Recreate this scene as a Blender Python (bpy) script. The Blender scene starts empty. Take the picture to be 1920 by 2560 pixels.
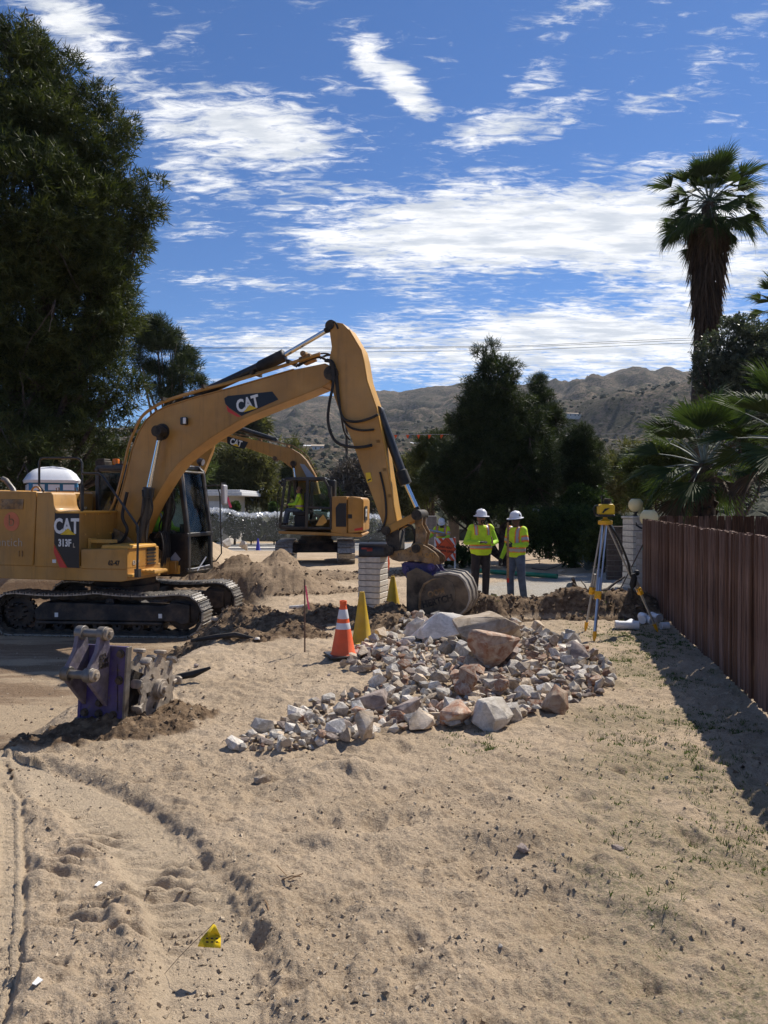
import bpy, bmesh, math, random
import numpy as np
from mathutils import Vector, Matrix
R = math.radians
SC = bpy.context.scene
COL = SC.collection

# ---------------------------------------------------------------- camera
F, CX, CY, CAMZ = 1923.0, 960.0, 1280.0, 1.85
PITCH = math.atan(22 / F)
cam_d = bpy.data.cameras.new('camera'); cam = bpy.data.objects.new('camera', cam_d); COL.objects.link(cam)
cam.location = (0, 0, CAMZ); cam.rotation_euler = (math.pi / 2 - PITCH, 0, 0)
cam_d.sensor_fit = 'VERTICAL'; cam_d.sensor_height = 36; cam_d.lens = F / 2560 * 36
cam_d.clip_start = .05; cam_d.clip_end = 9000
SC.camera = cam
SC.view_settings.view_transform = 'Standard'; SC.view_settings.look = 'None'
SC.view_settings.exposure = 0.36; SC.view_settings.gamma = 1
SC.view_settings.use_curve_mapping = False
SC.cycles.max_bounces = 6; SC.cycles.diffuse_bounces = 3; SC.cycles.glossy_bounces = 3
SC.cycles.transmission_bounces = 4; SC.cycles.transparent_max_bounces = 12
SC.cycles.volume_bounces = 0
SC.cycles.use_adaptive_sampling = True; SC.cycles.use_denoising = True

SUN_AZ, SUN_EL = 42.0, 49.0      # degrees to the right of the view direction, above the horizon
sun_vec = Vector((math.sin(R(SUN_AZ)) * math.cos(R(SUN_EL)), math.cos(R(SUN_AZ)) * math.cos(R(SUN_EL)), math.sin(R(SUN_EL))))
sd = bpy.data.lights.new('sun', 'SUN'); sd.energy = 4.8; sd.angle = R(.6); sd.color = (1, .93, .82)
sun = bpy.data.objects.new('sun', sd); COL.objects.link(sun)
sun.rotation_euler = sun_vec.to_track_quat('Z', 'Y').to_euler(); sun.location = (20, 20, 30)

# ---------------------------------------------------------------- sky
world = bpy.data.worlds.new('World'); SC.world = world; world.use_nodes = True
nt = world.node_tree; nt.nodes.clear()
def N(t, typ, **k):
    n = t.nodes.new(typ)
    for a, v in k.items(): setattr(n, a, v)
    return n
def inp(t, node, i, v):
    if isinstance(v, bpy.types.NodeSocket): t.links.new(v, node.inputs[i])
    elif v is not None: node.inputs[i].default_value = v
def M_(t, op, a, b=None, c=None, clamp=False):
    n = N(t, 'ShaderNodeMath', operation=op, use_clamp=clamp)
    inp(t, n, 0, a); inp(t, n, 1, b); inp(t, n, 2, c)
    return n.outputs[0]
def smooth(t, v, a, b, lo=0., hi=1.):
    n = N(t, 'ShaderNodeMapRange', interpolation_type='SMOOTHSTEP')
    inp(t, n, 0, v); inp(t, n, 1, a); inp(t, n, 2, b); inp(t, n, 3, lo); inp(t, n, 4, hi)
    return n.outputs[0]
def mixc(t, f, a, b, mode='MIX'):
    n = N(t, 'ShaderNodeMix', data_type='RGBA', blend_type=mode)
    inp(t, n, 0, f)
    for i, v in ((6, a), (7, b)):
        if isinstance(v, tuple) and len(v) == 3: v = (*v, 1)
        inp(t, n, i, v)
    return n.outputs[2]
def comb(t, x, y, z):
    n = N(t, 'ShaderNodeCombineXYZ'); inp(t, n, 0, x); inp(t, n, 1, y); inp(t, n, 2, z); return n.outputs[0]
def noise(t, vec, scale, detail=4, rough=.55, dist=0., dims='3D'):
    n = N(t, 'ShaderNodeTexNoise', noise_dimensions=dims)
    inp(t, n, 'Vector', vec); n.inputs['Scale'].default_value = scale; n.inputs['Detail'].default_value = detail
    n.inputs['Roughness'].default_value = rough; n.inputs['Distortion'].default_value = dist
    return n.outputs[0]
SKY_STRENGTH = .135
sky = N(nt, 'ShaderNodeTexSky', sky_type='NISHITA'); sky.sun_disc = False
sky.sun_elevation = R(SUN_EL); sky.sun_rotation = R(SUN_AZ)
sky.altitude = 1000; sky.air_density = 1.0; sky.dust_density = .25; sky.ozone_density = 2.2
tc = N(nt, 'ShaderNodeTexCoord'); sep = N(nt, 'ShaderNodeSeparateXYZ'); nt.links.new(tc.outputs['Generated'], sep.inputs[0])
sx, sy, sz = sep.outputs
az = M_(nt, 'ARCTAN2', sx, sy)
hyp = M_(nt, 'SQRT', M_(nt, 'ADD', M_(nt, 'MULTIPLY', sx, sx), M_(nt, 'MULTIPLY', sy, sy)))
el = M_(nt, 'ARCTAN2', sz, hyp)
zz = M_(nt, 'MAXIMUM', sz, .0)
zq = M_(nt, 'ADD', zz, .12)
U = M_(nt, 'DIVIDE', sx, zq); V = M_(nt, 'DIVIDE', sy, zq)
plane = comb(nt, U, V, 0.)
def azel(px, py):
    u = (px - CX) / F; v = (CY - py) / F
    x, y, z = u, math.cos(PITCH) + v * math.sin(PITCH), -math.sin(PITCH) + v * math.cos(PITCH)
    return math.atan2(x, y), math.atan2(z, math.hypot(x, y))
# broad cloud banks: centre and half axes in degrees of sky, tilt, weight
def bank(px, py, rx, ry, tilt, w):
    a0, e0 = azel(px, py); rx /= F; ry /= F
    c, s = math.cos(R(tilt)), math.sin(R(tilt))
    da = M_(nt, 'SUBTRACT', az, a0); de = M_(nt, 'SUBTRACT', el, e0)
    p = M_(nt, 'ADD', M_(nt, 'MULTIPLY', da, c / rx), M_(nt, 'MULTIPLY', de, s / rx))
    q = M_(nt, 'SUBTRACT', M_(nt, 'MULTIPLY', de, c / ry), M_(nt, 'MULTIPLY', da, s / ry))
    d = M_(nt, 'ADD', M_(nt, 'MULTIPLY', p, p), M_(nt, 'MULTIPLY', q, q))
    return M_(nt, 'MULTIPLY', M_(nt, 'EXPONENT', M_(nt, 'MULTIPLY', d, -1.)), w)
banks = [(1380, 575, 640, 105, 0, 1.3), (1750, 620, 300, 150, 0, .85), (900, 480, 350, 45, -6, .62), (640, 330, 420, 85, -6, .82), (480, 430, 170, 60, -10, .55),
         (925, 135, 65, 45, -40, .85), (1010, 220, 120, 36, -38, .85), (1270, 310, 250, 48, 6, .85), (1330, 215, 90, 35, 20, .5), (1560, 280, 170, 28, 8, .5),
         (200, 70, 230, 95, -35, .8), (440, 90, 110, 70, -30, .48), (1400, 10, 130, 40, 0, .45), (1880, 50, 90, 55, 20, .6),
         (680, 712, 290, 22, -2, .6), (520, 580, 150, 45, 5, .42), (640, 600, 120, 80, 30, .38), (1060, 735, 90, 14, 0, .4),
         (1450, 860, 640, 100, 0, 1.1), (850, 880, 500, 75, 0, .8), (1640, 420, 130, 38, 0, .5), (820, 215, 90, 18, -10, .3)]
acc = None
for b in banks:
    v = bank(*b); acc = v if acc is None else M_(nt, 'MAXIMUM', acc, v)
wide = smooth(nt, noise(nt, plane, .8, 3, .5), .5, .72, 0., .75)     # cloud fields over the rest of the sky
away = M_(nt, 'MAXIMUM', smooth(nt, M_(nt, 'ABSOLUTE', az), .50, .75), smooth(nt, el, .62, .85))
acc = M_(nt, 'MAXIMUM', acc, M_(nt, 'MULTIPLY', wide, away))
n1 = noise(nt, plane, 3.2, 8, .62, .5)
st = N(nt, 'ShaderNodeMapping'); nt.links.new(plane, st.inputs[0]); st.inputs['Scale'].default_value = (1.0, 2.7, 1); st.inputs['Rotation'].default_value = (0, 0, R(14))
n2 = noise(nt, st.outputs[0], 13, 10, .68, .6)
n3 = noise(nt, st.outputs[0], 1.6, 4, .6, .8)
nn = M_(nt, 'ADD', M_(nt, 'MULTIPLY', n1, .34), M_(nt, 'ADD', M_(nt, 'MULTIPLY', n2, .48), M_(nt, 'MULTIPLY', n3, .18)))
dens_in = M_(nt, 'ADD', M_(nt, 'MULTIPLY', M_(nt, 'SUBTRACT', nn, .5), 3.1), M_(nt, 'MULTIPLY', acc, .70))
dens = smooth(nt, dens_in, .16, .66)
shade = smooth(nt, noise(nt, st.outputs[0], 5., 5, .6), .35, .65)
ccol = mixc(nt, shade, (4.2, 4.45, 4.8), (7.1, 7.05, 7.0))
skyc = mixc(nt, 1.0, sky.outputs[0], (.295, .445, .64, 1), 'MULTIPLY')
hz = smooth(nt, el, 0., .30)
haze_low = mixc(nt, hz, (1.0, 1.05, 1.1), (1, 1, 1))
skyc = mixc(nt, 1.0, skyc, haze_low, 'MULTIPLY')
horiz = smooth(nt, el, -.01, .01)
cl = mixc(nt, M_(nt, 'MULTIPLY', M_(nt, 'MULTIPLY', dens, .93), horiz), skyc, ccol)
bg = N(nt, 'ShaderNodeBackground'); nt.links.new(cl, bg.inputs[0]); bg.inputs[1].default_value = SKY_STRENGTH
wo = N(nt, 'ShaderNodeOutputWorld'); nt.links.new(bg.outputs[0], wo.inputs[0])

# ---------------------------------------------------------------- picture -> world helpers (used to place things where they stand)
def ray(px, py):
    u = (px - CX) / F; v = (CY - py) / F
    return Vector((u, math.cos(PITCH) + v * math.sin(PITCH), -math.sin(PITCH) + v * math.cos(PITCH)))
def W(px, py, d):
    r = ray(px, py); k = d / r.y
    return Vector((r.x * k, d, CAMZ + r.z * k))
def G(px, py, z=0.):
    r = ray(px, py); k = (z - CAMZ) / r.z
    return Vector((r.x * k, r.y * k, z))
class Plane:
    """vertical frame: origin on the ground, f forward, l sideways; m(px,py,s) -> (t, s, z)"""
    def __init__(self, o, ang):
        self.o = Vector(o); self.ang = ang
        self.f = Vector((math.cos(ang), math.sin(ang), 0)); self.l = Vector((-math.sin(ang), math.cos(ang), 0))
    def m(self, px, py, s=0.):
        r = ray(px, py); k = r.x / r.y
        b = self.o + self.l * s
        t = (k * b.y - b.x) / (self.f.x - k * self.f.y)
        d = b.y + t * self.f.y
        return Vector((t, s, CAMZ + r.z * d / r.y - self.o.z))
    def pts(self, pl, s=0.): return [self.m(a, b, s) for a, b in pl]

# ---------------------------------------------------------------- numpy noise
def _h(ix, iy, seed):
    n = (ix.astype(np.int64) * 374761393 + iy.astype(np.int64) * 668265263 + seed * 1274126177) & 0xffffffff
    n = ((n ^ (n >> 13)) * 1274126177) & 0xffffffff
    return ((n ^ (n >> 16)) & 0xffff) / 65535.0
def vn(x, y, seed=0):
    ix = np.floor(x); iy = np.floor(y); fx = x - ix; fy = y - iy
    fx = fx * fx * fx * (fx * (fx * 6 - 15) + 10); fy = fy * fy * fy * (fy * (fy * 6 - 15) + 10)
    a = _h(ix, iy, seed); b = _h(ix + 1, iy, seed); c = _h(ix, iy + 1, seed); d = _h(ix + 1, iy + 1, seed)
    return (a + (b - a) * fx) * (1 - fy) + (c + (d - c) * fx) * fy
def fbm(x, y, oct=4, seed=0, gain=.5):
    s = 0; a = 1; n = 0
    for i in range(oct):
        s = s + a * (vn(x, y, seed + i * 17) * 2 - 1); n += a
        x, y = x * 2.03 * .8 + y * 2.03 * .6, -x * 2.03 * .6 + y * 2.03 * .8
        a *= gain
    return s / n
def ridge(x, y, oct=4, seed=0):
    s = 0; a = 1; n = 0
    for i in range(oct):
        s = s + a * (1 - np.abs(vn(x, y, seed + i * 13) * 2 - 1) * 2); n += a; x = x * 2.1 + 3; y = y * 2.1 + 7; a *= .5
    return s / n
def sstep(v): v = np.clip(v, 0, 1); return v * v * (3 - 2 * v)

# ---------------------------------------------------------------- mesh helpers
class MB:
    def __init__(s): s.v = []; s.f = []; s.mi = []
    def add(s, vs, fs, mi=0):
        b = len(s.v); s.v += [tuple(v) for v in vs]; s.f += [tuple(i + b for i in f) for f in fs]; s.mi += [mi] * len(fs)
        return s
    def box(s, c, size, rot=None, mi=0):
        x, y, z = [k / 2 for k in size]
        vs = [Vector((a * x, b * y, d * z)) for a in (-1, 1) for b in (-1, 1) for d in (-1, 1)]
        if rot is not None: vs = [rot @ v for v in vs]
        c = Vector(c)
        return s.add([v + c for v in vs], [(0, 1, 3, 2), (4, 6, 7, 5), (0, 4, 5, 1), (2, 3, 7, 6), (0, 2, 6, 4), (1, 5, 7, 3)], mi)
    def bb(s, x0, x1, y0, y1, z0, z1, mi=0): return s.box(((x0+x1)/2, (y0+y1)/2, (z0+z1)/2), (abs(x1-x0), abs(y1-y0), abs(z1-z0)), mi=mi)
    def loft(s, rings, cap=True, closed=True, mi=0):
        n = len(rings[0]); vs = [p for r in rings for p in r]; fs = []
        for i in range(len(rings) - 1):
            for j in range(n if closed else n - 1):
                k = (j + 1) % n
                fs.append((i*n+j, i*n+k, (i+1)*n+k, (i+1)*n+j))
        if cap:
            fs.append(tuple(range(n))[::-1]); fs.append(tuple((len(rings)-1)*n + j for j in range(n)))
        return s.add(vs, fs, mi)
    def tube(s, pts, r, n=8, mi=0, cap=True):
        pts = [Vector(p) for p in pts]
        rs = r if isinstance(r, (list, tuple)) else [r] * len(pts)
        rings = []; up = None
        for i, p in enumerate(pts):
            a = pts[max(i-1, 0)]; b = pts[min(i+1, len(pts)-1)]
            t = (b - a)
            if t.length < 1e-9: t = Vector((0, 0, 1))
            t.normalize()
            if up is None:
                up = Vector((0, 0, 1)) if abs(t.z) < .9 else Vector((1, 0, 0))
            x = t.cross(up)
            if x.length < 1e-5: x = t.orthogonal()
            x.normalize(); y = x.cross(t).normalized(); up = y
            rings.append([p + (x * math.cos(2*math.pi*k/n) + y * math.sin(2*math.pi*k/n)) * rs[i] for k in range(n)])
        return s.loft(rings, cap, mi=mi)
    def prism(s, poly, vec, mi=0):
        """poly: list of 3d points; extruded by vec"""
        n = len(poly); vec = Vector(vec); vs = [Vector(p) for p in poly] + [Vector(p) + vec for p in poly]
        fs = [tuple(range(n))[::-1], tuple(range(n, 2*n))] + [(i, (i+1) % n, n + (i+1) % n, n + i) for i in range(n)]
        return s.add(vs, fs, mi)
    def lathe(s, prof, c=(0, 0, 0), n=24, rot=None, mi=0, cap=False):
        c = Vector(c); rings = []
        for r, z in prof:
            ring = [Vector((r*math.cos(2*math.pi*k/n), r*math.sin(2*math.pi*k/n), z)) for k in range(n)]
            if rot is not None: ring = [rot @ v for v in ring]
            rings.append([v + c for v in ring])
        return s.loft(rings, cap, mi=mi)
    def cyl(s, a, b, r, n=16, mi=0): return s.tube([a, b], r, n, mi)
    def ball(s, c, r, n=12, mi=0, sc=(1, 1, 1)):
        m = n // 2; rings = []
        for i in range(m + 1):
            t = math.pi * i / m; rr = max(math.sin(t), .01)
            rings.append([Vector((c[0] + r*sc[0]*rr*math.cos(2*math.pi*k/n), c[1] + r*sc[1]*rr*math.sin(2*math.pi*k/n), c[2] - r*sc[2]*math.cos(t))) for k in range(n)])
        return s.loft(rings, True, mi=mi)
    def mesh(s, name, mats, smooth=None):
        me = bpy.data.meshes.new(name); me.from_pydata(s.v, [], s.f)
        for m in (mats if isinstance(mats, (list, tuple)) else [mats]): me.materials.append(m)
        me.polygons.foreach_set('material_index', s.mi)
        bm = bmesh.new(); bm.from_mesh(me); bmesh.ops.recalc_face_normals(bm, faces=bm.faces); bm.to_mesh(me); bm.free()
        if smooth is not None:
            me.polygons.foreach_set('use_smooth', [True] * len(me.polygons)); me.set_sharp_from_angle(angle=R(smooth))
        me.update()
        return me
    def build(s, name, mats, parent=None, smooth=35, bevel=0., label=None, kind=None, loc=None):
        o = bpy.data.objects.new(name, s.mesh(name, mats, smooth)); COL.objects.link(o)
        if parent is not None: o.parent = parent
        if loc is not None: o.location = loc
        if bevel:
            b = o.modifiers.new('bevel', 'BEVEL'); b.width = bevel; b.segments = 2; b.limit_method = 'ANGLE'; b.angle_limit = R(40)
            b.harden_normals = False
        if label: o['label'] = label
        if kind: o['kind'] = kind
        return o
def np_mesh(name, V, Fa, mats, mi=None, attrs=None, smooth=False):
    """V (n,3), Fa (m,k) k=3|4 numpy"""
    me = bpy.data.meshes.new(name); k = Fa.shape[1]
    me.vertices.add(len(V)); me.vertices.foreach_set('co', np.asarray(V, np.float32).ravel())
    me.loops.add(Fa.size); me.loops.foreach_set('vertex_index', Fa.astype(np.int32).ravel())
    me.polygons.add(len(Fa)); me.polygons.foreach_set('loop_start', np.arange(0, Fa.size, k, dtype=np.int32))
    for m in (mats if isinstance(mats, (list, tuple)) else [mats]): me.materials.append(m)
    if mi is not None: me.polygons.foreach_set('material_index', np.asarray(mi, np.int32))
    me.polygons.foreach_set('use_smooth', np.full(len(Fa), smooth))
    me.update(calc_edges=True)
    for an, arr in (attrs or {}).items():
        a = me.attributes.new(an, 'FLOAT', 'POINT'); a.data.foreach_set('value', np.asarray(arr, np.float32))
    me.validate()
    return me
def link(name, data, parent=None, **props):
    o = bpy.data.objects.new(name, data); COL.objects.link(o)
    if parent is not None: o.parent = parent
    for k, v in props.items(): o[k] = v
    return o
def thing(name, label, cat, loc=(0, 0, 0), rz=0., group=None):
    o = bpy.data.objects.new(name, None); COL.objects.link(o); o.location = loc; o.rotation_euler = (0, 0, rz)
    o.empty_display_size = .2
    o['label'] = label; o['category'] = cat
    if group: o['group'] = group
    return o
def tag(o, label, cat, group=None, kind=None):
    o['label'] = label; o['category'] = cat
    if group: o['group'] = group
    if kind: o['kind'] = kind
    return o

# ---------------------------------------------------------------- materials
def mat(name, col, rough=.7, metal=0., var=.12, vscale=6., bump=0., bscale=40., dust=0., dustcol=(.36, .28, .19), rand=0., spec=.5, coat=0., emis=None, wear=None, streak=0.):
    m = bpy.data.materials.new(name); m.use_nodes = True; t = m.node_tree; b = t.nodes['Principled BSDF']
    co = N(t, 'ShaderNodeTexCoord').outputs['Object']
    n = noise(t, co, vscale, 6, .6)
    dark = tuple(c * (1 - var * 2.2) for c in col); lite = tuple(min(1, c * (1 + var)) for c in col)
    c = mixc(t, smooth(t, n, .3, .7), dark, lite)
    if rand:
        oi = N(t, 'ShaderNodeObjectInfo').outputs['Random']
        hv = N(t, 'ShaderNodeHueSaturation'); t.links.new(c, hv.inputs['Color'])
        t.links.new(smooth(t, oi, 0., 1., 1 - rand, 1 + rand), hv.inputs['Value']); c = hv.outputs[0]
    if wear:
        nw = noise(t, co, vscale * 2.7, 8, .7)
        c = mixc(t, smooth(t, nw, .56, .62), c, wear)
    if streak:
        ms = N(t, 'ShaderNodeMapping'); t.links.new(co, ms.inputs[0]); ms.inputs['Scale'].default_value = (9, 9, .7)
        c = mixc(t, M_(t, 'MULTIPLY', smooth(t, noise(t, ms.outputs[0], 1.3, 7, .65), .50, .72), streak), c, tuple(k * .42 for k in col))
        c = mixc(t, M_(t, 'MULTIPLY', smooth(t, noise(t, co, 24, 6, .75), .66, .70), streak * 1.6), c, (.06, .045, .035))
        c = mixc(t, M_(t, 'MULTIPLY', smooth(t, noise(t, co, .9, 4, .5), .45, .7), streak * .6), c, (.66, .40, .14))
    r = rough
    if dust:
        nd = noise(t, co, vscale * .6, 8, .65)
        f = M_(t, 'MULTIPLY', smooth(t, nd, .38, .68), dust)
        c = mixc(t, f, c, dustcol)
        r = M_(t, 'ADD', M_(t, 'MULTIPLY', f, .9 - rough), rough)
    inp(t, b, 'Base Color', c); inp(t, b, 'Roughness', r); b.inputs['Metallic'].default_value = metal
    b.inputs['Specular IOR Level'].default_value = spec
    if coat: b.inputs['Coat Weight'].default_value = coat; b.inputs['Coat Roughness'].default_value = .2
    if bump:
        bn = N(t, 'ShaderNodeBump'); bn.inputs['Strength'].default_value = bump; bn.inputs['Distance'].default_value = .02
        t.links.new(noise(t, co, bscale, 6, .65), bn.inputs['Height']); t.links.new(bn.outputs[0], b.inputs['Normal'])
    return m
def leaf_mat(name, c1, c2, trans=.25, rough=.6):
    m = bpy.data.materials.new(name); m.use_nodes = True; t = m.node_tree; b = t.nodes['Principled BSDF']
    a = N(t, 'ShaderNodeAttribute', attribute_name='tint').outputs['Fac']
    c = mixc(t, a, c1, c2)
    inp(t, b, 'Base Color', c); b.inputs['Roughness'].default_value = rough; b.inputs['Specular IOR Level'].default_value = .25
    tr = N(t, 'ShaderNodeBsdfTranslucent'); t.links.new(mixc(t, 1., c, (1.3, 1.4, .6, 1), 'MULTIPLY'), tr.inputs[0])
    mx = N(t, 'ShaderNodeMixShader'); mx.inputs[0].default_value = trans
    t.links.new(b.outputs[0], mx.inputs[1]); t.links.new(tr.outputs[0], mx.inputs[2]); t.links.new(mx.outputs[0], t.nodes['Material Output'].inputs[0])
    return m
def glass_mat(name, tint=(.80, .88, .85), alpha=.12):
    m = bpy.data.materials.new(name); m.use_nodes = True; t = m.node_tree; t.nodes.remove(t.nodes['Principled BSDF'])
    tr = N(t, 'ShaderNodeBsdfTransparent'); tr.inputs[0].default_value = (*tint, 1)
    gl = N(t, 'ShaderNodeBsdfGlossy'); gl.inputs[0].default_value = (.9, .95, 1, 1); gl.inputs['Roughness'].default_value = .05
    df = N(t, 'ShaderNodeBsdfDiffuse'); df.inputs[0].default_value = (.35, .33, .28, 1)
    fr = N(t, 'ShaderNodeFresnel'); fr.inputs[0].default_value = 1.25
    co = N(t, 'ShaderNodeTexCoord').outputs['Object']
    m1 = N(t, 'ShaderNodeMixShader'); t.links.new(M_(t, 'MULTIPLY', smooth(t, noise(t, co, 3., 6), .4, .7), alpha), m1.inputs[0])
    t.links.new(tr.outputs[0], m1.inputs[1]); t.links.new(df.outputs[0], m1.inputs[2])
    m2 = N(t, 'ShaderNodeMixShader'); t.links.new(fr.outputs[0], m2.inputs[0])
    t.links.new(m1.outputs[0], m2.inputs[1]); t.links.new(gl.outputs[0], m2.inputs[2])
    t.links.new(m2.outputs[0], t.nodes['Material Output'].inputs[0])
    return m
MT = dict(
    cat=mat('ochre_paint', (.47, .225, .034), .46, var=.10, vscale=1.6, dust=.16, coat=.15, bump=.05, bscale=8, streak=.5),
    catlight=mat('pale_ochre_paint', (.66, .34, .05), .5, var=.1, vscale=2, dust=.22),  # paler ochre for tank tops, step, stick front and small fittings
    catworn=mat('ochre_paint_worn', (.30, .16, .05), .6, var=.3, vscale=8, dust=.5, wear=(.05, .035, .025), bump=.2, bscale=20),
    black=mat('black_paint', (.012, .013, .016), .38, var=.2, vscale=5, dust=.12, coat=.1),
    blackmat=mat('black_rubber', (.012, .012, .013), .75, var=.2, dust=.1),
    decal=mat('black_decal', (.008, .010, .016), .4, var=.1),
    frame=mat('greasy_black_steel', (.016, .015, .016), .6, var=.3, vscale=5, dust=.65, dustcol=(.17, .12, .08), bump=.4, bscale=30),
    shoe=mat('worn_track_steel', (.36, .34, .31), .36, metal=.7, var=.22, vscale=14, dust=.25, dustcol=(.33, .26, .18), bump=.2, bscale=60),
    chain=mat('track_link_steel', (.03, .027, .024), .65, metal=.3, var=.3, vscale=12, dust=.5, dustcol=(.16, .12, .08)),
    chrome=mat('chrome_rod', (.72, .74, .76), .14, metal=1., var=.03),
    steel=mat('scuffed_steel', (.17, .165, .16), .45, metal=.6, var=.3, vscale=5, dust=.45, bump=.2),
    bucket=mat('dusty_bucket_steel', (.105, .082, .060), .75, metal=.0, var=.3, vscale=4, spec=.25, dust=.75, dustcol=(.26, .19, .12), bump=.35, bscale=14),
    bucketrim=mat('pale_bucket_shell', (.33, .30, .265), .45, metal=.4, var=.2, vscale=6, dust=.25),  # paler and smoother steel than the bucket side plates
    purple=mat('purple_paint', (.055, .038, .185), .5, var=.25, vscale=5, dust=.42, dustcol=(.16, .13, .115), wear=(.09, .075, .08)),
    purplelite=mat('scuffed_lilac_plate', (.15, .13, .19), .5, var=.3, vscale=8, dust=.6, dustcol=(.25, .21, .18), bump=.3, bscale=20),
    wheel=mat('scoured_wheel_steel', (.36, .31, .255), .55, metal=.15, var=.25, vscale=9, dust=.7, dustcol=(.36, .28, .20), bump=.35, bscale=25),
    rust=mat('rusty_steel', (.10, .055, .035), .75, metal=.2, var=.3, vscale=12, dust=.3),
    red=mat('decal_red', (.62, .045, .03), .45, var=.05),
    yellow=mat('decal_yellow', (.80, .52, .02), .45, var=.05),
    white=mat('white_print', (.80, .80, .78), .5, var=.04),
    greyprint=mat('pale_print', (.50, .42, .32), .6, var=.05),
    salmon=mat('salmon_print', (.62, .17, .07), .5, var=.06),
    blackprint=mat('black_print', (.02, .015, .012), .6, var=.05),
    conered=mat('cone_orange', (.95, .13, .025), .5, var=.06, vscale=5, dust=.12),
    coneyellow=mat('cone_yellow', (.60, .38, .01), .5, var=.08, vscale=5, dust=.25),
    coneblue=mat('cone_blue', (.06, .06, .45), .5, var=.06),
    reflect=mat('reflective_band', (.72, .70, .70), .4, var=.06, dust=.1),
    orange=mat('sign_orange', (.80, .10, .02), .5, var=.05),
    pink=mat('pink_ribbon', (.95, .10, .22), .5, var=.05),
    flagyellow=mat('marking_flag_yellow', (.90, .62, .01), .5, var=.05),
    wood=mat('stake_wood', (.36, .22, .11), .8, var=.2, vscale=20),
    rod=mat('weathered_rod', (.16, .10, .07), .8, var=.2),
    fence=None, post=mat('pole_wood', (.10, .07, .05), .9, var=.2, vscale=12),
    blockw=mat('pale_slump_block', (.66, .61, .53), .9, var=.10, vscale=10, bump=.5, bscale=30, rand=.06),
    blockg=mat('grey_block', (.30, .29, .29), .9, var=.10, vscale=10, bump=.4, bscale=30, rand=.08),
    blockb=mat('brown_block', (.13, .10, .085), .9, var=.12, vscale=10, bump=.4, bscale=30, rand=.10),
    mortar=mat('mortar', (.25, .23, .20), .95, var=.1),
    globe=mat('cream_lamp_globe', (.78, .66, .36), .3, var=.02),
    pvc=mat('white_pvc', (.76, .77, .80), .35, var=.04, dust=.12),
    greenpipe=mat('green_pipe', (.015, .22, .12), .4, var=.1, dust=.1),
    alu=mat('aluminium', (.55, .58, .62), .32, metal=.8, var=.05),
    tripwood=mat('tripod_leg_grey', (.42, .40, .36), .5, metal=.3, var=.08),
    tripyellow=mat('tripod_yellow', (.85, .42, .01), .4, var=.05),
    laseryellow=mat('laser_yellow', (.80, .48, .01), .4, var=.05),
    skin=mat('skin', (.25, .13, .085), .55, var=.08, vscale=20),
    skindark=mat('skin_dark', (.09, .05, .035), .55, var=.08, vscale=20),
    hair=mat('hair', (.01, .008, .007), .7, var=.1),
    helmet=mat('white_hard_hat', (.80, .80, .82), .3, var=.02),
    vest=mat('lime_vest', (.62, .86, .03), .75, var=.06, vscale=10, bump=.5, bscale=9),
    shirt=mat('lime_shirt', (.42, .72, .04), .8, var=.06, vscale=10, bump=.5, bscale=9),
    vestorange=mat('orange_tape', (.90, .24, .03), .6, var=.05),
    tape=mat('silver_tape', (.40, .40, .43), .35, var=.05),
    pants=mat('charcoal_trousers', (.035, .030, .033), .9, var=.15, vscale=8, bump=.5, bscale=10),
    jeans=mat('blue_jeans', (.085, .115, .17), .9, var=.2, vscale=7, bump=.5, bscale=12),
    boots=mat('boots', (.035, .022, .016), .7, var=.2),
    glove=mat('dark_glove', (.03, .03, .035), .8, var=.2),
    glass=glass_mat('cab_glass'),
    glassdark=glass_mat('tinted_glass', (.35, .40, .38), .3),
    beacon=mat('beacon_orange', (.95, .22, .01), .25, var=.03),
    toiletw=mat('toilet_white', (.80, .82, .86), .4, var=.03),
    toiletb=mat('toilet_blue', (.03, .19, .36), .5, var=.06),
    bark=mat('bark', (.085, .062, .048), .95, var=.3, vscale=9, bump=.8, bscale=18),
    barklight=mat('bark_grey', (.19, .155, .125), .95, var=.3, vscale=9, bump=.8, bscale=18),
    garage=mat('cream_wall', (.50, .47, .42), .9, var=.05), garagedoor=mat('white_door', (.62, .66, .72), .6, var=.03),
    roofw=mat('pale_roof', (.62, .62, .62), .7, var=.06), housetan=mat('tan_house', (.34, .27, .2), .9, var=.1, rand=.25),
    housew=mat('white_house', (.6, .58, .55), .9, var=.1), winmat=mat('dark_window', (.02, .025, .03), .2, var=.1),
    cable=mat('cable_black', (.02, .02, .022), .6, var=.05), cablegrey=mat('cable_grey', (.35, .36, .38), .5, var=.05),
    seat=mat('seat_fabric', (.03, .03, .035), .9, var=.1),
    mailbox=mat('mailbox_black', (.008, .008, .010), .3, var=.1, dust=.08),
    mailflag=mat('faded_red', (.35, .05, .035), .6, var=.15),
    interior=mat('cab_interior', (.06, .06, .062), .8, var=.2),
    whiterock=mat('white_boulder', (.62, .58, .53), .85, var=.1),
    strap=mat('black_strap', (.01, .01, .011), .7, var=.1),
    agave=mat('agave_blue_green', (.16, .20, .19), .6, var=.15), deadwood=mat('dead_wood', (.12, .095, .075), .9, var=.3, vscale=15, bump=.6),
    clod=mat('dark_clod', (.10, .07, .045), .95, var=.3, vscale=20, bump=.6, rand=.3),
)
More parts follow.
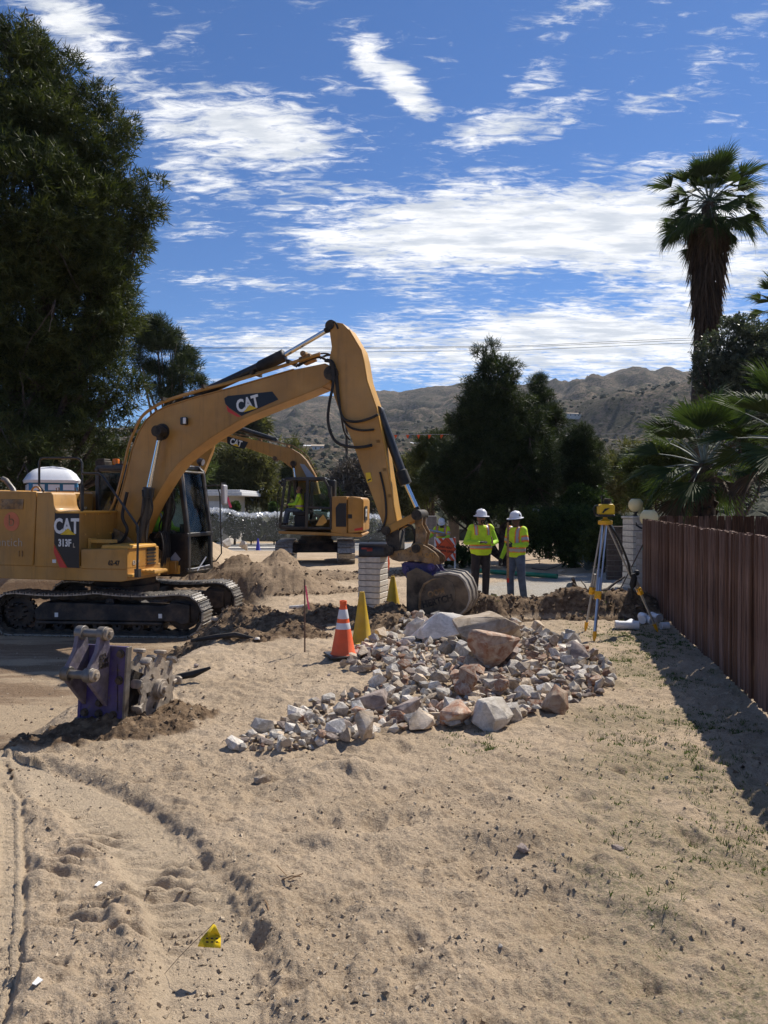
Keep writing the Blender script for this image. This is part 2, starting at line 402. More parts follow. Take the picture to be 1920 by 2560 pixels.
# ================================================================ TERRAIN
EDX = ([0, 5.5, 6.3, 7.4, 9.1, 10.4, 12, 14, 18, 24], [-3.8, -2.9, -2.45, -2.5, -2.3, -2.1, -2.3, -2.2, -2.0, -2.0])
MOUNDS = [  # cx, cy, rx, ry, h, piece
    (-3.15, 17.3, 2.5, 1.9, 1.32, 3), (-2.0, 16.5, 1.6, 1.0, .25, 3), (-4.7, 19.0, 2.2, 1.7, 1.25, 3), (-1.2, 20.0, 1.6, 1.1, .20, 3),
    (.5, 21.2, 2.2, 1.1, .14, 3), (-2.6, 21.8, 1.6, 1.0, .22, 3),
    (-2.75, 11.2, .8, .55, .16, 4), (-2.2, 12.1, .9, .5, .26, 4), (-1.6, 11.5, .8, .5, .22, 4), (-1.0, 12.2, .9, .5, .22, 4), (-1.3, 10.9, .6, .35, .16, 4), (-1.9, 10.6, .5, .35, .14, 4),
    (-.4, 12.3, .8, .5, .22, 4), (.15, 12.7, .8, .5, .25, 4), (.2, 11.5, .8, .8, .20, 4), (.7, 11.9, .7, .6, .12, 4),
    (-2.3, 6.35, .75, .32, .11, 4), (-1.85, 6.75, .45, .28, .09, 4), (-2.9, 6.0, .6, .25, .08, 4),
]
ROCKM = [(1.0, 9.5, 1.9, 1.3, .09), (1.9, 9.0, 1.3, 1.0, .05), (-.1, 7.6, 1.4, .7, .05), (.9, 8.0, 1.5, .7, .04)]
RUTA = [G(*p)[:2] for p in [(120, 1908), (240, 1945), (330, 1985), (400, 2035), (470, 2092), (540, 2160), (590, 2222), (625, 2300), (645, 2380), (662, 2470), (670, 2580), (690, 2800)]]
RUTB = [G(*p)[:2] for p in [(40, 1935), (68, 2000), (75, 2100), (78, 2250), (70, 2400), (35, 2540), (-80, 2800)]]
LUGS = [(255, 2065), (235, 2088), (213, 2112), (185, 2135), (152, 2158), (118, 2180), (445, 2140), (405, 2162), (370, 2182), (335, 2200), (300, 2220), (255, 2243), (225, 2270), (470, 2195), (440, 2230),
        (120, 2320), (170, 2300), (300, 2330), (90, 2420)]
LUGS = [(*G(*p)[:2],) for p in LUGS]
_r = np.random.RandomState(5)
DENTS = []
for _i in range(420):
    yy = 2.3 + 13 * _r.rand() ** 1.6; xx = (_r.rand() - .5) * 1.15 * yy
    DENTS.append((xx, yy, .05 + .10 * _r.rand(), .03 + .06 * _r.rand(), (_r.rand() * 1.1 - .8) * .045, _r.rand() * 3.14))
for _i in range(90):
    yy = 2.5 + 9 * _r.rand(); xx = (_r.rand() - .45) * 1.0 * yy; DENTS.append((xx, yy, .055, .13, -.028, (_r.rand() - .5) * 1.6))
for p, rr, h in [((830, 1935), .26, .06), ((760, 1960), .2, .045), ((900, 1925), .2, .05), ((660, 1935), .10, .05), ((850, 2060), .35, -.03), ((800, 2100), .2, .035), ((980, 2060), .2, -.03),
                 ((1300, 2090), .3, .05), ((1310, 2130), .18, -.035), ((1470, 2170), .35, .05), ((1260, 2400), .15, -.04), ((1220, 2410), .25, .03), ((1700, 2230), .4, .04), ((1650, 2280), .25, .04), ((1680, 2025), .2, .02),
                 ((1210, 2010), .14, -.04), ((1120, 2100), .3, .03), ((400, 2500), .09, -.03), ((480, 2450), .08, -.03)]:
    g = G(*p); DENTS.append((g.x, g.y, rr, rr * .6, h, .1))
def seg_dist(x, y, path):
    """distance to a polyline, positive to the right of its direction"""
    best = np.full(np.shape(x), 1e9); sg = np.zeros(np.shape(x)); arc = np.zeros(np.shape(x)); L = 0
    for (ax, ay), (bx, by) in zip(path[:-1], path[1:]):
        dx, dy = bx - ax, by - ay; l = math.hypot(dx, dy)
        t = np.clip(((x - ax) * dx + (y - ay) * dy) / (l * l), 0, 1)
        d = np.hypot(x - ax - t * dx, y - ay - t * dy)
        side = np.sign((x - ax) * dy - (y - ay) * dx)
        m = d < best
        best = np.where(m, d, best); sg = np.where(m, side, sg); arc = np.where(m, L + t * l, arc); L += l
    return best * sg, arc
def edge_s(x, y): return np.interp(y, *EDX) - x + .25 * fbm(x * 1.1, y * 1.1, 2, 71)
def base_z(x, y):
    fade = sstep((26 - y) / 6.)
    z = -.42 * sstep(edge_s(x, y) / 1.1) * fade
    z = z + np.interp(y, [0, 16, 25, 52, 72], [0, -.04, -.18, -.55, -.75])
    z = z + .95 * sstep((-x - 5.2) / 2.) * sstep((y - 17.3) / 1.3) * sstep((34 - y) / 6)
    z = z - .12 * sstep((-x - 4.) / 4) * sstep((14 - y) / 6)
    return z
BANKP = [(.9, 13.15), (1.8, 13.0), (2.6, 13.25), (3.4, 13.2), (4.2, 13.3), (4.9, 13.5)]
def mounds_z(x, y, fine=True):
    z = np.zeros(np.shape(x)); piece = np.zeros(np.shape(x), int); soil = np.zeros(np.shape(x))
    wob = .22 * fbm(x * 1.7, y * 1.7, 3, 31)
    for cx, cy, rx, ry, h, k in MOUNDS:
        r = np.hypot((x - cx) / rx, (y - cy) / ry) + wob * (1 if k == 4 else .7)
        v = h * (np.clip(1 - r, 0, 1) ** 1.25 if k == 3 else sstep(1.0 - r))
        z = np.where(v > z, v, z) + np.minimum(v, z) * .35; m = v > .035
        piece = np.where(m, k, piece); soil = np.maximum(soil, sstep((1.12 - r) * 2.2))
    for cx, cy, rx, ry, h in ROCKM:
        r = np.hypot((x - cx) / rx, (y - cy) / ry); z = z + h * sstep(1 - r)
    bd, arc = seg_dist(x, y, BANKP)      # bank of dug soil with the trench in front of it
    ends = sstep((x - .7) / .5) * sstep((5.0 - x) / .4)
    w = bd + .12 * fbm(x * 2.2, y * 2.2, 3, 91)
    v = (.30 + .12 * fbm(x * 1.2, y * .3, 2, 17)) * np.where(w > 0, sstep(1 - w / .38), sstep(1 + w / .9)) * ends
    tr = -.20 * np.exp(-((w - .62) / .20) ** 2) * ends
    z = z + v + tr; m = (v > .04) | (tr < -.05); piece = np.where(m, 5, piece); soil = np.maximum(soil, sstep((v - tr) * 12))
    return z, piece, soil
def drive_mask(x, y):
    far = np.interp(x, [1.2, 3.2, 6, 9], [17.6, 19.2, 22.3, 24]); near = 13.9
    w = .15 * fbm(x * 1.5, y * 1.5, 2, 44)
    return sstep((x - 1.1 + w) / .5) * sstep((far - y + w) / .5) * sstep((y - near) / .4) * sstep((7.8 - x) / .5)
def zfull(x, y):
    x = np.asarray(x, float); y = np.asarray(y, float)
    z = base_z(x, y)
    mz, piece, soil = mounds_z(x, y)
    road = sstep((edge_s(x, y) - .35) / .5) * sstep((24 - y) / 2)
    dm = drive_mask(x, y)
    street = sstep((y - 35.) / .4) * sstep((44 - y) / .4) * sstep((3 - x) / 1.)
    rough = (1 - .72 * road) * (1 - .9 * dm) * (1 - .9 * street)
    near = sstep((30 - y) / 12)
    dA = -seg_dist(x, y, RUTA)[0]; band = sstep((-dA) / .05) * sstep((dA + .46) / .06) * (y > .5)
    dB = seg_dist(x, y, RUTB)[0]; band = np.maximum(band, sstep(dB / .05) * sstep((.62 - dB) / .05) * (y > .5))
    rough = rough * (1 - .78 * band)
    z = z + rough * near * (.042 * fbm(x * .9, y * .9, 3, 3) + .024 * fbm(x * 3.6, y * 4.4, 3, 8) + .026 * fbm(x * 11, y * 11, 4, 15, .72) + .015 * np.maximum(ridge(x * 6., y * 8.5, 4, 41), 0) * sstep(fbm(x * .9, y * .9, 2, 66) * 3))
    z = z + soil * near * (.075 * np.maximum(ridge(x * 3.0, y * 3.0, 3, 23), -.2) * .6 + .045 * fbm(x * 9, y * 9, 4, 29, .65))
    pile = (piece == 3)
    z = np.where(pile, z - .02, z) + mz
    sel = (y < 16) & (y > .5) & (np.abs(x) < 12)
    xs, ys = x[sel], y[sel]
    add = np.zeros(xs.shape)
    rk = rough[sel] * (1 - .8 * soil[sel])
    for cx, cy, a, b, h, th in DENTS:
        m = (np.abs(xs - cx) < 2.6 * max(a, b)) & (np.abs(ys - cy) < 2.6 * max(a, b))
        if not m.any(): continue
        dx = xs[m] - cx; dy = ys[m] - cy; c, s = math.cos(th), math.sin(th)
        q = ((dx * c + dy * s) / a) ** 2 + ((-dx * s + dy * c) / b) ** 2
        add[m] += h * (np.exp(-q * 1.2) - .28 * np.exp(-(np.sqrt(q) - 1.5) ** 2 * 4)) * rk[m]
    for cx, cy in LUGS:
        m = (np.abs(xs - cx) < .3) & (np.abs(ys - cy) < .2)
        dx = xs[m] - cx; dy = ys[m] - cy + .25 * dx * dx / .2
        q = (dx / .13) ** 2 + (dy / .028) ** 2
        add[m] += -.045 * np.exp(-q * .8) + .022 * np.exp(-((dx / .14) ** 2 + ((dy + .055) / .03) ** 2))
    w = .03 * fbm(xs * 5, ys * 5, 3, 61)
    d, arc = seg_dist(xs, ys, RUTA); d = -d; inside = (np.abs(d) < 1.2); d = np.where(inside, d + w, 9)
    crumb = 1 + .5 * fbm(xs * 7, ys * 7, 3, 62)
    add += np.where(d < 0, -.042 * sstep((d + .45) / .10), -.042 * sstep(1 - d / .09)) * (np.abs(d) < .6)
    add += .012 * crumb * np.exp(-((d - .16) / .06) ** 2) + .008 * crumb * np.exp(-((d + .50) / .08) ** 2)
    add += .009 * np.where((d < -.05) & (d > -.40), np.sin(arc * 75 + np.abs(d + .22) * 30), 0) * sstep((fbm(xs * 2, ys * 2, 2, 5) + .15) * 5)
    d, arc = seg_dist(xs, ys, RUTB); d = np.where(np.abs(d) < 1.2, d + w * .3, 9)
    dd = d
    add += np.where((dd > 0) & (dd < 1), -.024 * sstep(dd / .04) * sstep((.62 - dd) / .05), 0) + .010 * np.exp(-((dd + .05) / .04) ** 2)
    add += np.where((dd > .03) & (dd < .58), .013 * (np.abs(((dd * 9.5) % 1) - .5) < .14) + .008 * (((arc * 14 + np.floor(dd * 9.5) * .5) % 1) < .25), 0)
    z[sel] += add
    sand_end = np.where(y < 16, 1, 1)
    zfull.band = band
    return z, piece, soil, road, dm, street
def zg(x, y):
    z = zfull(np.array([float(x)]), np.array([float(y)]))[0]; return float(z[0])

def ground_material():
    m = bpy.data.materials.new('sandy_ground'); m.use_nodes = True; t = m.node_tree; b = t.nodes['Principled BSDF']
    co = N(t, 'ShaderNodeTexCoord').outputs['Object']
    at = lambda n: N(t, 'ShaderNodeAttribute', attribute_name=n).outputs['Fac']
    n1 = noise(t, co, .9, 6, .6); n2 = noise(t, co, 7, 8, .65); n3 = noise(t, co, 55, 6, .7); n4 = noise(t, co, 105, 5, .75)
    c = mixc(t, smooth(t, n1, .3, .7), (.350, .264, .178), (.495, .382, .270))
    c = mixc(t, M_(t, 'MULTIPLY', smooth(t, n2, .52, .72), .45), c, (.235, .165, .105))
    c = mixc(t, M_(t, 'MULTIPLY', smooth(t, n3, .40, .66), .55), c, (.58, .46, .32))
    c = mixc(t, M_(t, 'MULTIPLY', smooth(t, n4, .54, .64), .7), c, (.13, .095, .066))
    c = mixc(t, M_(t, 'MULTIPLY', smooth(t, n4, .34, .44, 1., 0.), .6), c, (.70, .60, .46))
    # road: packed, with damp streaks
    ms = N(t, 'ShaderNodeMapping'); t.links.new(co, ms.inputs[0]); ms.inputs['Scale'].default_value = (.25, 1.1, 1); ms.inputs['Rotation'].default_value = (0, 0, R(12))
    rs = noise(t, ms.outputs[0], 1.3, 6, .6)
    rc = mixc(t, smooth(t, rs, .42, .58), (.20, .135, .085), (.40, .305, .205))
    rc = mixc(t, M_(t, 'MULTIPLY', smooth(t, n3, .45, .7), .35), rc, (.50, .41, .30))
    c = mixc(t, at('road'), c, rc)
    c = mixc(t, M_(t, 'MULTIPLY', at('band'), .45), c, (.52, .42, .30))
    # dug soil
    s2 = noise(t, co, 12, 8, .7)
    sc_ = mixc(t, smooth(t, s2, .35, .68), (.105, .068, .042), (.285, .200, .125))
    f = M_(t, 'ADD', at('soil'), M_(t, 'MULTIPLY', M_(t, 'SUBTRACT', n2, .5), .9), clamp=True)
    c = mixc(t, M_(t, 'MULTIPLY', smooth(t, f, .25, .75), at('soilk')), c, sc_)
    # gravel of the driveway
    vo = N(t, 'ShaderNodeTexVoronoi'); t.links.new(co, vo.inputs['Vector']); vo.inputs['Scale'].default_value = 45
    gsep = N(t, 'ShaderNodeSeparateColor'); t.links.new(vo.outputs['Color'], gsep.inputs[0])
    gc = mixc(t, gsep.outputs[0], (.24, .22, .19), (.50, .47, .42))
    gc = mixc(t, smooth(t, n1, .45, .7), gc, mixc(t, .5, gc, (.36, .28, .19)))
    c = mixc(t, at('gravel'), c, gc)
    sc2 = mixc(t, smooth(t, n2, .3, .7), (.26, .25, .24), (.34, .33, .31))
    c = mixc(t, at('street'), c, sc2)
    c = mixc(t, at('far'), c, mixc(t, smooth(t, n2, .4, .6), (.07, .065, .038), (.21, .165, .11)))
    # thin green fuzz
    c = mixc(t, M_(t, 'MULTIPLY', M_(t, 'MULTIPLY', at('grass'), smooth(t, n3, .42, .6)), .6), c, (.10, .115, .045))
    inp(t, b, 'Base Color', c); b.inputs['Roughness'].default_value = .95; b.inputs['Specular IOR Level'].default_value = .15
    bn = N(t, 'ShaderNodeBump'); bn.inputs['Strength'].default_value = .8; bn.inputs['Distance'].default_value = .028
    h = M_(t, 'ADD', M_(t, 'MULTIPLY', noise(t, co, 38, 8, .72), 1.0), M_(t, 'MULTIPLY', n4, .55))
    h = M_(t, 'ADD', h, M_(t, 'MULTIPLY', n2, 1.8))
    t.links.new(h, bn.inputs['Height']); t.links.new(bn.outputs[0], b.inputs['Normal'])
    return m
GM = ground_material()
th = np.concatenate([np.linspace(-180, -36, 60, endpoint=False), np.linspace(-36, 36, 640, endpoint=False), np.linspace(36, 180, 60, endpoint=False)])
rr = np.concatenate([np.geomspace(.25, 2.2, 18, endpoint=False), np.geomspace(2.2, 15.5, 560, endpoint=False), np.geomspace(15.5, 74, 170)])
T, RR = np.meshgrid(np.radians(th), rr, indexing='ij')
X = RR * np.sin(T); Y = RR * np.cos(T)
sh = X.shape
Z, piece, soil, road, dmask, street = zfull(X.ravel(), Y.ravel()); BAND = zfull.band
xr, yr = X.ravel(), Y.ravel()
fx = 3.23 + .21 * (yr - 6)
gmask = sstep(1 - np.abs(xr - (fx - .9)) / 1.5) * sstep((fbm(xr * 1.5, yr * 1.5, 3, 51) + .12) * 3.) * sstep((13 - yr) / 2) + .7 * sstep((fbm(xr * 1.1, yr * 1.1, 3, 77) - .33) * 6) * sstep((xr - .2) / 1) * sstep((13 - yr) / 2)
soilk = np.where((piece == 3), .62, 1.0)
farm = sstep((yr - 44.5) / 4) + sstep((-yr - 5) / 10) + sstep((np.abs(xr) - 30) / 10); farm = np.clip(farm, 0, 1)
V = np.stack([xr, yr, Z], 1)
nT, nR = sh
i, j = np.meshgrid(np.arange(nT), np.arange(nR - 1), indexing='ij')
i2 = (i + 1) % nT
FA = np.stack([i * nR + j, i * nR + j + 1, i2 * nR + j + 1, i2 * nR + j], -1).reshape(-1, 4)[:, ::-1]
# centre cap
V = np.vstack([V, [[0, 0, float(Z[0])]]])
cx = V[FA].mean(1)
pc = piece[FA[:, 0]]
fpiece = np.where(pc > 0, pc, 0)
fpiece = np.where((fpiece == 0) & (road[FA[:, 0]] > .5), 1, fpiece)
fpiece = np.where((fpiece == 0) & (dmask[FA[:, 0]] > .5), 2, fpiece)
fpiece = np.where((fpiece == 0) & (street[FA[:, 0]] > .5), 6, fpiece)
attr = dict(soil=soil, road=road, gravel=dmask, street=street, grass=np.clip(gmask, 0, 1), soilk=soilk, far=farm, band=BAND)
attr = {k: np.append(v, 0) for k, v in attr.items()}
PN = {0: ('ground', 'structure', None), 1: ('dirt_road', 'structure', None), 2: ('driveway', 'structure', None), 6: ('street', 'structure', None),
      3: ('soil_heap', 'stuff', 'heaps of excavated brown soil behind the excavator tracks'), 4: ('soil_clods', 'stuff', 'low band of dark dug-up soil clods across the site'), 5: ('soil_bank', 'stuff', 'dark lumpy bank of dug soil along the trench edge')}
for k, (nm, kd, lb) in PN.items():
    fs = FA[fpiece == k]
    if k == 0:
        c0 = len(V) - 1
    used, inv = np.unique(fs, return_inverse=True)
    me = np_mesh(nm, V[used], inv.reshape(fs.shape), GM, attrs={a: v[used] for a, v in attr.items()}, smooth=True)
    o = link(nm, me, kind=kd)
    if lb: tag(o, lb, 'soil')

# ---- hills
def e1(px):   # tan of elevation of the far ridge line, by bearing given as picture column
    xs = [-2500, -800, 0, 300, 480, 560, 640, 700, 730, 773, 790, 823, 870, 935, 958, 996, 1040, 1093, 1180, 1260, 1352, 1424, 1508, 1551, 1584, 1614, 1635, 1660, 1707, 1780, 1920, 2600, 4500]
    ys = [1140, 1100, 1080, 1070, 1066, 1062, 1040, 1019, 1006, 1002, 996, 992, 988, 979, 976, 984, 977, 970, 960, 968, 962, 955, 942, 926, 917, 919, 928, 921, 932, 925, 950, 1060, 1130]
    return (1258 - np.interp(px, xs, ys)) / F
def e2(px):
    xs = [-2500, 400, 700, 900, 1100, 1250, 1403, 1508, 1600, 1660, 1760, 1900, 2400, 4500]
    ys = [1160, 1100, 1075, 1068, 1050, 1030, 1003, 982, 965, 955, 940, 950, 1080, 1150]
    return (1258 - np.interp(px, xs, ys)) / F
thh = np.concatenate([np.linspace(-180, -34, 50, endpoint=False), np.linspace(-34, 34, 460, endpoint=False), np.linspace(34, 180, 50, endpoint=False)])
rh = np.concatenate([[70], np.geomspace(73, 2300, 330)])
T, RR = np.meshgrid(np.radians(thh), rh, indexing='ij')
X = RR * np.sin(T); Y = RR * np.cos(T)
PX = CX + F * np.tan(np.clip(T, -1.3, 1.3)); PX = np.where(np.abs(T) > 1.3, np.sign(T) * 9000, PX)
cosT = np.clip(np.cos(T), .35, 1)
E1 = e1(PX) * cosT; E2 = e2(PX) * cosT
def lerp(a, b, t): return a + (b - a) * sstep(t)
lnr = np.log(RR)
def seg(a, b): return (lnr - math.log(a)) / (math.log(b) - math.log(a))
E = np.full(RR.shape, -.0345)
E = lerp(E, -.008, seg(74, 120)); E = lerp(E, .024, seg(110, 220)); E = lerp(E, .058, seg(200, 420)); E = lerp(E, E2 * .92, seg(400, 760))
E = np.where(RR > 560, lerp(E, np.minimum(E1 * .80, E), seg(760, 980)), E)
E = lerp(E, E1, seg(950, 1650)); E = lerp(E, E1 * .62, seg(1680, 2300))
amp = sstep(seg(90, 300)) * (1 - .85 * np.exp(-((RR - 1650) / 220) ** 2))
z = CAMZ + RR * E
def gul(x, y, s):
    return -np.abs(fbm(x * s, y * s, 4, 7)) - .5 * np.abs(fbm(x * s * 2.3, y * s * 2.3, 4, 9))
z = z + amp * RR * (.060 * (gul(X, Y, 1 / 210.) + .25) + .008 * fbm(X / 35., Y / 35., 4, 19))
z = z + 5.0 * fbm(X / 45., Y / 45., 5, 33) * sstep((RR - 900) / 500)
z = z + .5 * fbm(X / 14., Y / 14., 3, 37) * sstep((RR - 80) / 60)
z[:, 0] = -1.3
VH = np.stack([X.ravel(), Y.ravel(), z.ravel()], 1); nT, nR = X.shape
i, j = np.meshgrid(np.arange(nT), np.arange(nR - 1), indexing='ij'); i2 = (i + 1) % nT
FH = np.stack([i * nR + j, i * nR + j + 1, i2 * nR + j + 1, i2 * nR + j], -1).reshape(-1, 4)[:, ::-1]
def hill_material():
    m = bpy.data.materials.new('desert_hillside'); m.use_nodes = True; t = m.node_tree; b = t.nodes['Principled BSDF']
    co = N(t, 'ShaderNodeTexCoord').outputs['Object']
    n1 = noise(t, co, .012, 8, .62); n2 = noise(t, co, .07, 8, .7); n3 = noise(t, co, .32, 6, .75)
    c = mixc(t, smooth(t, n1, .38, .62), (.105, .082, .068), (.215, .160, .118))
    c = mixc(t, smooth(t, n2, .46, .58), c, (.062, .055, .040))
    c = mixc(t, M_(t, 'MULTIPLY', smooth(t, n3, .48, .56), .9), c, (.030, .034, .018))
    c = mixc(t, M_(t, 'MULTIPLY', smooth(t, n3, .30, .38, 1., 0.), .5), c, (.40, .32, .24))
    inp(t, b, 'Base Color', c); b.inputs['Roughness'].default_value = 1.; b.inputs['Specular IOR Level'].default_value = .05
    bn = N(t, 'ShaderNodeBump'); bn.inputs['Strength'].default_value = 1.; bn.inputs['Distance'].default_value = 3.
    t.links.new(M_(t, 'ADD', n2, M_(t, 'MULTIPLY', n3, .3)), bn.inputs['Height']); t.links.new(bn.outputs[0], b.inputs['Normal'])
    return m
HM = hill_material()
o = link('hills', np_mesh('hills', VH, FH, HM, smooth=True), kind='structure')
HZ = z.copy()
def hill_z(x, y):
    r = math.hypot(x, y); a = math.degrees(math.atan2(x, y))
    i = int(np.clip(np.searchsorted(thh, a), 1, len(thh) - 1)); j = int(np.clip(np.searchsorted(rh, r), 1, len(rh) - 1))
    return float(HZ[i, j])
# ---- scrub on the hills and flats
rs = np.random.RandomState(11)
ico = bmesh.new(); bmesh.ops.create_icosphere(ico, subdivisions=1, radius=1.)
IV = np.array([v.co[:] for v in ico.verts]); IF = np.array([[v.index for v in f.verts] for f in ico.faces]); ico.free()
SCRUB = leaf_mat('desert_scrub', (.030, .036, .018), (.085, .080, .050), 0., .9)
n = 9000
aa = np.radians(rs.uniform(-34, 34, n)); r_ = 48 * (1000 / 48) ** (rs.rand(n) ** .85)
vs = []; fs = []; tn = []
Zg = z
for k in range(n):
    x, y = r_[k] * math.sin(aa[k]), r_[k] * math.cos(aa[k]); s = rs.uniform(.4, 1.2) * (1 + r_[k] / 500)
    zz_ = hill_z(x, y) if r_[k] > 74 else float(-.5 - .2 * (r_[k] - 48) / 26)
    pv = IV * (1 + .35 * (rs.rand(len(IV), 1) - .5)) * [s, s, s * rs.uniform(.6, 1.)] + [x, y, zz_ + s * .35]
    fs.append(IF + len(IV) * k); vs.append(pv); tn.append(np.full(len(IV), rs.rand()))
o = link('desert_scrub', np_mesh('desert_scrub', np.vstack(vs), np.vstack(fs), SCRUB, attrs=dict(tint=np.concatenate(tn))), kind='stuff')
tag(o, 'dark desert bushes scattered over the valley and hill slopes', 'scrub')
# ================================================================ MACHINES
def text_mesh(body, size, mats, depth=.004, bold=.0, sx=1., italic=0., spacing=1.):
    cu = bpy.data.curves.new('t', 'FONT'); cu.body = body; cu.size = size; cu.extrude = depth; cu.offset = bold; cu.align_x = 'CENTER'; cu.align_y = 'CENTER'
    cu.space_character = spacing; cu.shear = italic; cu.resolution_u = 3
    ob = bpy.data.objects.new('t', cu); COL.objects.link(ob)
    dg = bpy.context.evaluated_depsgraph_get(); me = bpy.data.meshes.new_from_object(ob.evaluated_get(dg)); me.name = 'lettering'
    bpy.data.objects.remove(ob); bpy.data.curves.remove(cu)
    me.transform(Matrix.Diagonal((sx, 1, 1, 1)))
    me.materials.clear(); me.materials.append(mats)
    return me
def place_text(parent, me, name, origin, xdir, ydir, label=None):
    """lettering lying in the plane spanned by xdir, ydir"""
    x = Vector(xdir).normalized(); y = Vector(ydir).normalized(); y = (y - x * y.dot(x)).normalized(); zz = x.cross(y)
    o = link(name, me, parent); o.matrix_local = Matrix.Translation(origin) @ Matrix((x, y, zz)).transposed().to_4x4()
    if label: o['label'] = label
    return o
def offp(pts, s): return [Vector((p[0], s, p[2])) for p in pts]
def slab(mb, pts, s0, s1, mi=0):
    """profile given as (t,_,z), extruded from side offset s0 to s1"""
    return mb.prism([Vector((p[0], s0, p[2])) for p in pts], (0, s1 - s0, 0), mi)
def shape2(mb, poly, s, thick=.006):   # thin plate lying proud on a side face towards -s
    return mb.prism([Vector((p[0], s, p[2])) for p in poly], (0, -thick, 0))
def rrect(t0, t1, z0, z1, r=.04, n=4):
    out = []
    for cx, cz, a0 in ((t1 - r, z1 - r, 0), (t0 + r, z1 - r, 90), (t0 + r, z0 + r, 180), (t1 - r, z0 + r, 270)):
        for k in range(n + 1):
            a = R(a0 + 90 * k / n); out.append(Vector((cx + r * math.cos(a), 0, cz + r * math.sin(a))))
    return out
def track_path(L, Rr, sag=.05, zb=.02):
    """closed path of a track: points (t,z) and tangents, evenly spaced later"""
    pts = []
    h = L / 2 - Rr
    for k in range(25): a = R(90 - 180 * k / 24); pts.append((h + Rr * math.cos(a), zb + Rr + Rr * math.sin(a)))
    for k in range(25): a = R(270 - 180 * k / 24); pts.append((-h + Rr * math.cos(a), zb + Rr + Rr * math.sin(a)))
    for k in range(1, 24):
        u = k / 24; pts.append((-h + 2 * h * u, zb + 2 * Rr - sag * math.sin(math.pi * ((u * 2) % 1)) + .015))
    return pts
SHOE_CACHE = {}
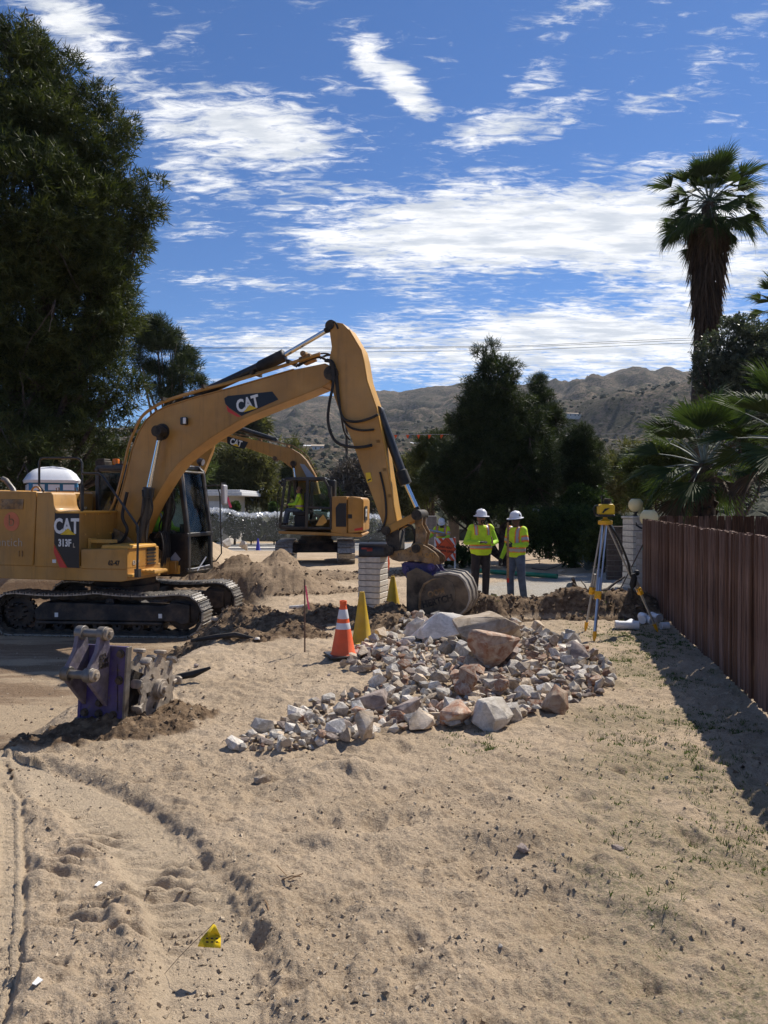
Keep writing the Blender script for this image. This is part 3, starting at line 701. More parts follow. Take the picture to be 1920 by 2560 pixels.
def make_tracks(root, L, Rr, half_gauge, wid, pitch, ang, far_first=True, sag=.045):
    """both tracks with shoes, frames, wheels. ang: heading of the undercarriage in the root's frame"""
    car = Matrix.Rotation(ang, 4, 'Z')
    def bake(mb): mb.v = [tuple(car @ Vector(v)) for v in mb.v]; return mb
    sh = MB(); sh.box((0, 0, 0), (pitch * .94, wid, .022)); 
    for k in (-.40, -.02, .36): sh.box((pitch * k, 0, .022), (.016, wid * .985, .028 if k < -.3 or k > .3 else .022))
    for sgn in (-1, 1): sh.box((pitch * .1, sgn * wid * .17, .0125), (.05, .018, .008))
    shoe_me = sh.mesh('track_shoe', MT['shoe'])
    for sgn in (-1, 1):
        y0 = sgn * half_gauge
        pts = track_path(L, Rr - .045, sag)
        P = np.array(pts); D = np.hypot(*(np.roll(P, -1, 0) - P).T); A = np.concatenate([[0], np.cumsum(D)]); n = int(round(A[-1] / pitch))
        PP = np.vstack([P, P[:1]])
        mb = MB()
        rin = [(np.interp(u, A, PP[:, 0]), np.interp(u, A, PP[:, 1])) for u in np.linspace(0, A[-1], n * 3, endpoint=False)]
        cz = Rr
        for yy in (-.085, .085):
            outer = [Vector((a, y0 + yy, b)) for a, b in rin]
            inner = []
            m = len(rin)
            for k in range(m):
                a0, b0 = rin[k - 1]; a1, b1 = rin[(k + 1) % m]; tx, tz = a1 - a0, b1 - b0; l = math.hypot(tx, tz)
                dd = .085 if k % 3 else .06
                inner.append(Vector((rin[k][0] - tz / l * dd * -1 * -1, y0 + yy, rin[k][1] + tx / l * dd * -1)) if False else Vector((rin[k][0] - (-tz / l) * -dd * -1, y0 + yy, rin[k][1] - (tx / l) * dd)))
            for k in range(m):
                q = (k + 1) % m
                a, b, c, d = outer[k], outer[q], inner[q], inner[k]; w = Vector((0, .03, 0))
                mb.add([a - w, b - w, c - w, d - w, a + w, b + w, c + w, d + w], [(0, 1, 2, 3), (7, 6, 5, 4), (3, 2, 6, 7), (0, 4, 5, 1)])
        tr = bake(mb).build('track', MT['chain'], root)
        for k in range(n):
            u = (k + .3) / n * A[-1]; e = pitch * .35
            a0, b0 = np.interp((u - e) % A[-1], A, PP[:, 0]), np.interp((u - e) % A[-1], A, PP[:, 1])
            a1, b1 = np.interp((u + e) % A[-1], A, PP[:, 0]), np.interp((u + e) % A[-1], A, PP[:, 1])
            x, zz = np.interp(u, A, PP[:, 0]), np.interp(u, A, PP[:, 1])
            tx, tz = a1 - a0, b1 - b0; l = math.hypot(tx, tz); tv = Vector((tx / l, 0, tz / l)); nv = Vector((-tz / l, 0, tx / l))   # outward (path runs clockwise)
            mm = Matrix((tv, Vector((0, 1, 0)), nv)).transposed().to_4x4()
            o = link('track_shoe', shoe_me, tr); o.matrix_local = car @ Matrix.Translation((x + nv.x * .008, y0, zz + nv.z * .008)) @ mm
        h = L / 2 - Rr; zc = Rr
        # frame
        mb = MB(); yo = .19
        mb.prism([Vector((a, y0 - yo, b)) for a, b in [(-h + .36, .26), (h - .10, .26), (h + .02, .20), (h + .16, .24), (h + .16, zc + .16), (h - .12, zc + .20), (h - .3, zc + .14), (-h + .5, zc + .18), (-h + .34, zc + .05)]], (0, 2 * yo, 0))
        mb.prism([Vector((a, y0 - yo - .035, b)) for a, b in [(-h + .40, .20), (h - .30, .20), (h - .30, .25), (-h + .40, .25)]], (0, 2 * yo + .07, 0))
        bake(mb).build('track_frame', MT['frame'], root, bevel=.02)
        # front guard plate
        for nm, xx, rr_ in (('idler', h, Rr - .11), ('sprocket', -h, Rr - .12)):
            mb = MB(); rotm = Matrix.Rotation(R(90), 3, 'X')
            if nm == 'idler':
                mb.lathe([(.02, -.10), (rr_ * .35, -.13), (rr_ * .85, -.07), (rr_, -.06), (rr_, .06), (rr_ * .85, .07), (rr_ * .35, .13), (.02, .10)], (xx, y0, zc), 32, rotm)
            else:
                mb.lathe([(.02, -.19), (rr_ * .62, -.19), (rr_ * .66, -.165), (rr_ * .66, -.04), (rr_ * .95, -.04), (rr_ * .95, .04), (.02, .06)], (xx, y0, zc), 32, rotm)
                for q in range(20):
                    a = 2 * math.pi * q / 20; mb.box((xx + rr_ * .97 * math.cos(a), y0, zc + rr_ * .97 * math.sin(a)), (.055, .07, .055), Matrix.Rotation(-a, 3, 'Y'))
                for q in range(10):
                    a = 2 * math.pi * q / 10; mb.cyl((xx + rr_ * .52 * math.cos(a), y0 - .20, zc + rr_ * .52 * math.sin(a)), (xx + rr_ * .52 * math.cos(a), y0 + .1, zc + rr_ * .52 * math.sin(a)), .018, 6)
            bake(mb).build(nm, MT['frame'], root)
        k = 7
        for q in range(k):
            mb = MB(); xx = -h + .42 + (2 * h - .84) * q / (k - 1)
            mb.lathe([(.02, -.17), (.07, -.17), (.075, -.14), (.105, -.13), (.105, .13), (.075, .14), (.07, .17), (.02, .17)], (xx, y0, .17), 16, Matrix.Rotation(R(90), 3, 'X'))
            bake(mb).build('track_roller', MT['frame'], root)
        mb = MB()
        for xx in (-.05,):
            mb.lathe([(.01, -.20), (.05, -.20), (.06, -.15), (.075, -.12), (.075, .12), (.01, .13)], (xx + .25, y0, 2 * Rr - .215), 14, Matrix.Rotation(R(90), 3, 'X'))
        bake(mb).build('carrier_roller', MT['frame'], root)
        # small white data plates
        for xx in (-h + .75, h - .35):
            mb = MB(); mb.box((xx, y0 - yo - .006 if sgn < 0 else y0 + yo + .006, .36), (.06, .01, .075)); bake(mb).build('data_plate', MT['white'], root)
    mb = MB()
    mb.prism([Vector((a, -half_gauge + .1, b)) for a, b in [(-.75, .42), (-.55, .36), (.55, .36), (.75, .42), (.55, .68), (-.55, .68)]], (0, 2 * half_gauge - .2, 0))
    mb.lathe([(.05, .66), (.62, .66), (.62, .80), (.05, .80)], (0, 0, 0), 32)
    bake(mb).build('centre_frame', MT['frame'], root, bevel=.02)
    rg = MB(); rg.lathe([(.3, .78), (.55, .78), (.55, .915), (.3, .915)], (0, 0, 0), 32)
    rg.build('swing_ring', MT['frame'], root)
def hose(name, pts, r, parent, m='blackmat', n=8):
    # smooth a control polyline with Catmull-Rom
    P = [Vector(p) for p in pts]; P = [P[0] * 2 - P[1]] + P + [P[-1] * 2 - P[-2]]; out = []
    for i in range(1, len(P) - 2):
        for k in range(6):
            t = k / 6; a, b, c, d = P[i-1], P[i], P[i+1], P[i+2]
            out.append(.5 * ((2*b) + (c - a) * t + (2*a - 5*b + 4*c - d) * t*t + (3*b - a - 3*c + d) * t*t*t))
    out.append(P[-2]); mb = MB(); mb.tube(out, r, n); return mb.build(name, MT[m], parent)
def cylinder(root, name, a, b, c, rb, rr_, pin=True):
    """hydraulic cylinder: barrel a->b, rod b->c"""
    a, b, c = Vector(a), Vector(b), Vector(c); u = (b - a).normalized()
    mb = MB(); mb.tube([a - u * .04, a, a + u * .02, b - u * .18, b - u * .175, b - u * .01, b], [rb * .8, rb, rb, rb, rb * 1.18, rb * 1.18, rb * .75], 20)
    mb.cyl(a + Vector((0, -rb * 1.1, 0)), a + Vector((0, rb * 1.1, 0)), rb * .95, 16)
    o = mb.build(name, MT['black'], root)
    mr = MB(); mr.cyl(b - u * .02, c - u * .09, rr_, 16); mr.build('rod', MT['chrome'], o)
    me = MB(); me.cyl(c + Vector((0, -rb * 1.15, 0)), c + Vector((0, rb * 1.15, 0)), rb * .9, 18); me.tube([c - u * .16, c], [rr_ * 1.15, rr_ * 1.6], 12); me.build('rod_eye', MT['chain'], o)
    return o
def cat_logo(parent, plane_s, c, hgt, up=(0, 0, 1), xd=(1, 0, 0), sgn=-1, tri=True):
    """white CAT lettering with the yellow triangle on a side face; c=(t,z)"""
    x = Vector(xd).normalized(); y = Vector(up).normalized()
    o3 = Vector((c[0], plane_s, c[1]))
    place_text(parent, text_mesh('CAT', hgt * 1.36, MT['white'], .003, hgt * .045, .74, spacing=.98), 'lettering', o3 + Vector((0, sgn * .006, 0)), x, y)
    if tri:
        nrm = Vector((0, sgn * .005, 0)); b = o3 + Vector((0, sgn * .012, 0)) - y * hgt * .52
        mb = MB(); mb.prism([b - x * hgt * .55 + x * hgt * .1, b + x * hgt * .75, b + x * hgt * .15 + y * hgt * .42], nrm); mb.build('logo_triangle', MT['yellow'], parent)

# ---------------------------------------------------------------- near excavator
C1 = (-4.86, 14.45); z1 = float(base_z(np.array([-4.9]), np.array([14.0]))[0]) + .01
A1 = R(-17)
P1 = Plane((C1[0], C1[1], z1), A1)
ex = thing('excavator', 'big ochre excavator in front, its bucket lowered beside the rock heap', 'excavator', (C1[0], C1[1], z1), A1, 'excavators on the site')
m1 = P1.m
make_tracks(ex, 3.74, .395, 1.0, .5, .1715, R(17 - 4.7))
SN = -1.25     # near side face of the body
def q(px, py, s=SN): return m1(px, py, s)
# base frame
mb = MB(); slab(mb, [q(317, 1418), q(317, 1452), q(300, 1455), q(-330, 1436), q(-330, 1402)], SN + .01, -.25)
slab(mb, [q(317, 1418), q(317, 1452), q(300, 1455), q(-330, 1436), q(-330, 1402)], .25, 1.24)
slab(mb, [q(300, 1408), q(300, 1450), q(-330, 1434), q(-330, 1400)], -.26, .26)
mb.build('deck_frame', MT['cat'], ex, bevel=.012)
tn = lambda px, py, s=SN: q(px, py, s)
def panel(name, pts, s0, s1, m='cat', bevel=.02, label=None):
    mb = MB(); slab(mb, pts, s0, s1); return mb.build(name, MT[m], ex, bevel=bevel, label=label)
panel('engine_door', [q(82, 1229), q(90, 1229), q(82.5, 1416), q(-140, 1410), q(-140, 1224)], SN, -.55)
panel('counterweight', [q(-143, 1222), q(-143, 1410), q(-210, 1404), q(-290, 1380), q(-290, 1250), q(-250, 1220)], SN, 1.25, bevel=.06)
panel('side_panel', [q(84, 1417), q(92, 1231), q(126, 1230), q(131, 1238), q(133, 1262), q(138, 1274), q(148, 1279), q(148, 1419)], SN + .002, -.62)
tk = panel('hydraulic_tank', [q(137.5, 1281), q(198, 1281), q(198, 1420), q(137.5, 1419)], SN + .004, -.20, 'cat')
# black decal over the tank side
mb = MB(); shape2(mb, [q(137.5, 1280), q(198, 1282), q(198, 1420), q(170, 1419), q(136, 1359)], SN); mb.build('decal_plate', MT['decal'], ex, smooth=None)
mb = MB(); shape2(mb, [q(135.5, 1362), q(168.5, 1419.5), q(150, 1418.5), q(135, 1380)], SN - .002); mb.build('decal_stripe', MT['red'], ex, smooth=None)
c = q(167, 1317); cat_logo(ex, SN - .006, (c.x, c.z), q(167, 1299).z - q(167, 1337).z)
c = q(163, 1358); place_text(ex, text_mesh('313F', .172, MT['white'], .003, .006, .80), 'lettering', Vector((c.x, SN - .012, c.z)), (1, 0, 0), (0, 0, 1))
c = q(186, 1364); place_text(ex, text_mesh('L', .10, MT['greyprint'], .003, .004, .8), 'lettering', Vector((c.x, SN - .012, c.z)), (1, 0, 0), (0, 0, 1))
c = q(136, 1403); mb = MB(); mb.box((c.x, SN - .004, c.z), (.075, .008, .06)); mb.build('data_plate', MT['white'], ex)
c = q(52, 1384)
for dx in (-.035, .035):
    mb = MB(); mb.box((c.x + dx, SN - .006, c.z), (.016, .012, .10)); mb.build('door_latch', MT['catworn'], ex)
# vent recess
mb = MB(); mb.prism([Vector((p.x, SN - .001, p.z)) for p in [q(2, 1248), q(60, 1248), q(58, 1273), q(2, 1273)]], (0, -.012, 0)); vf = mb.build('vent', MT['catworn'], ex, bevel=.005)
# orange round b sign and lettering
c = q(29, 1304); mb = MB(); mb.lathe([(.001, 0), (.168, 0), (.168, .005), (.001, .005)], (c.x, SN, c.z), 40, Matrix.Rotation(R(90), 3, 'X')); mb.build('round_sign', MT['salmon'], ex)
place_text(ex, text_mesh('b', .30, MT['catworn'], .003, -.004, .95), 'lettering', Vector((c.x, SN - .009, c.z + .01)), (1, 0, 0), (0, 0, 1))
c = q(10, 1356); place_text(ex, text_mesh('bountich', .215, MT['greyprint'], .003, -.002, 1.0, spacing=1.08), 'lettering', Vector((c.x, SN - .004, c.z)), (1, 0, 0), (0, 0, 1))
# fuel tank with lid and front grille
fa = [q(202, 1373), q(317, 1372), q(317, 1425), q(202, 1423)]
ft = panel('fuel_tank', fa, SN - .002, -.30, bevel=.02)
lid = [q(250, 1363), q(318, 1365), q(320, 1373), q(247, 1373)]
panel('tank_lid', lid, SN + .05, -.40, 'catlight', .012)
c = q(285, 1408); place_text(ex, text_mesh('62-47', .115, MT['blackprint'], .003, .003, .85), 'lettering', Vector((c.x, SN - .006, c.z)), (1, 0, 0), (0, 0, 1))
tf = q(317, 1400).x; zt = q(317, 1372).z; zb_ = q(317, 1425).z
mb = MB()
for k in range(5): mb.box((tf + .012, -.55, zb_ + .06 + k * .062), (.012, .26, .026))
mb.box((tf + .012, -.55, zt - .05), (.012, .26, .05)); mb.build('grille', MT['black'], ex)
place_text(ex, text_mesh('62-47', .10, MT['greyprint'], .003, .003, .8), 'lettering', Vector((tf + .005, -1.0, q(285, 1408).z)), (0, 1, 0), (0, 0, 1))
# front of the hydraulic tank: bolts, bracket
tb = q(198, 1350).x
mb = MB()
for yy in (-1.1, -.75, -.4):
    for zz_ in (1.35, 1.75, 2.1): b9 = MB(); b9.box((tb + .008, yy, zz_), (.016, .03, .03)); b9.build('bolt', MT['catlight'], ex)
mb.bb(tb + .03, tb + .5, -1.02, -.88, 1.60, 1.66); mb.bb(tb + .01, tb + .06, -1.04, -.86, 1.48, 1.68)
mb.build('bracket', MT['catlight'], ex, bevel=.006)
# tank top
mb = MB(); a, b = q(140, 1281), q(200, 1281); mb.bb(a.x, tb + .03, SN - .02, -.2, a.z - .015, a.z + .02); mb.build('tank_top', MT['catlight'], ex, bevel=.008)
# step tread and front deck
c = q(317, 1440); mb = MB(); mb.bb(c.x, c.x + .10, -1.24, -.3, c.z - .02, c.z + .03); mb.bb(c.x, c.x + .34, -.95, -.55, c.z + .03, c.z + .07)
for k in range(4): mb.bb(c.x + .05 + k * .08, c.x + .09 + k * .08, -.93, -.57, c.z + .07, c.z + .085)
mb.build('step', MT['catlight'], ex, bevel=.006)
# top deck hood between tank and engine, far side box
hz_ = q(100, 1229).z
mb = MB(); slab(mb, [q(84, 1229), q(90, 1229), q(84, 1400), q(-140, 1400), q(-140, 1224)], -.56, .30); slab(mb, [q(-140, 1235), q(-140, 1300), q(60, 1300), q(60, 1235)], .28, 1.2); mb.build('engine_hood', MT['cat'], ex, bevel=.03)
bx0, bx1 = m1(132, 1260, .5).x, m1(246, 1260, .5).x; zt2, zb2 = m1(180, 1228, .5).z, m1(180, 1276, .5).z
mb = MB(); mb.bb(bx0, bx1, .45, 1.15, zb2 - .3, zt2); mb.bb(bx0, bx1, .44, .452, zt2 - .12, zt2 - .10); mb.build('tool_box', MT['cat'], ex, bevel=.015)
mb = MB(); mb.bb(q(148, 1300).x - .3, bx1, -.6, 1.2, 1.1, zb2 - .1); mb.build('valve_cover', MT['catworn'], ex, bevel=.02)
# chains / shackles on the hood
for px in (143, 190):
    a = m1(px, 1232, .1)
    mb = MB()
    for k in range(6): mb.box((a.x, .1, a.z - .06 * k), (.03 if k % 2 else .012, .012 if k % 2 else .03, .07))
    mb.tube([a + Vector((0, 0, 0)), a + Vector((-.02, 0, .09)), a + Vector((.04, 0, .10)), a + Vector((.05, 0, .02))], .012, 6)
    mb.build('lifting_chain', MT['rust'], ex)
a = m1(153, 1264, -.7); mb = MB(); mb.ball((a.x, -.7, a.z), .12, 12, sc=(1.1, 1, .8)); mb.bb(a.x, a.x + .22, -.8, -.62, a.z - .10, a.z); mb.build('fuel_pump', MT['black'], ex)
a = m1(195, 1270, -.4); mb = MB(); mb.box((a.x, -.4, a.z), (.25, .2, .05)); mb.cyl(a, a + Vector((0, 0, .15)), .03, 8); mb.build('filler_cap', MT['chain'], ex)
# exhaust
a = m1(37, 1228, .2); mb = MB(); mb.tube([a + Vector((0, 0, -.1)), a + Vector((-.04, 0, .03)), a + Vector((-.22, 0, .22)), a + Vector((-.30, 0, .25))], .055, 12); mb.build('exhaust', MT['steel'], ex)
a = m1(90, 1222, -.2); mb = MB(); mb.tube([a + Vector((.1*math.cos(R(k)), 0, .1*math.sin(R(k))-.06)) for k in range(0, 181, 20)], .018, 6); mb.build('lifting_eye', MT['cat'], ex)
# hand rails
rl = [m1(x, y, -1.05) for x, y in [(110, 1228), (98, 1212), (98, 1155), (102, 1147), (110, 1145), (192, 1145), (201, 1149), (205, 1158), (205, 1282)]]
mb = MB(); mb.tube(rl, .02, 8); mb.tube([m1(205, 1212, -1.05), m1(205, 1277, -1.05)], .034, 8); mb.build('guard_rail', MT['black'], ex)
rl = [m1(x, y, -1.18) for x, y in [(205, 1183), (246, 1184), (254, 1188), (262, 1198)]] + [m1(x, y, -1.22) for x, y in [(338, 1306), (344, 1316), (345, 1330), (343, 1440)]]
mb = MB(); mb.tube(rl, .02, 8); mb.bb(rl[-1].x - .03, rl[-1].x + .05, -1.26, -1.18, rl[-1].z - .02, rl[-1].z + .12); mb.build('hand_rail', MT['black'], ex)

# ---- boom
BW = .20
boom_px = [(270, 1330), (286, 1290), (300, 1245), (314, 1194), (330, 1125), (348, 1080), (366, 1050), (390, 1029), (420, 1015), (495, 992), (570, 972), (734, 924), (812, 908), (824, 914), (830, 932), (826, 955), (806, 967), (734, 996), (660, 1025), (599, 1050), (531, 1091), (483, 1126), (450, 1153), (425, 1183), (402, 1220), (380, 1258), (360, 1298), (345, 1335), (330, 1368), (305, 1378), (282, 1368)]
bp = [m1(x, y, -BW) for x, y in boom_px]
mb = MB(); slab(mb, bp, -BW, BW); bo = mb.build('boom', MT['cat'], ex, bevel=.012)
# flanges and weld seam
def ribbon(pts, s0, s1, thick, name, m, parent):
    mb = MB(); rings = []
    for i, p in enumerate(pts):
        a, b = pts[max(i-1, 0)], pts[min(i+1, len(pts)-1)]; d = (b - a).normalized(); nrm = Vector((-d.z, 0, d.x))
        rings.append([Vector((p.x, s0, p.z)), Vector((p.x, s1, p.z)), Vector((p.x, s1, p.z)) + nrm * thick, Vector((p.x, s0, p.z)) + nrm * thick])
    mb.loft(rings); return mb.build(name, MT[m], parent, smooth=30)
top = bp[1:12]; ribbon(top, -BW - .012, BW + .012, .014, 'top_plate', 'cat', bo)
bot = bp[-4:15:-1]; ribbon([Vector((p.x, 0, p.z)) for p in bot], -BW - .012, BW + .012, -.012, 'bottom_plate', 'cat', bo)
# decal on the boom
dec = [(561, 996), (570, 990), (681, 979), (696, 999), (604, 1040), (573, 1019), (564, 1010)]
mb = MB(); shape2(mb, [m1(x, y, -BW) for x, y in dec], -BW - .001); mb.build('decal_plate', MT['decal'], bo, smooth=None)
mb = MB(); shape2(mb, [m1(x, y, -BW) for x, y in [(566, 1013), (573, 1021), (603, 1042), (594, 1042), (570, 1029)]], -BW - .003); mb.build('decal_stripe', MT['red'], bo, smooth=None)
c = m1(620, 1011, -BW); c2 = m1(690, 991, -BW); c0 = m1(560, 1029, -BW); xd = (c2 - c0); xd.y = 0
cat_logo(bo, -BW - .007, (c.x, c.z), .225, up=(-xd.z, 0, xd.x), xd=xd)
# work light
a = m1(462, 1053, -BW - .03); mb = MB(); mb.bb(a.x - .06, a.x + .06, -BW - .10, -BW, a.z - .07, a.z + .07); wl = mb.build('work_light', MT['black'], bo, bevel=.02)
mb = MB(); mb.bb(a.x + .01, a.x + .065, -BW - .115, -BW - .09, a.z - .055, a.z + .055); mb.build('lamp_lens', MT['white'], bo, bevel=.008)
# boom cylinder pin boss
a = m1(401, 1079, -BW - .06); mb = MB(); mb.cyl((a.x, -BW - .20, a.z), (a.x, BW + .20, a.z), .10, 20); mb.lathe([(.02, 0), (.15, 0), (.15, .02), (.02, .02)], (a.x, -BW - .001, a.z), 24, Matrix.Rotation(R(90), 3, 'X')); mb.build('boom_pin', MT['chain'], bo)
for s_ in (-.36, .36):
    a = m1(401, 1079, -.36); b = m1(372, 1218, -.36); c = m1(352, 1385, -.36)
    a, b, c = [Vector((p.x, s_, p.z)) for p in (a, b, c)]
    cylinder(ex, 'boom_cylinder', c, b, a, .088, .042)
    for k in (-1, 1): hose('hydraulic_hose', [b + Vector((.07*k, -.09, -.05)), b + Vector((.09*k + .05, -.1, -.4)), c + Vector((.10*k + .05, -.06, .45)), c + Vector((.12, 0, .1))], .016, ex)
# pipes along the boom top
for j_, s_ in enumerate((-.15, -.07, .07, .15)):
    pl = [m1(x, y, s_) + Vector((0, 0, .045 + .02 * (j_ % 2))) for x, y in [(270, 1310), (288, 1270), (300, 1235), (313, 1185), (328, 1120), (346, 1075), (364, 1045), (390, 1022), (420, 1008), (495, 985), (570, 965), (700, 925), (760, 905), (800, 893)]]
    for p_ in pl[:7]: p_.x -= .05
    hose('hydraulic_pipe', pl, .022, bo, 'cat', 8)
for px, py in [(292, 1262), (318, 1165), (343, 1085), (420, 1007), (520, 976), (640, 942), (730, 915)]:
    a = m1(px, py, 0); mb = MB(); mb.box((a.x, 0, a.z + .05), (.05, .40, .06)); mb.build('pipe_clamp', MT['chain'], bo)
a = m1(770, 903, 0); mb = MB(); mb.box((a.x, 0, a.z + .03), (.22, .30, .10), Matrix.Rotation(R(-18), 3, 'Y')); mb.cyl((a.x - .02, -.2, a.z + .1), (a.x - .02, .2, a.z + .1), .05, 12); mb.build('valve_block', MT['catworn'], bo, bevel=.01)
# ---- stick
SW = .15
stick_px = [(838, 805), (856, 808), (872, 824), (903, 876), (910, 905), (918, 953), (941, 1020), (958, 1100), (974, 1200), (984, 1262), (995, 1320), (999, 1372), (980, 1386), (966, 1352), (962, 1326), (932, 1244), (903, 1170), (879, 1098), (859, 1056), (835, 991), (825, 960), (822, 900), (829, 868), (824, 832), (826, 812)]
sp = [m1(x, y, -SW) for x, y in stick_px]
mb = MB(); slab(mb, sp, -SW, SW); st_ = mb.build('stick', MT['cat'], ex, bevel=.012)
ribbon(sp[2:11], -SW - .008, SW + .008, .012, 'stick_front_plate', 'catlight', st_)
# darker working end
mb = MB(); slab(mb, [m1(x, y, -SW) for x, y in [(961, 1318), (990, 1316), (998, 1330), (1000, 1374), (981, 1388), (966, 1355)]], -SW - .012, SW + .012); mb.build('stick_end', MT['chain'], st_, bevel=.01)
mb = MB(); shape2(mb, [m1(x, y, -SW) for x, y in [(914, 1182), (926, 1181), (931, 1203), (918, 1207)]], -SW - .002); mb.build('warning_label', MT['yellow'], st_, smooth=None)
mb = MB(); shape2(mb, [m1(x, y, -SW) for x, y in [(917, 1194), (920.5, 1185), (925, 1192.5)]], -SW - .005, .002); mb.prism([Vector((p.x, -SW - .005, p.z)) for p in [m1(919, 1204, -SW), m1(928, 1199, -SW), m1(927, 1196, -SW), m1(920, 1199, -SW)]], (0, -.004, 0)); mb.build('label_symbol', MT['blackprint'], st_, smooth=None)
# pivots
a = m1(838, 938, 0); mb = MB(); mb.cyl((a.x, -.24, a.z), (a.x, .24, a.z), .12, 20); mb.build('stick_pin', MT['chain'], st_)
a = m1(833, 818, 0); mb = MB(); mb.cyl((a.x, -.18, a.z), (a.x, .18, a.z), .075, 18); mb.build('stick_pin', MT['chain'], st_)
b = m1(713, 887, 0); c = m1(500, 990, 0)
cylinder(ex, 'stick_cylinder', c + Vector((0, 0, .03)), b, a, .082, .042)
mb = MB(); k = (b - c).normalized(); mb.tube([b - k * .55 + Vector((0, 0, .0)), b - k * .5, b - k * .02], [.09, .108, .112], 14); mb.build('cylinder_sleeve', MT['blackmat'], ex)
mb = MB(); mb.cyl(a + Vector((0, -.13, 0)), a + Vector((0, .13, 0)), .10, 18); mb.build('cylinder_eye', MT['blackmat'], ex)
# bucket cylinder
a = m1(944, 1030, 0); b = m1(1016, 1212, 0); c = m1(1050, 1290, 0)
off = Vector((.03, 0, .02))
cylinder(ex, 'bucket_cylinder', a + off, b, c, .074, .038)
mb = MB(); k = (b - a).normalized(); mb.tube([b - k * .26, b - k * .24, b - k * .01], [.08, .102, .102], 16); mb.build('cylinder_sleeve', MT['blackmat'], ex)
for s_ in (-.11, .11):
    mb = MB(); mb.prism([Vector((p.x, s_ - .02, p.z)) for p in [m1(925, 1000, 0), m1(948, 1018, 0), m1(950, 1040, 0), m1(938, 1048, 0), m1(932, 1044, 0)]], (0, .04, 0)); mb.build('cylinder_ear', MT['cat'], st_, bevel=.008)
# linkage
for s_ in (-.19, .19):
    mb = MB(); a, b = m1(974, 1326, 0), m1(1050, 1287, 0); a.y = b.y = s_
    d = (b - a).normalized(); nn_ = Vector((-d.z, 0, d.x))
    mb.prism([a + nn_ * .065, a - nn_ * .065, b - nn_ * .055, b + nn_ * .055], (0, .03, 0)); mb.build('idler_link', MT['cat'], ex, bevel=.008)
mb = MB(); a, b = m1(1050, 1287, 0), m1(1050, 1370, 0)
for s_ in (-.13, .10):
    mb.prism([Vector((p.x, s_, p.z)) for p in [m1(1040, 1285, 0), m1(1062, 1285, 0), m1(1060, 1310, 0), m1(1072, 1332, 0), m1(1064, 1368, 0), m1(1042, 1370, 0), m1(1044, 1330, 0)]], (0, .035, 0))
mb.build('power_link', MT['catworn'], ex, bevel=.008)
for p_, r_ in ((m1(1050, 1287, 0), .088), (m1(974, 1326, 0), .075), (m1(981, 1375, 0), .085), (m1(1048, 1370, 0), .07)):
    mb = MB(); mb.cyl((p_.x, -.235, p_.z), (p_.x, .235, p_.z), r_, 18); mb.cyl((p_.x, -.25, p_.z), (p_.x, .25, p_.z), r_ * .55, 8); mb.build('link_pin', MT['chain'], ex)
# quick coupler
cp = [(974, 1385), (982, 1378), (1010, 1374), (1028, 1366), (1036, 1358), (1050, 1358), (1068, 1366), (1088, 1380), (1098, 1392), (1100, 1408), (1088, 1412), (1040, 1402), (1000, 1404), (982, 1399), (975, 1393)]
mb = MB()
for s_ in (-.19, .15): slab(mb, [m1(x, y, -.15) for x, y in cp], s_, s_ + .04)
mb.build('quick_coupler', MT['catworn'], ex, bevel=.008)
mb = MB(); slab(mb, [m1(x, y, 0) for x, y in [(985, 1382), (1050, 1372), (1090, 1392), (1088, 1404), (1040, 1396), (990, 1397)]], -.15, .15); mb.build('coupler_block', MT['chain'], ex)
c = m1(1075, 1389, -.19); place_text(ex, text_mesh('CAT', .11, MT['cat'], .003, .003, .8), 'lettering', Vector((c.x, -.197, c.z)), (1, 0, 0), (0, 0, 1))
hose('hydraulic_hose', [m1(1082, 1372, -.1), m1(1104, 1385, -.1), m1(1112, 1396, -.05), m1(1106, 1406, 0), m1(1090, 1410, 0)], .018, ex, 'rust')
hose('hydraulic_hose', [m1(998, 1325, -.1), m1(1012, 1312, -.12), m1(1030, 1318, -.1), m1(1038, 1345, -.05), m1(1030, 1368, 0)], .022, ex)
# ---- bucket
bk = bpy.data.objects.new('bucket_group', None)
BN, BF = -.34, .34
side = [(1016, 1440), (1016, 1432), (1041, 1419), (1060, 1428), (1085, 1441), (1120, 1436), (1146, 1441), (1160, 1456), (1170, 1480), (1172, 1500), (1164, 1520), (1148, 1534), (1100, 1548), (1060, 1556), (1030, 1562), (1016, 1558)]
sp_ = [m1(x, y, BN) for x, y in side]
mb = MB(); slab(mb, sp_, BN, BN + .03); slab(mb, sp_, BF - .03, BF)
bk = mb.build('bucket', MT['bucket'], ex, bevel=.006)
shell = sp_[4:15]
ribbon(shell, BN - .005, BF + .005, .03, 'bucket_shell', 'bucketrim', bk)
for s0 in (BN + .16, BF - .20): ribbon(shell[:8], s0, s0 + .035, .055, 'wear_strip', 'bucketrim', bk)
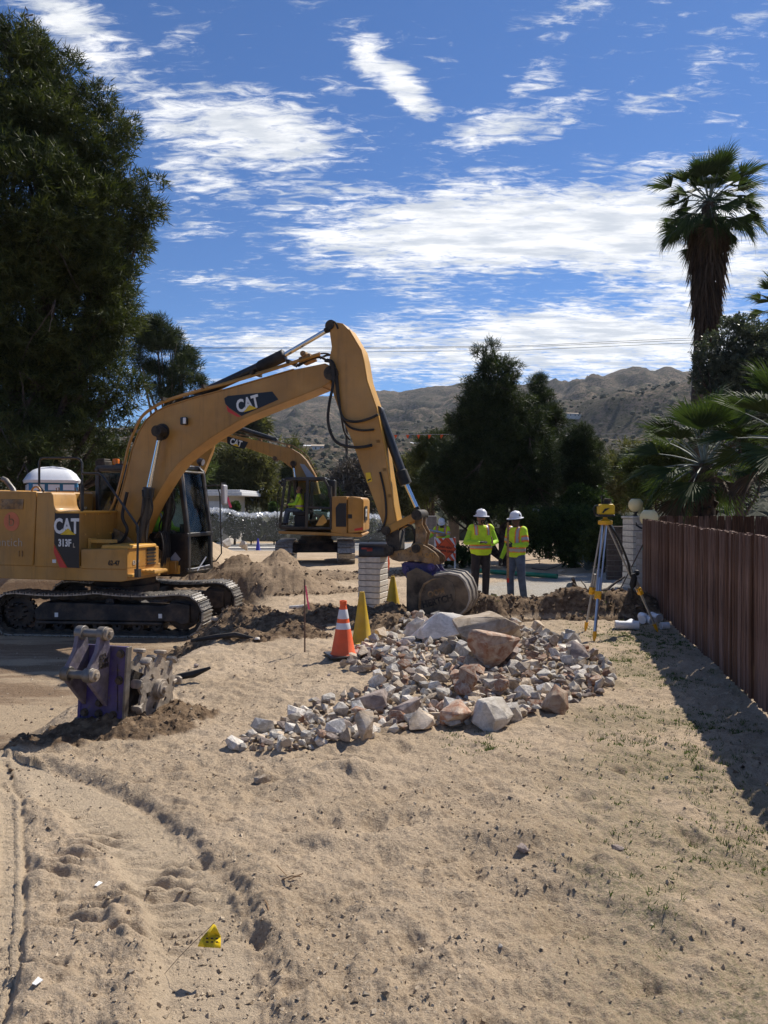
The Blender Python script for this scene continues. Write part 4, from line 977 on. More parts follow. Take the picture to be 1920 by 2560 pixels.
# raised oval panel with yellow painted edge
ov = [(1052, 1560), (1048, 1520), (1050, 1480), (1060, 1458), (1080, 1445), (1108, 1443), (1132, 1456), (1140, 1478), (1138, 1500), (1125, 1520), (1100, 1536), (1075, 1546)]
mb = MB(); shape2(mb, [m1(x, y, BN) for x, y in ov], BN - .001, .014); mb.build('wear_plate', MT['bucket'], bk, bevel=.004)
edge = [m1(x, y, BN) for x, y in [(1053, 1556), (1049, 1520), (1051, 1482), (1061, 1460), (1081, 1448), (1100, 1446)]]
mb = MB(); mb.tube([Vector((p.x, BN - .012, p.z)) for p in edge], [.02, .022, .022, .02, .016, .006], 6); mb.build('weld_edge', MT['catworn'], bk)
for txt, px, py, sz_, m_ in (('OOM', 1091, 1482, .13, 'catworn'), ('HERTCH', 1094, 1503, .15, 'chain')):
    c = m1(px, py, BN); place_text(bk, text_mesh(txt, sz_, MT[m_], .006, .006, .9), 'lettering', Vector((c.x, BN - .018, c.z)), (1, 0, .28), (-.28, 0, 1))
# floor and cutting edge with teeth (facing the machine and down)
ribbon([sp_[-1], sp_[-1] + Vector((-.05, 0, -.06))], BN, BF, .03, 'cutting_edge', 'steel', bk)
for k in range(4):
    y_ = BN + .07 + k * (BF - BN - .14) / 3; p_ = sp_[-1]
    mb = MB(); mb.prism([Vector((p_.x + .02, y_ - .035, p_.z + .03)), Vector((p_.x - .16, y_ - .035, p_.z - .03)), Vector((p_.x + .02, y_ - .035, p_.z - .04))], (0, .07, 0)); mb.build('bucket_tooth', MT['steel'], bk)
# purple ears
ear = [(1004, 1410), (1012, 1404), (1052, 1408), (1066, 1401), (1082, 1403), (1094, 1414), (1102, 1426), (1130, 1437), (1146, 1444), (1110, 1441), (1085, 1441), (1060, 1428), (1041, 1419), (1016, 1445), (1008, 1428)]
for s_ in (-.14, .11):
    mb = MB(); slab(mb, [m1(x, y, -.12) for x, y in ear], s_, s_ + .03); mb.build('bucket_ear', MT['purple'], bk, bevel=.006)
for px, py in ((1016, 1424), (1079, 1417)):
    p_ = m1(px, py, -.14); mb = MB(); mb.cyl((p_.x, -.20, p_.z), (p_.x, .19, p_.z), .062, 18); mb.cyl((p_.x, -.225, p_.z), (p_.x, .2, p_.z), .036, 6); mb.build('bucket_pin', MT['purple'], bk)
# ---- hoses over the joint
def hz(pts, s_, r=.022, m='blackmat'): return hose('hydraulic_hose', [m1(x, y, s_) for x, y in pts], r, ex, m)
hz([(815, 900), (826, 905), (833, 930), (832, 965), (823, 1010), (820, 1050), (828, 1085), (845, 1108), (880, 1118), (910, 1117), (930, 1113)], -.26, .026)
hz([(812, 902), (828, 908), (838, 940), (846, 1000), (855, 1040), (870, 1052), (895, 1054), (925, 1046), (945, 1036)], -.22, .022)
hz([(818, 898), (832, 905), (842, 935), (848, 1000), (856, 1045), (875, 1068), (905, 1076), (935, 1074)], -.19, .018)
hz([(800, 896), (818, 888), (835, 890), (845, 910), (846, 945), (850, 1010), (860, 1075), (875, 1100)], .2, .02)
hz([(815, 900), (800, 893), (775, 898), (745, 915)], -.1, .022); hz([(740, 918), (760, 898), (790, 886), (818, 884), (832, 893)], .1, .014)
hz([(508, 988), (480, 993), (450, 1002), (432, 1018)], .08, .02); hz([(520, 984), (470, 985), (440, 1005), (425, 1017)], -.05, .018); hz([(500, 985), (460, 985), (436, 998), (424, 1012)], .0, .014)
hz([(845, 822), (838, 806), (828, 806), (822, 815), (824, 828)], -.16, .016)
for s_ in (-.09, .0, .09):
    pl = [m1(x, y, 0) + Vector((.035, s_, .0)) for x, y in [(940, 1075), (950, 1110), (962, 1160), (975, 1225), (986, 1300)]]
    hose('hydraulic_pipe', pl, .02, st_, 'catlight')
for px, py in ((948, 1105), (964, 1175), (976, 1240)):
    a = m1(px, py, 0); mb = MB(); mb.box((a.x + .03, 0, a.z), (.07, .30, .05)); mb.build('pipe_clamp', MT['cat'], st_)
hz([(950, 1180), (962, 1235), (965, 1290), (955, 1322), (944, 1330)], -.17, .018)
# boom foot hoses
for k in range(5):
    hose('hydraulic_hose', [m1(385 + 6*k, 1345, -.1 + .1*k), m1(400 + 5*k, 1330, -.1+.1*k), m1(408 + 4*k, 1370, -.1+.1*k), m1(402 + 5*k, 1410, -.1+.1*k), m1(385 + 5*k, 1432, -.1+.1*k)], .018, ex)
hose('hydraulic_hose', [m1(318, 1230, -.3), m1(306, 1290, -.35), m1(318, 1325, -.4), m1(300, 1356, -.4), m1(265, 1358, -.4)], .03, ex)
a = m1(300, 1340, 0); mb = MB()
for s_ in (-.32, .24): mb.prism([Vector((p.x, s_, p.z)) for p in [m1(262, 1430, 0), m1(270, 1345, 0), m1(300, 1315, 0), m1(330, 1330, 0), m1(395, 1390, 0), m1(400, 1440, 0)]], (0, .08, 0))
mb.build('boom_bracket', MT['catworn'], ex, bevel=.01)
mb = MB(); mb.cyl((a.x, -.36, a.z), (a.x, .36, a.z), .11, 20); mb.build('boom_foot_pin', MT['chain'], ex)
# ---- cab
CN, CF = .34, 1.24
cq = lambda x, y: m1(x, y, CN)
t_r = cq(243, 1300).x; t_m = cq(316, 1300).x; t_ft = cq(449, 1180).x; t_fb = cq(467, 1400).x
zr = cq(430, 1167).z; zf = cq(460, 1437).z; zmid = zf + .78
prof = [(t_r, zr - .03), (t_ft - .12, zr), (t_ft - .02, zr - .08), (t_fb, zf + .75), (t_fb, zf + .08), (t_fb - .10, zf), (t_r, zf)]
def bar(mb, a, b, w, d=None):
    a, b = Vector(a), Vector(b); dd = (b - a).normalized(); sidev = Vector((0, 1, 0)) if abs(dd.y) < .9 else Vector((1, 0, 0)); nv = dd.cross(sidev).normalized(); d = d or w
    vs = [e + sidev * (w / 2 * i) + nv * (d / 2 * j_) for e in (a - dd * w * .3, b + dd * w * .3) for i, j_ in ((-1, -1), (1, -1), (1, 1), (-1, 1))]
    mb.add(vs, [(0, 1, 2, 3), (7, 6, 5, 4), (0, 4, 5, 1), (1, 5, 6, 2), (2, 6, 7, 3), (3, 7, 4, 0)])
mb = MB()
for yy in (CN + .04, CF - .04):
    P_ = [Vector((a, yy, b)) for a, b in prof]
    for a, b in zip(P_, P_[1:] + P_[:1]): bar(mb, a, b, .085)
    bar(mb, (t_m, yy, zf), (t_m, yy, zr - .03), .10)
for a, b in ((0, 0), (1, 1), (3, 3), (4, 4)):
    bar(mb, (prof[a][0], CN, prof[a][1]), (prof[a][0], CF, prof[a][1]), .08)
mb.build('cab_frame', MT['black'], ex, bevel=.015)
mb = MB(); mb.bb(t_r - .02, t_ft - .10, CN - .01, CF + .01, zr - .04, zr + .05); mb.bb(t_r + .3, t_ft - .3, CN + .15, CF - .15, zr + .05, zr + .09); mb.build('cab_roof', MT['black'], ex, bevel=.03)
mb = MB(); mb.bb(t_m, t_fb - .02, CN + .005, CN + .03, zf + .02, zmid); mb.bb(t_m, t_fb - .02, CF - .03, CF - .005, zf + .02, zmid); mb.bb(t_r, t_r + .03, CN, CF, zf, zmid + .3)
mb.bb(t_r, t_m, CN + .005, CN + .03, zf, zr - .95); mb.bb(t_r, t_fb - .02, CN + .03, CF - .03, zf, zf + .05); mb.build('cab_panel', MT['black'], ex, bevel=.006)
a = cq(438, 1397); mb = MB(); mb.prism([Vector((a.x + .115*math.cos(R(k)), CN + .004, a.z + .125*math.sin(R(k)))) for k in (0, 90, 180, 270)], (0, -.006, 0)); mb.build('diamond_sticker', MT['tape'], ex, smooth=None)
mb = MB(); mb.bb(cq(398, 1420).x, cq(450, 1420).x, CN - .012, CN + .1, cq(420, 1434).z, cq(420, 1413).z); mb.build('battery_box', MT['catlight'], ex, bevel=.008)
# panes
mb = MB(); mb.prism([Vector((a, CN + .035, b)) for a, b in [(t_m + .05, zmid), (t_fb - .02, zmid), (t_ft - .02, zr - .08), (t_ft - .12, zr - .04), (t_m + .05, zr - .06)]], (0, .008, 0)); mb.build('window_pane', MT['glass'], ex, smooth=None)
mb = MB(); mb.prism([Vector((a, CF - .045, b)) for a, b in [(t_m + .05, zmid), (t_fb - .02, zmid), (t_ft - .02, zr - .08), (t_ft - .12, zr - .04), (t_m + .05, zr - .06)]], (0, .008, 0)); mb.build('window_pane', MT['glass'], ex, smooth=None)
mb = MB(); mb.bb(t_r + .05, t_m - .05, CN + .03, CN + .038, zr - .95, zr - .10); mb.build('window_pane', MT['glassdark'], ex, smooth=None)
wsp = [Vector((t_ft - .01, CN + .08, zr - .10)), Vector((t_fb, CN + .08, zf + .75)), Vector((t_fb, CF - .08, zf + .75)), Vector((t_ft - .01, CF - .08, zr - .10))]
mb = MB(); mb.prism(wsp, (.008, 0, 0)); mb.build('windshield', MT['glass'], ex, smooth=None)
mb = MB(); mb.prism([Vector((t_fb, CN + .08, zf + .72)), Vector((t_fb, CN + .08, zf + .16)), Vector((t_fb, CF - .08, zf + .16)), Vector((t_fb, CF - .08, zf + .72))], (.008, 0, 0)); mb.build('windshield', MT['glass'], ex, smooth=None)
# light grey window surround (as seen on the front face) and wiper
mb = MB(); fr_ = [Vector((t_ft + .015, CN + .07, zr - .09)), Vector((t_ft + .015, CF - .07, zr - .09)), Vector((t_fb + .02, CF - .05, zf + .72)), Vector((t_fb + .02, CF - .05, zf + .06)), Vector((t_fb + .02, CN + .06, zf + .06)), Vector((t_fb + .02, CN + .05, zf + .72))]
mb.tube(fr_ + [fr_[0], fr_[1]], .026, 6); mb.build('windshield_surround', MT['steel'], ex)
mb = MB(); mb.tube([(t_fb + .04, CN + .30, zf + .05), (t_fb + .05, CN + .62, zf + .30)], .014, 6); mb.tube([(t_fb + .03, CN + .12, zf + .10), (t_fb + .03, CF - .12, zf + .13)], .012, 6); mb.build('wiper', MT['tape'], ex)
# beacon, camera box, lamps, mirrors
a = m1(290, 1160, .8); mb = MB(); mb.lathe([(.06, 0), (.065, .03), (.07, .03), (.07, .10), (.062, .13), (.01, .135)], (a.x, .8, zr + .07), 18, cap=True); mb.build('beacon', MT['beacon'], ex)
mb = MB(); mb.lathe([(.01, 0), (.075, 0), (.075, .03), (.01, .03)], (a.x, .8, zr + .045), 18); mb.build('beacon_base', MT['black'], ex)
a = m1(258, 1160, .7); mb = MB(); mb.bb(a.x - .12, a.x + .1, .6, .85, zr + .04, zr + .16); mb.bb(a.x - .10, a.x + .08, .62, .83, zr + .16, zr + .20); mb.build('air_intake', MT['chain'], ex, bevel=.015)
for yy in (CN + .05, CF - .05):
    mb = MB(); mb.cyl((t_ft - .08, yy, zr + .04), (t_ft - .08, yy, zr + .10), .015, 8); mb.tube([(t_ft - .12, yy, zr + .14), (t_ft - .08, yy, zr + .14), (t_ft + .0, yy, zr + .12)], [.04, .07, .075], 14); lp = mb.build('cab_lamp', MT['black'], ex)
    mb = MB(); mb.cyl((t_ft + .001, yy, zr + .12), (t_ft + .008, yy, zr + .118), .06, 14); mb.build('lamp_lens', MT['tape'], ex)
mx = t_fb + .12
mb = MB(); mb.tube([(t_ft, CF - .02, zr - .35), (mx, CF + .02, zr - .33), (mx + .06, CF + .03, zr - .50), (mx + .09, CF + .04, zf + .35), (mx - .02, CF + .02, zf + .2), (t_fb, CF, zf + .18)], .014, 8); mb.build('grab_bar', MT['black'], ex)
mb = MB(); mb.box((mx + .12, CF + .10, zr - .52), (.08, .17, .40)); mm_ = mb.build('mirror', MT['tape'], ex, bevel=.03)
mb = MB(); mb.box((mx + .09, CF + .12, zr - .30), (.02, .20, .05)); mb.tube([(mx, CF, zr - .33), (mx + .1, CF + .1, zr - .33)], .012, 6); mb.build('mirror_arm', MT['black'], ex)
mb = MB(); a = Vector((mx + .13, CF + .16, zr - .55)); mb.prism([a, a + Vector((.04, .02, -.02)), a + Vector((.09, .08, -.22)), a + Vector((.05, .05, -.23))], (.004, -.004, 0)); mb.build('ribbon', MT['pink'], ex, smooth=None)
# seat, levers, console
mb = MB(); sx0 = t_m + .25
mb.bb(sx0, sx0 + .5, .55, 1.05, zf + .45, zf + .58); mb.bb(sx0 - .08, sx0 + .06, .57, 1.03, zf + .5, zf + 1.25); mb.bb(sx0, sx0 + .4, .6, 1.0, zf + .05, zf + .45); mb.build('operator_seat', MT['seat'], ex, bevel=.04)
mb = MB(); mb.bb(sx0 + .1, sx0 + .55, .42, .53, zf + .5, zf + .72); mb.tube([(sx0 + .5, .47, zf + .7), (sx0 + .55, .47, zf + .95)], .02, 8); mb.bb(t_fb - .25, t_fb - .12, .5, .62, zf + .6, zf + .95)
for yy in (.7, .88): mb.tube([(t_fb - .3, yy, zf + .05), (t_fb - .22, yy, zf + .5), (t_fb - .28, yy, zf + .6)], .016, 8)
mb.build('control_console', MT['interior'], ex)
EX1 = dict(root=ex, seat=(sx0 + .2, .80, zf + .58), P=P1)

# ---------------------------------------------------------------- far excavator
C2 = (-2.42, 27.4); z2 = float(base_z(np.array([C2[0]]), np.array([C2[1]]))[0]) - .02
A2 = math.pi - R(4)      # faces left in the view, slightly away
P2 = Plane((C2[0], C2[1], z2), A2)
ex2 = thing('excavator', 'smaller ochre excavator farther back facing left, an operator sitting in its open cab', 'excavator', (C2[0], C2[1], z2), A2, 'excavators on the site')
m2 = P2.m
make_tracks(ex2, 3.6, .40, 1.04, .58, .19, R(98) , sag=.03)
S2 = 1.22      # its left side (s>0) faces the viewer
def q2(px, py, s=S2): return m2(px, py, s)
def panel2(name, pts, s0, s1, m='cat', bevel=.02):
    mb = MB(); slab(mb, pts, s0, s1); return mb.build(name, MT[m], ex2, bevel=bevel)
panel2('deck_frame', [q2(696, 1327), q2(903, 1334), q2(908, 1337), q2(903, 1343), q2(696, 1334)], -1.2, S2)
panel2('counterweight', [q2(868, 1243), q2(880, 1241), q2(905, 1244), q2(909, 1252), q2(908, 1330), q2(868, 1335), q2(868, 1330)], -1.15, S2, bevel=.08)
panel2('engine_door', [q2(826, 1246), q2(832, 1241), q2(867, 1241), q2(867, 1334), q2(827, 1331)], S2 - .9, S2 + .002)
panel2('engine_hood', [q2(826, 1250), q2(867, 1246), q2(867, 1330), q2(696, 1327), q2(770, 1300), q2(826, 1300)], -1.15, S2 - .9)
mb = MB(); mb.prism([Vector((p.x, S2 + .002, p.z)) for p in [q2(842, 1265), q2(848, 1258), q2(867 - 1, 1258), q2(866, 1317), q2(840, 1317), q2(839, 1270)]], (0, .012, 0)); mb.build('radiator_grille', MT['decal'], ex2, smooth=None)
mb = MB(); a = q2(875, 1291); mb.bb(a.x - .07, a.x + .07, S2, S2 + .014, a.z - .07, a.z + .07); mb.build('door_handle', MT['decal'], ex2)
mb = MB(); mb.prism([Vector((p.x, S2 + .0, p.z)) for p in [q2(886, 1322), q2(907, 1318), q2(907, 1325), q2(886, 1327)]], (0, .008, 0)); mb.build('decal_stripe', MT['red'], ex2, smooth=None)
a = q2(907, 1290, .2); place_text(ex2, text_mesh('CAT', .36, MT['white'], .003, .012, .8), 'lettering', Vector((q2(909, 1290).x - .03, .55, q2(907, 1284).z)), (0, -1, 0), (0, 0, 1))
mb = MB(); mb.prism([Vector((q2(909, 1290).x - .02, y_, q2(907, 1284).z + dz)) for y_, dz in ((1.05, -.25), (.1, -.25), (.1, .25), (1.05, .25))], (-.01, 0, 0)); mb.build('decal_plate', MT['decal'], ex2, smooth=None)
# cab 2 : s from .25 to 1.22, between px 697 and 826
c2n, c2f = S2 - .01, .25
def pr(x, y, s=S2): p_ = m2(x, y, s); return (p_.x, p_.z)
cabp = [pr(713, 1198), pr(810, 1198), pr(820, 1216), pr(827, 1246), pr(827, 1321), pr(766, 1320), pr(700, 1318), pr(701, 1300)]
mb = MB()
for yy in (c2n, c2f):
    P_ = [Vector((a, yy, b)) for a, b in cabp]
    for a, b in zip(P_, P_[1:] + P_[:1]): bar(mb, a, b, .08)
    a, b = pr(769, 1200), pr(766, 1320); bar(mb, (a[0], yy, a[1]), (b[0], yy, b[1]), .10)
    a, b = pr(768, 1268), pr(826, 1271)
    if yy == c2n: bar(mb, (a[0], yy, a[1]), (b[0], yy, b[1]), .08)
for k in (0, 1, 4, 6): bar(mb, (cabp[k][0], c2f, cabp[k][1]), (cabp[k][0], c2n, cabp[k][1]), .08)
mb.build('cab_frame', MT['black'], ex2, bevel=.012)
mb = MB(); slab(mb, [Vector((*pr(709, 1199)[:1], 0, pr(709, 1199)[1])), Vector((pr(815, 1199)[0], 0, pr(815, 1199)[1])), Vector((pr(812, 1192)[0], 0, pr(812, 1192)[1])), Vector((pr(716, 1193)[0], 0, pr(716, 1193)[1]))], c2f - .02, c2n + .03); mb.build('cab_roof', MT['black'], ex2, bevel=.02)
mb = MB(); a, b = pr(701, 1319), pr(826, 1323); mb.bb(a[0], b[0], c2f, c2n, b[1] - .02, b[1] + .03); a, b = pr(827, 1320), pr(821, 1215); mb.bb(a[0], a[0] + .03, c2f, c2n, a[1], b[1]); mb.build('cab_panel', MT['black'], ex2)
def pane2(pl, s_, m='glassdark', name='window_pane'):
    mb = MB(); mb.prism([Vector((p_[0], s_, p_[1])) for p_ in pl], (0, .008, 0)); mb.build(name, MT[m], ex2, smooth=None)
pane2([pr(774, 1204), pr(808, 1204), pr(816, 1220), pr(820, 1245), pr(820, 1266), pr(774, 1263)], c2n, 'glass')
pane2([pr(774, 1275), pr(818, 1278), pr(818, 1305), pr(806, 1315), pr(780, 1314), pr(774, 1308)], c2n, 'glassdark')
mb = MB(); mb.prism([Vector((p_[0], c2n + .012, p_[1])) for p_ in [pr(789, 1314), pr(800, 1295), pr(808, 1286), pr(817, 1300), pr(817, 1305), pr(806, 1314)]], (0, .006, 0)); mb.build('decal_stripe', MT['catlight'], ex2, smooth=None)
pane2([pr(772, 1204), pr(808, 1204), pr(820, 1245), pr(820, 1300), pr(772, 1300)], c2f, 'glass'); pane2([pr(716, 1204), pr(766, 1204), pr(762, 1300), pr(704, 1300)], c2f, 'glass')
mb = MB(); mb.tube([m2(713, 1206, 1.25), m2(700, 1218, 1.3), m2(694, 1240, 1.3), m2(692, 1315, 1.3), m2(700, 1320, 1.3)], .016, 6); mb.build('grab_bar', MT['black'], ex2)
for px, py in ((700, 1206), (708, 1202), (706, 1212)):
    a = m2(px, py, .9); mb = MB(); mb.ball(a, .07, 10); mb.build('cab_lamp', MT['black'], ex2)
mb = MB(); mb.tube([m2(826, 1250, .6), m2(848, 1250, .6)], .02, 6); mb.tube([m2(848, 1240, .7), m2(848, 1200, .7), m2(844, 1195, .7), m2(815, 1195, .7)], .02, 6); mb.build('guard_rail', MT['black'], ex2)
mb = MB(); a = m2(822, 1215, .5); mb.bb(a.x - .25, a.x, .3, .8, a.z - .4, a.z + .2); mb.build('air_intake', MT['black'], ex2, bevel=.03)
# seat
a = m2(752, 1300, .75); zf2 = m2(760, 1318, .75).z
mb = MB(); mb.bb(a.x - .2, a.x + .25, .5, 1.0, zf2 + .42, zf2 + .55); mb.bb(a.x - .3, a.x - .15, .52, .98, zf2 + .45, zf2 + 1.2); mb.bb(a.x - .2, a.x + .2, .55, .95, zf2, zf2 + .42); mb.build('operator_seat', MT['seat'], ex2, bevel=.04)
EX2 = dict(root=ex2, seat=(a.x + .03, .78, zf2 + .55), P=P2)
# boom 2 (centre line)
b2 = [(745, 1240), (748, 1200), (738, 1178), (728, 1168), (706, 1152), (664, 1136), (600, 1114), (560, 1105), (500, 1096), (462, 1094), (456, 1088), (470, 1078), (530, 1081), (560, 1083), (620, 1096), (690, 1112), (730, 1122), (752, 1135), (768, 1152), (780, 1172), (790, 1190), (800, 1235)]
mb = MB(); slab(mb, [m2(x, y, 0) for x, y in b2], -.20, .20); bo2 = mb.build('boom', MT['cat'], ex2, bevel=.015)
mb = MB()
for s_ in (-.12, 0, .12): mb.tube([m2(x, y, s_) + Vector((0, 0, .05)) for x, y in [(540, 1080), (620, 1093), (690, 1108), (730, 1117), (753, 1130), (770, 1147), (783, 1170), (793, 1190)]], .025, 6)
mb.build('hydraulic_pipe', MT['catworn'], bo2)
for px in (560, 650, 720): a = m2(px, 1083 + (px - 560) * .22, 0); mb = MB(); mb.box((a.x, 0, a.z + .04), (.08, .36, .08)); mb.build('pipe_clamp', MT['catworn'], bo2)
a = m2(593, 1110, .2); xd = Vector((m2(560, 1097, .2) - m2(640, 1120, .2))) ; xd.y = 0
mb = MB(); cc = m2(590, 1107, .2); x_ = -xd.normalized(); u_ = Vector((-x_.z, 0, x_.x)); u_ = u_ if u_.z > 0 else -u_
mb.prism([Vector((0, .201, 0)) + Vector((cc.x, 0, cc.z)) + x_ * dx + u_ * dz for dx, dz in ((-.38, .14), (.42, .14), (.36, -.12), (.05, -.17), (-.30, -.10))], (0, .006, 0)); mb.build('decal_plate', MT['decal'], bo2, smooth=None)
cat_logo(bo2, .208, (cc.x, cc.z), .22, up=u_, xd=x_, sgn=1)
mb = MB(); a = m2(737, 1160, 0); mb.cyl((a.x, -.38, a.z), (a.x, .38, a.z), .10, 16); a2 = m2(690, 1147, 0); mb.cyl((a2.x, -.23, a2.z), (a2.x, .23, a2.z), .08, 12); mb.build('boom_pin', MT['rust'], bo2)
for s_ in (-.32, .32):
    b = m2(742, 1200, 0); c = m2(748, 1290, 0); cylinder(ex2, 'boom_cylinder', (c.x, s_, c.z), (b.x, s_, b.z), (a.x, s_, a.z), .075, .045)
mb = MB(); mb.prism([Vector((p_.x, .215, p_.z)) for p_ in [m2(752, 1160, 0), m2(764, 1162, 0), m2(790, 1194, 0), m2(770, 1194, 0)]], (0, .01, 0)); mb.build('side_plate', MT['tape'], bo2, smooth=None)
# stick cylinder 2 and stick 2
a = m2(688, 1110, 0); b = m2(590, 1072, 0); c = m2(500, 1040, 0)
cylinder(ex2, 'stick_cylinder', a + Vector((0, 0, .15)), b + Vector((0, 0, .05)), c, .09, .05)
stk = [(494, 1036), (512, 1040), (524, 1062), (538, 1100), (532, 1130), (508, 1190), (492, 1260), (484, 1300), (470, 1304), (466, 1290), (470, 1250), (478, 1180), (490, 1120), (486, 1070)]
mb = MB(); slab(mb, [m2(x, y, 0) for x, y in stk], -.15, .15); s2_ = mb.build('stick', MT['cat'], ex2, bevel=.012)
a = m2(500, 1100, 0); mb = MB(); mb.cyl((a.x, -.25, a.z), (a.x, .25, a.z), .11, 16); mb.build('stick_pin', MT['chain'], s2_)
b2p = [(474, 1296), (496, 1300), (510, 1320), (508, 1350), (490, 1368), (450, 1372), (440, 1366), (462, 1340)]
pp = [m2(x, y, 0) for x, y in b2p]
mb = MB(); slab(mb, pp, -.42, -.38); slab(mb, pp, .38, .42); bk2 = mb.build('bucket', MT['bucket'], ex2); ribbon(pp[:6], -.42, .42, .03, 'bucket_shell', 'bucketrim', bk2)
# ================================================================ VEGETATION
LM = dict(
    pine=leaf_mat('pine_needles', (.012, .023, .009), (.095, .112, .034), .2),
    pinedark=leaf_mat('dark_pine_needles', (.011, .022, .012), (.070, .090, .038), .2),
    pinebrown=leaf_mat('browned_needles', (.05, .028, .015), (.13, .065, .035), .15),
    olive=leaf_mat('olive_leaves', (.035, .045, .032), (.13, .15, .115), .2, .45),
    bush=leaf_mat('shrub_leaves', (.026, .045, .016), (.115, .14, .042), .28, .5),
    bushdull=leaf_mat('dull_olive_leaves', (.055, .060, .026), (.19, .18, .08), .3),
    hedge=leaf_mat('hedge_leaves', (.018, .040, .016), (.090, .135, .042), .25, .5),
    clipped=leaf_mat('clipped_leaves', (.022, .035, .014), (.075, .095, .035), .15),
    palm=leaf_mat('palm_frond_green', (.018, .038, .017), (.070, .100, .035), .25, .7),
    palmdead=leaf_mat('dead_palm_frond', (.045, .030, .021), (.13, .088, .058), .10, .8),
    twig=leaf_mat('grey_twigs', (.10, .085, .065), (.27, .225, .175), 0., .9),
    grass=leaf_mat('grass_blades', (.030, .060, .012), (.10, .15, .035), .3),
)
def unit(v): return v / np.maximum(np.linalg.norm(v, axis=-1, keepdims=True), 1e-9)
def leaves(name, blobs, n, m, length, width, mt, rs, parent, sub=.45, nsub=18, jit=.9, up=.3, flat=0., shell=.72, label=None, kindstuff=False):
    """foliage: leafy sprays over sub-clumps that sit on a union of blobs (x,y,z,rx,ry,rz)"""
    B = np.array(blobs, float); B[:, 3:6] = np.maximum(B[:, 3:6] - .55 * sub, B[:, 3:6] * .5); area = (B[:, 3] * B[:, 5]) ** 1.0
    pr_ = area / area.sum(); subs = []
    ns = max(int(nsub * len(B)), 8)
    kb = rs.choice(len(B), ns, p=pr_)
    d = unit(rs.normal(size=(ns, 3))); rad = (shell + (1.0 - shell) * rs.rand(ns, 1))
    sc = B[kb, :3] + d * rad * B[kb, 3:6]
    sr = sub * (.55 + .75 * rs.rand(ns)) * np.sqrt(B[kb, 3] / B[:, 3].mean())
    # clusters
    w = sr ** 2; kc = rs.choice(ns, n, p=w / w.sum())
    dc = unit(rs.normal(size=(n, 3)) + [0, 0, .25]); rc = rs.rand(n, 1) ** .45
    C = sc[kc] + dc * rc * sr[kc, None] * [1, 1, .8]
    od = unit(d[kc] * .6 + dc * .8 + [0, 0, up])
    tc_ = np.clip(.5 * rs.rand(n) * 1 + .35 * rs.rand(ns)[kc] + .25 * (rc[:, 0] - .3), 0, 1)
    dirs = unit(od[:, None, :] + rs.normal(size=(n, m, 3)) * jit)
    L = length * (.55 + .6 * rs.rand(n, m, 1)); Wd = width * (.7 + .6 * rs.rand(n, m, 1))
    side = unit(np.cross(dirs, rs.normal(size=(n, m, 3))))
    base = C[:, None, :] + dirs * L * .08 + rs.normal(size=(n, m, 3)) * length * .25
    if flat:      # broad leaves: rhombus
        a = base; b = base + dirs * L * .5 + side * Wd; c = base + dirs * L; e = base + dirs * L * .5 - side * Wd
        V_ = np.stack([a, b, c, e], 2).reshape(-1, 3); Fq = np.arange(n * m * 4).reshape(-1, 4); k = 4
    else:
        a = base - side * Wd * .5; b = base + side * Wd * .5; c = base + dirs * L
        V_ = np.stack([a, b, c], 2).reshape(-1, 3); Fq = np.arange(n * m * 3).reshape(-1, 3); k = 3
    tn = np.repeat(np.clip(tc_[:, None] + .15 * rs.normal(size=(n, m)), 0, 1).ravel(), k)
    o = link(name, np_mesh(name, V_, Fq, mt, attrs=dict(tint=tn)), parent)
    return o
def limb(mb, a, b, r0, r1, rs, wob=.06, n=7, seg_=7):
    a, b = np.array(a, float), np.array(b, float); L = np.linalg.norm(b - a); pts = []
    off = np.zeros(3)
    for i in range(seg_ + 1):
        t = i / seg_; off = off + (rs.normal(size=3) * wob * L / seg_ if 0 < i < seg_ else 0)
        pts.append(a + (b - a) * t + off * (1 - abs(2 * t - 1)) + [0, 0, -.05 * L * math.sin(math.pi * t)])
    mb.tube(pts, [r0 + (r1 - r0) * (i / seg_) for i in range(seg_ + 1)], n)
    return pts
def wblob(px, py, r, d, ry=None, rz=None):
    p = W(px, py, d); rw = r * d / F
    return (p.x, p.y, p.z, rw, rw if ry is None else ry, rw if rz is None else rz * d / F)
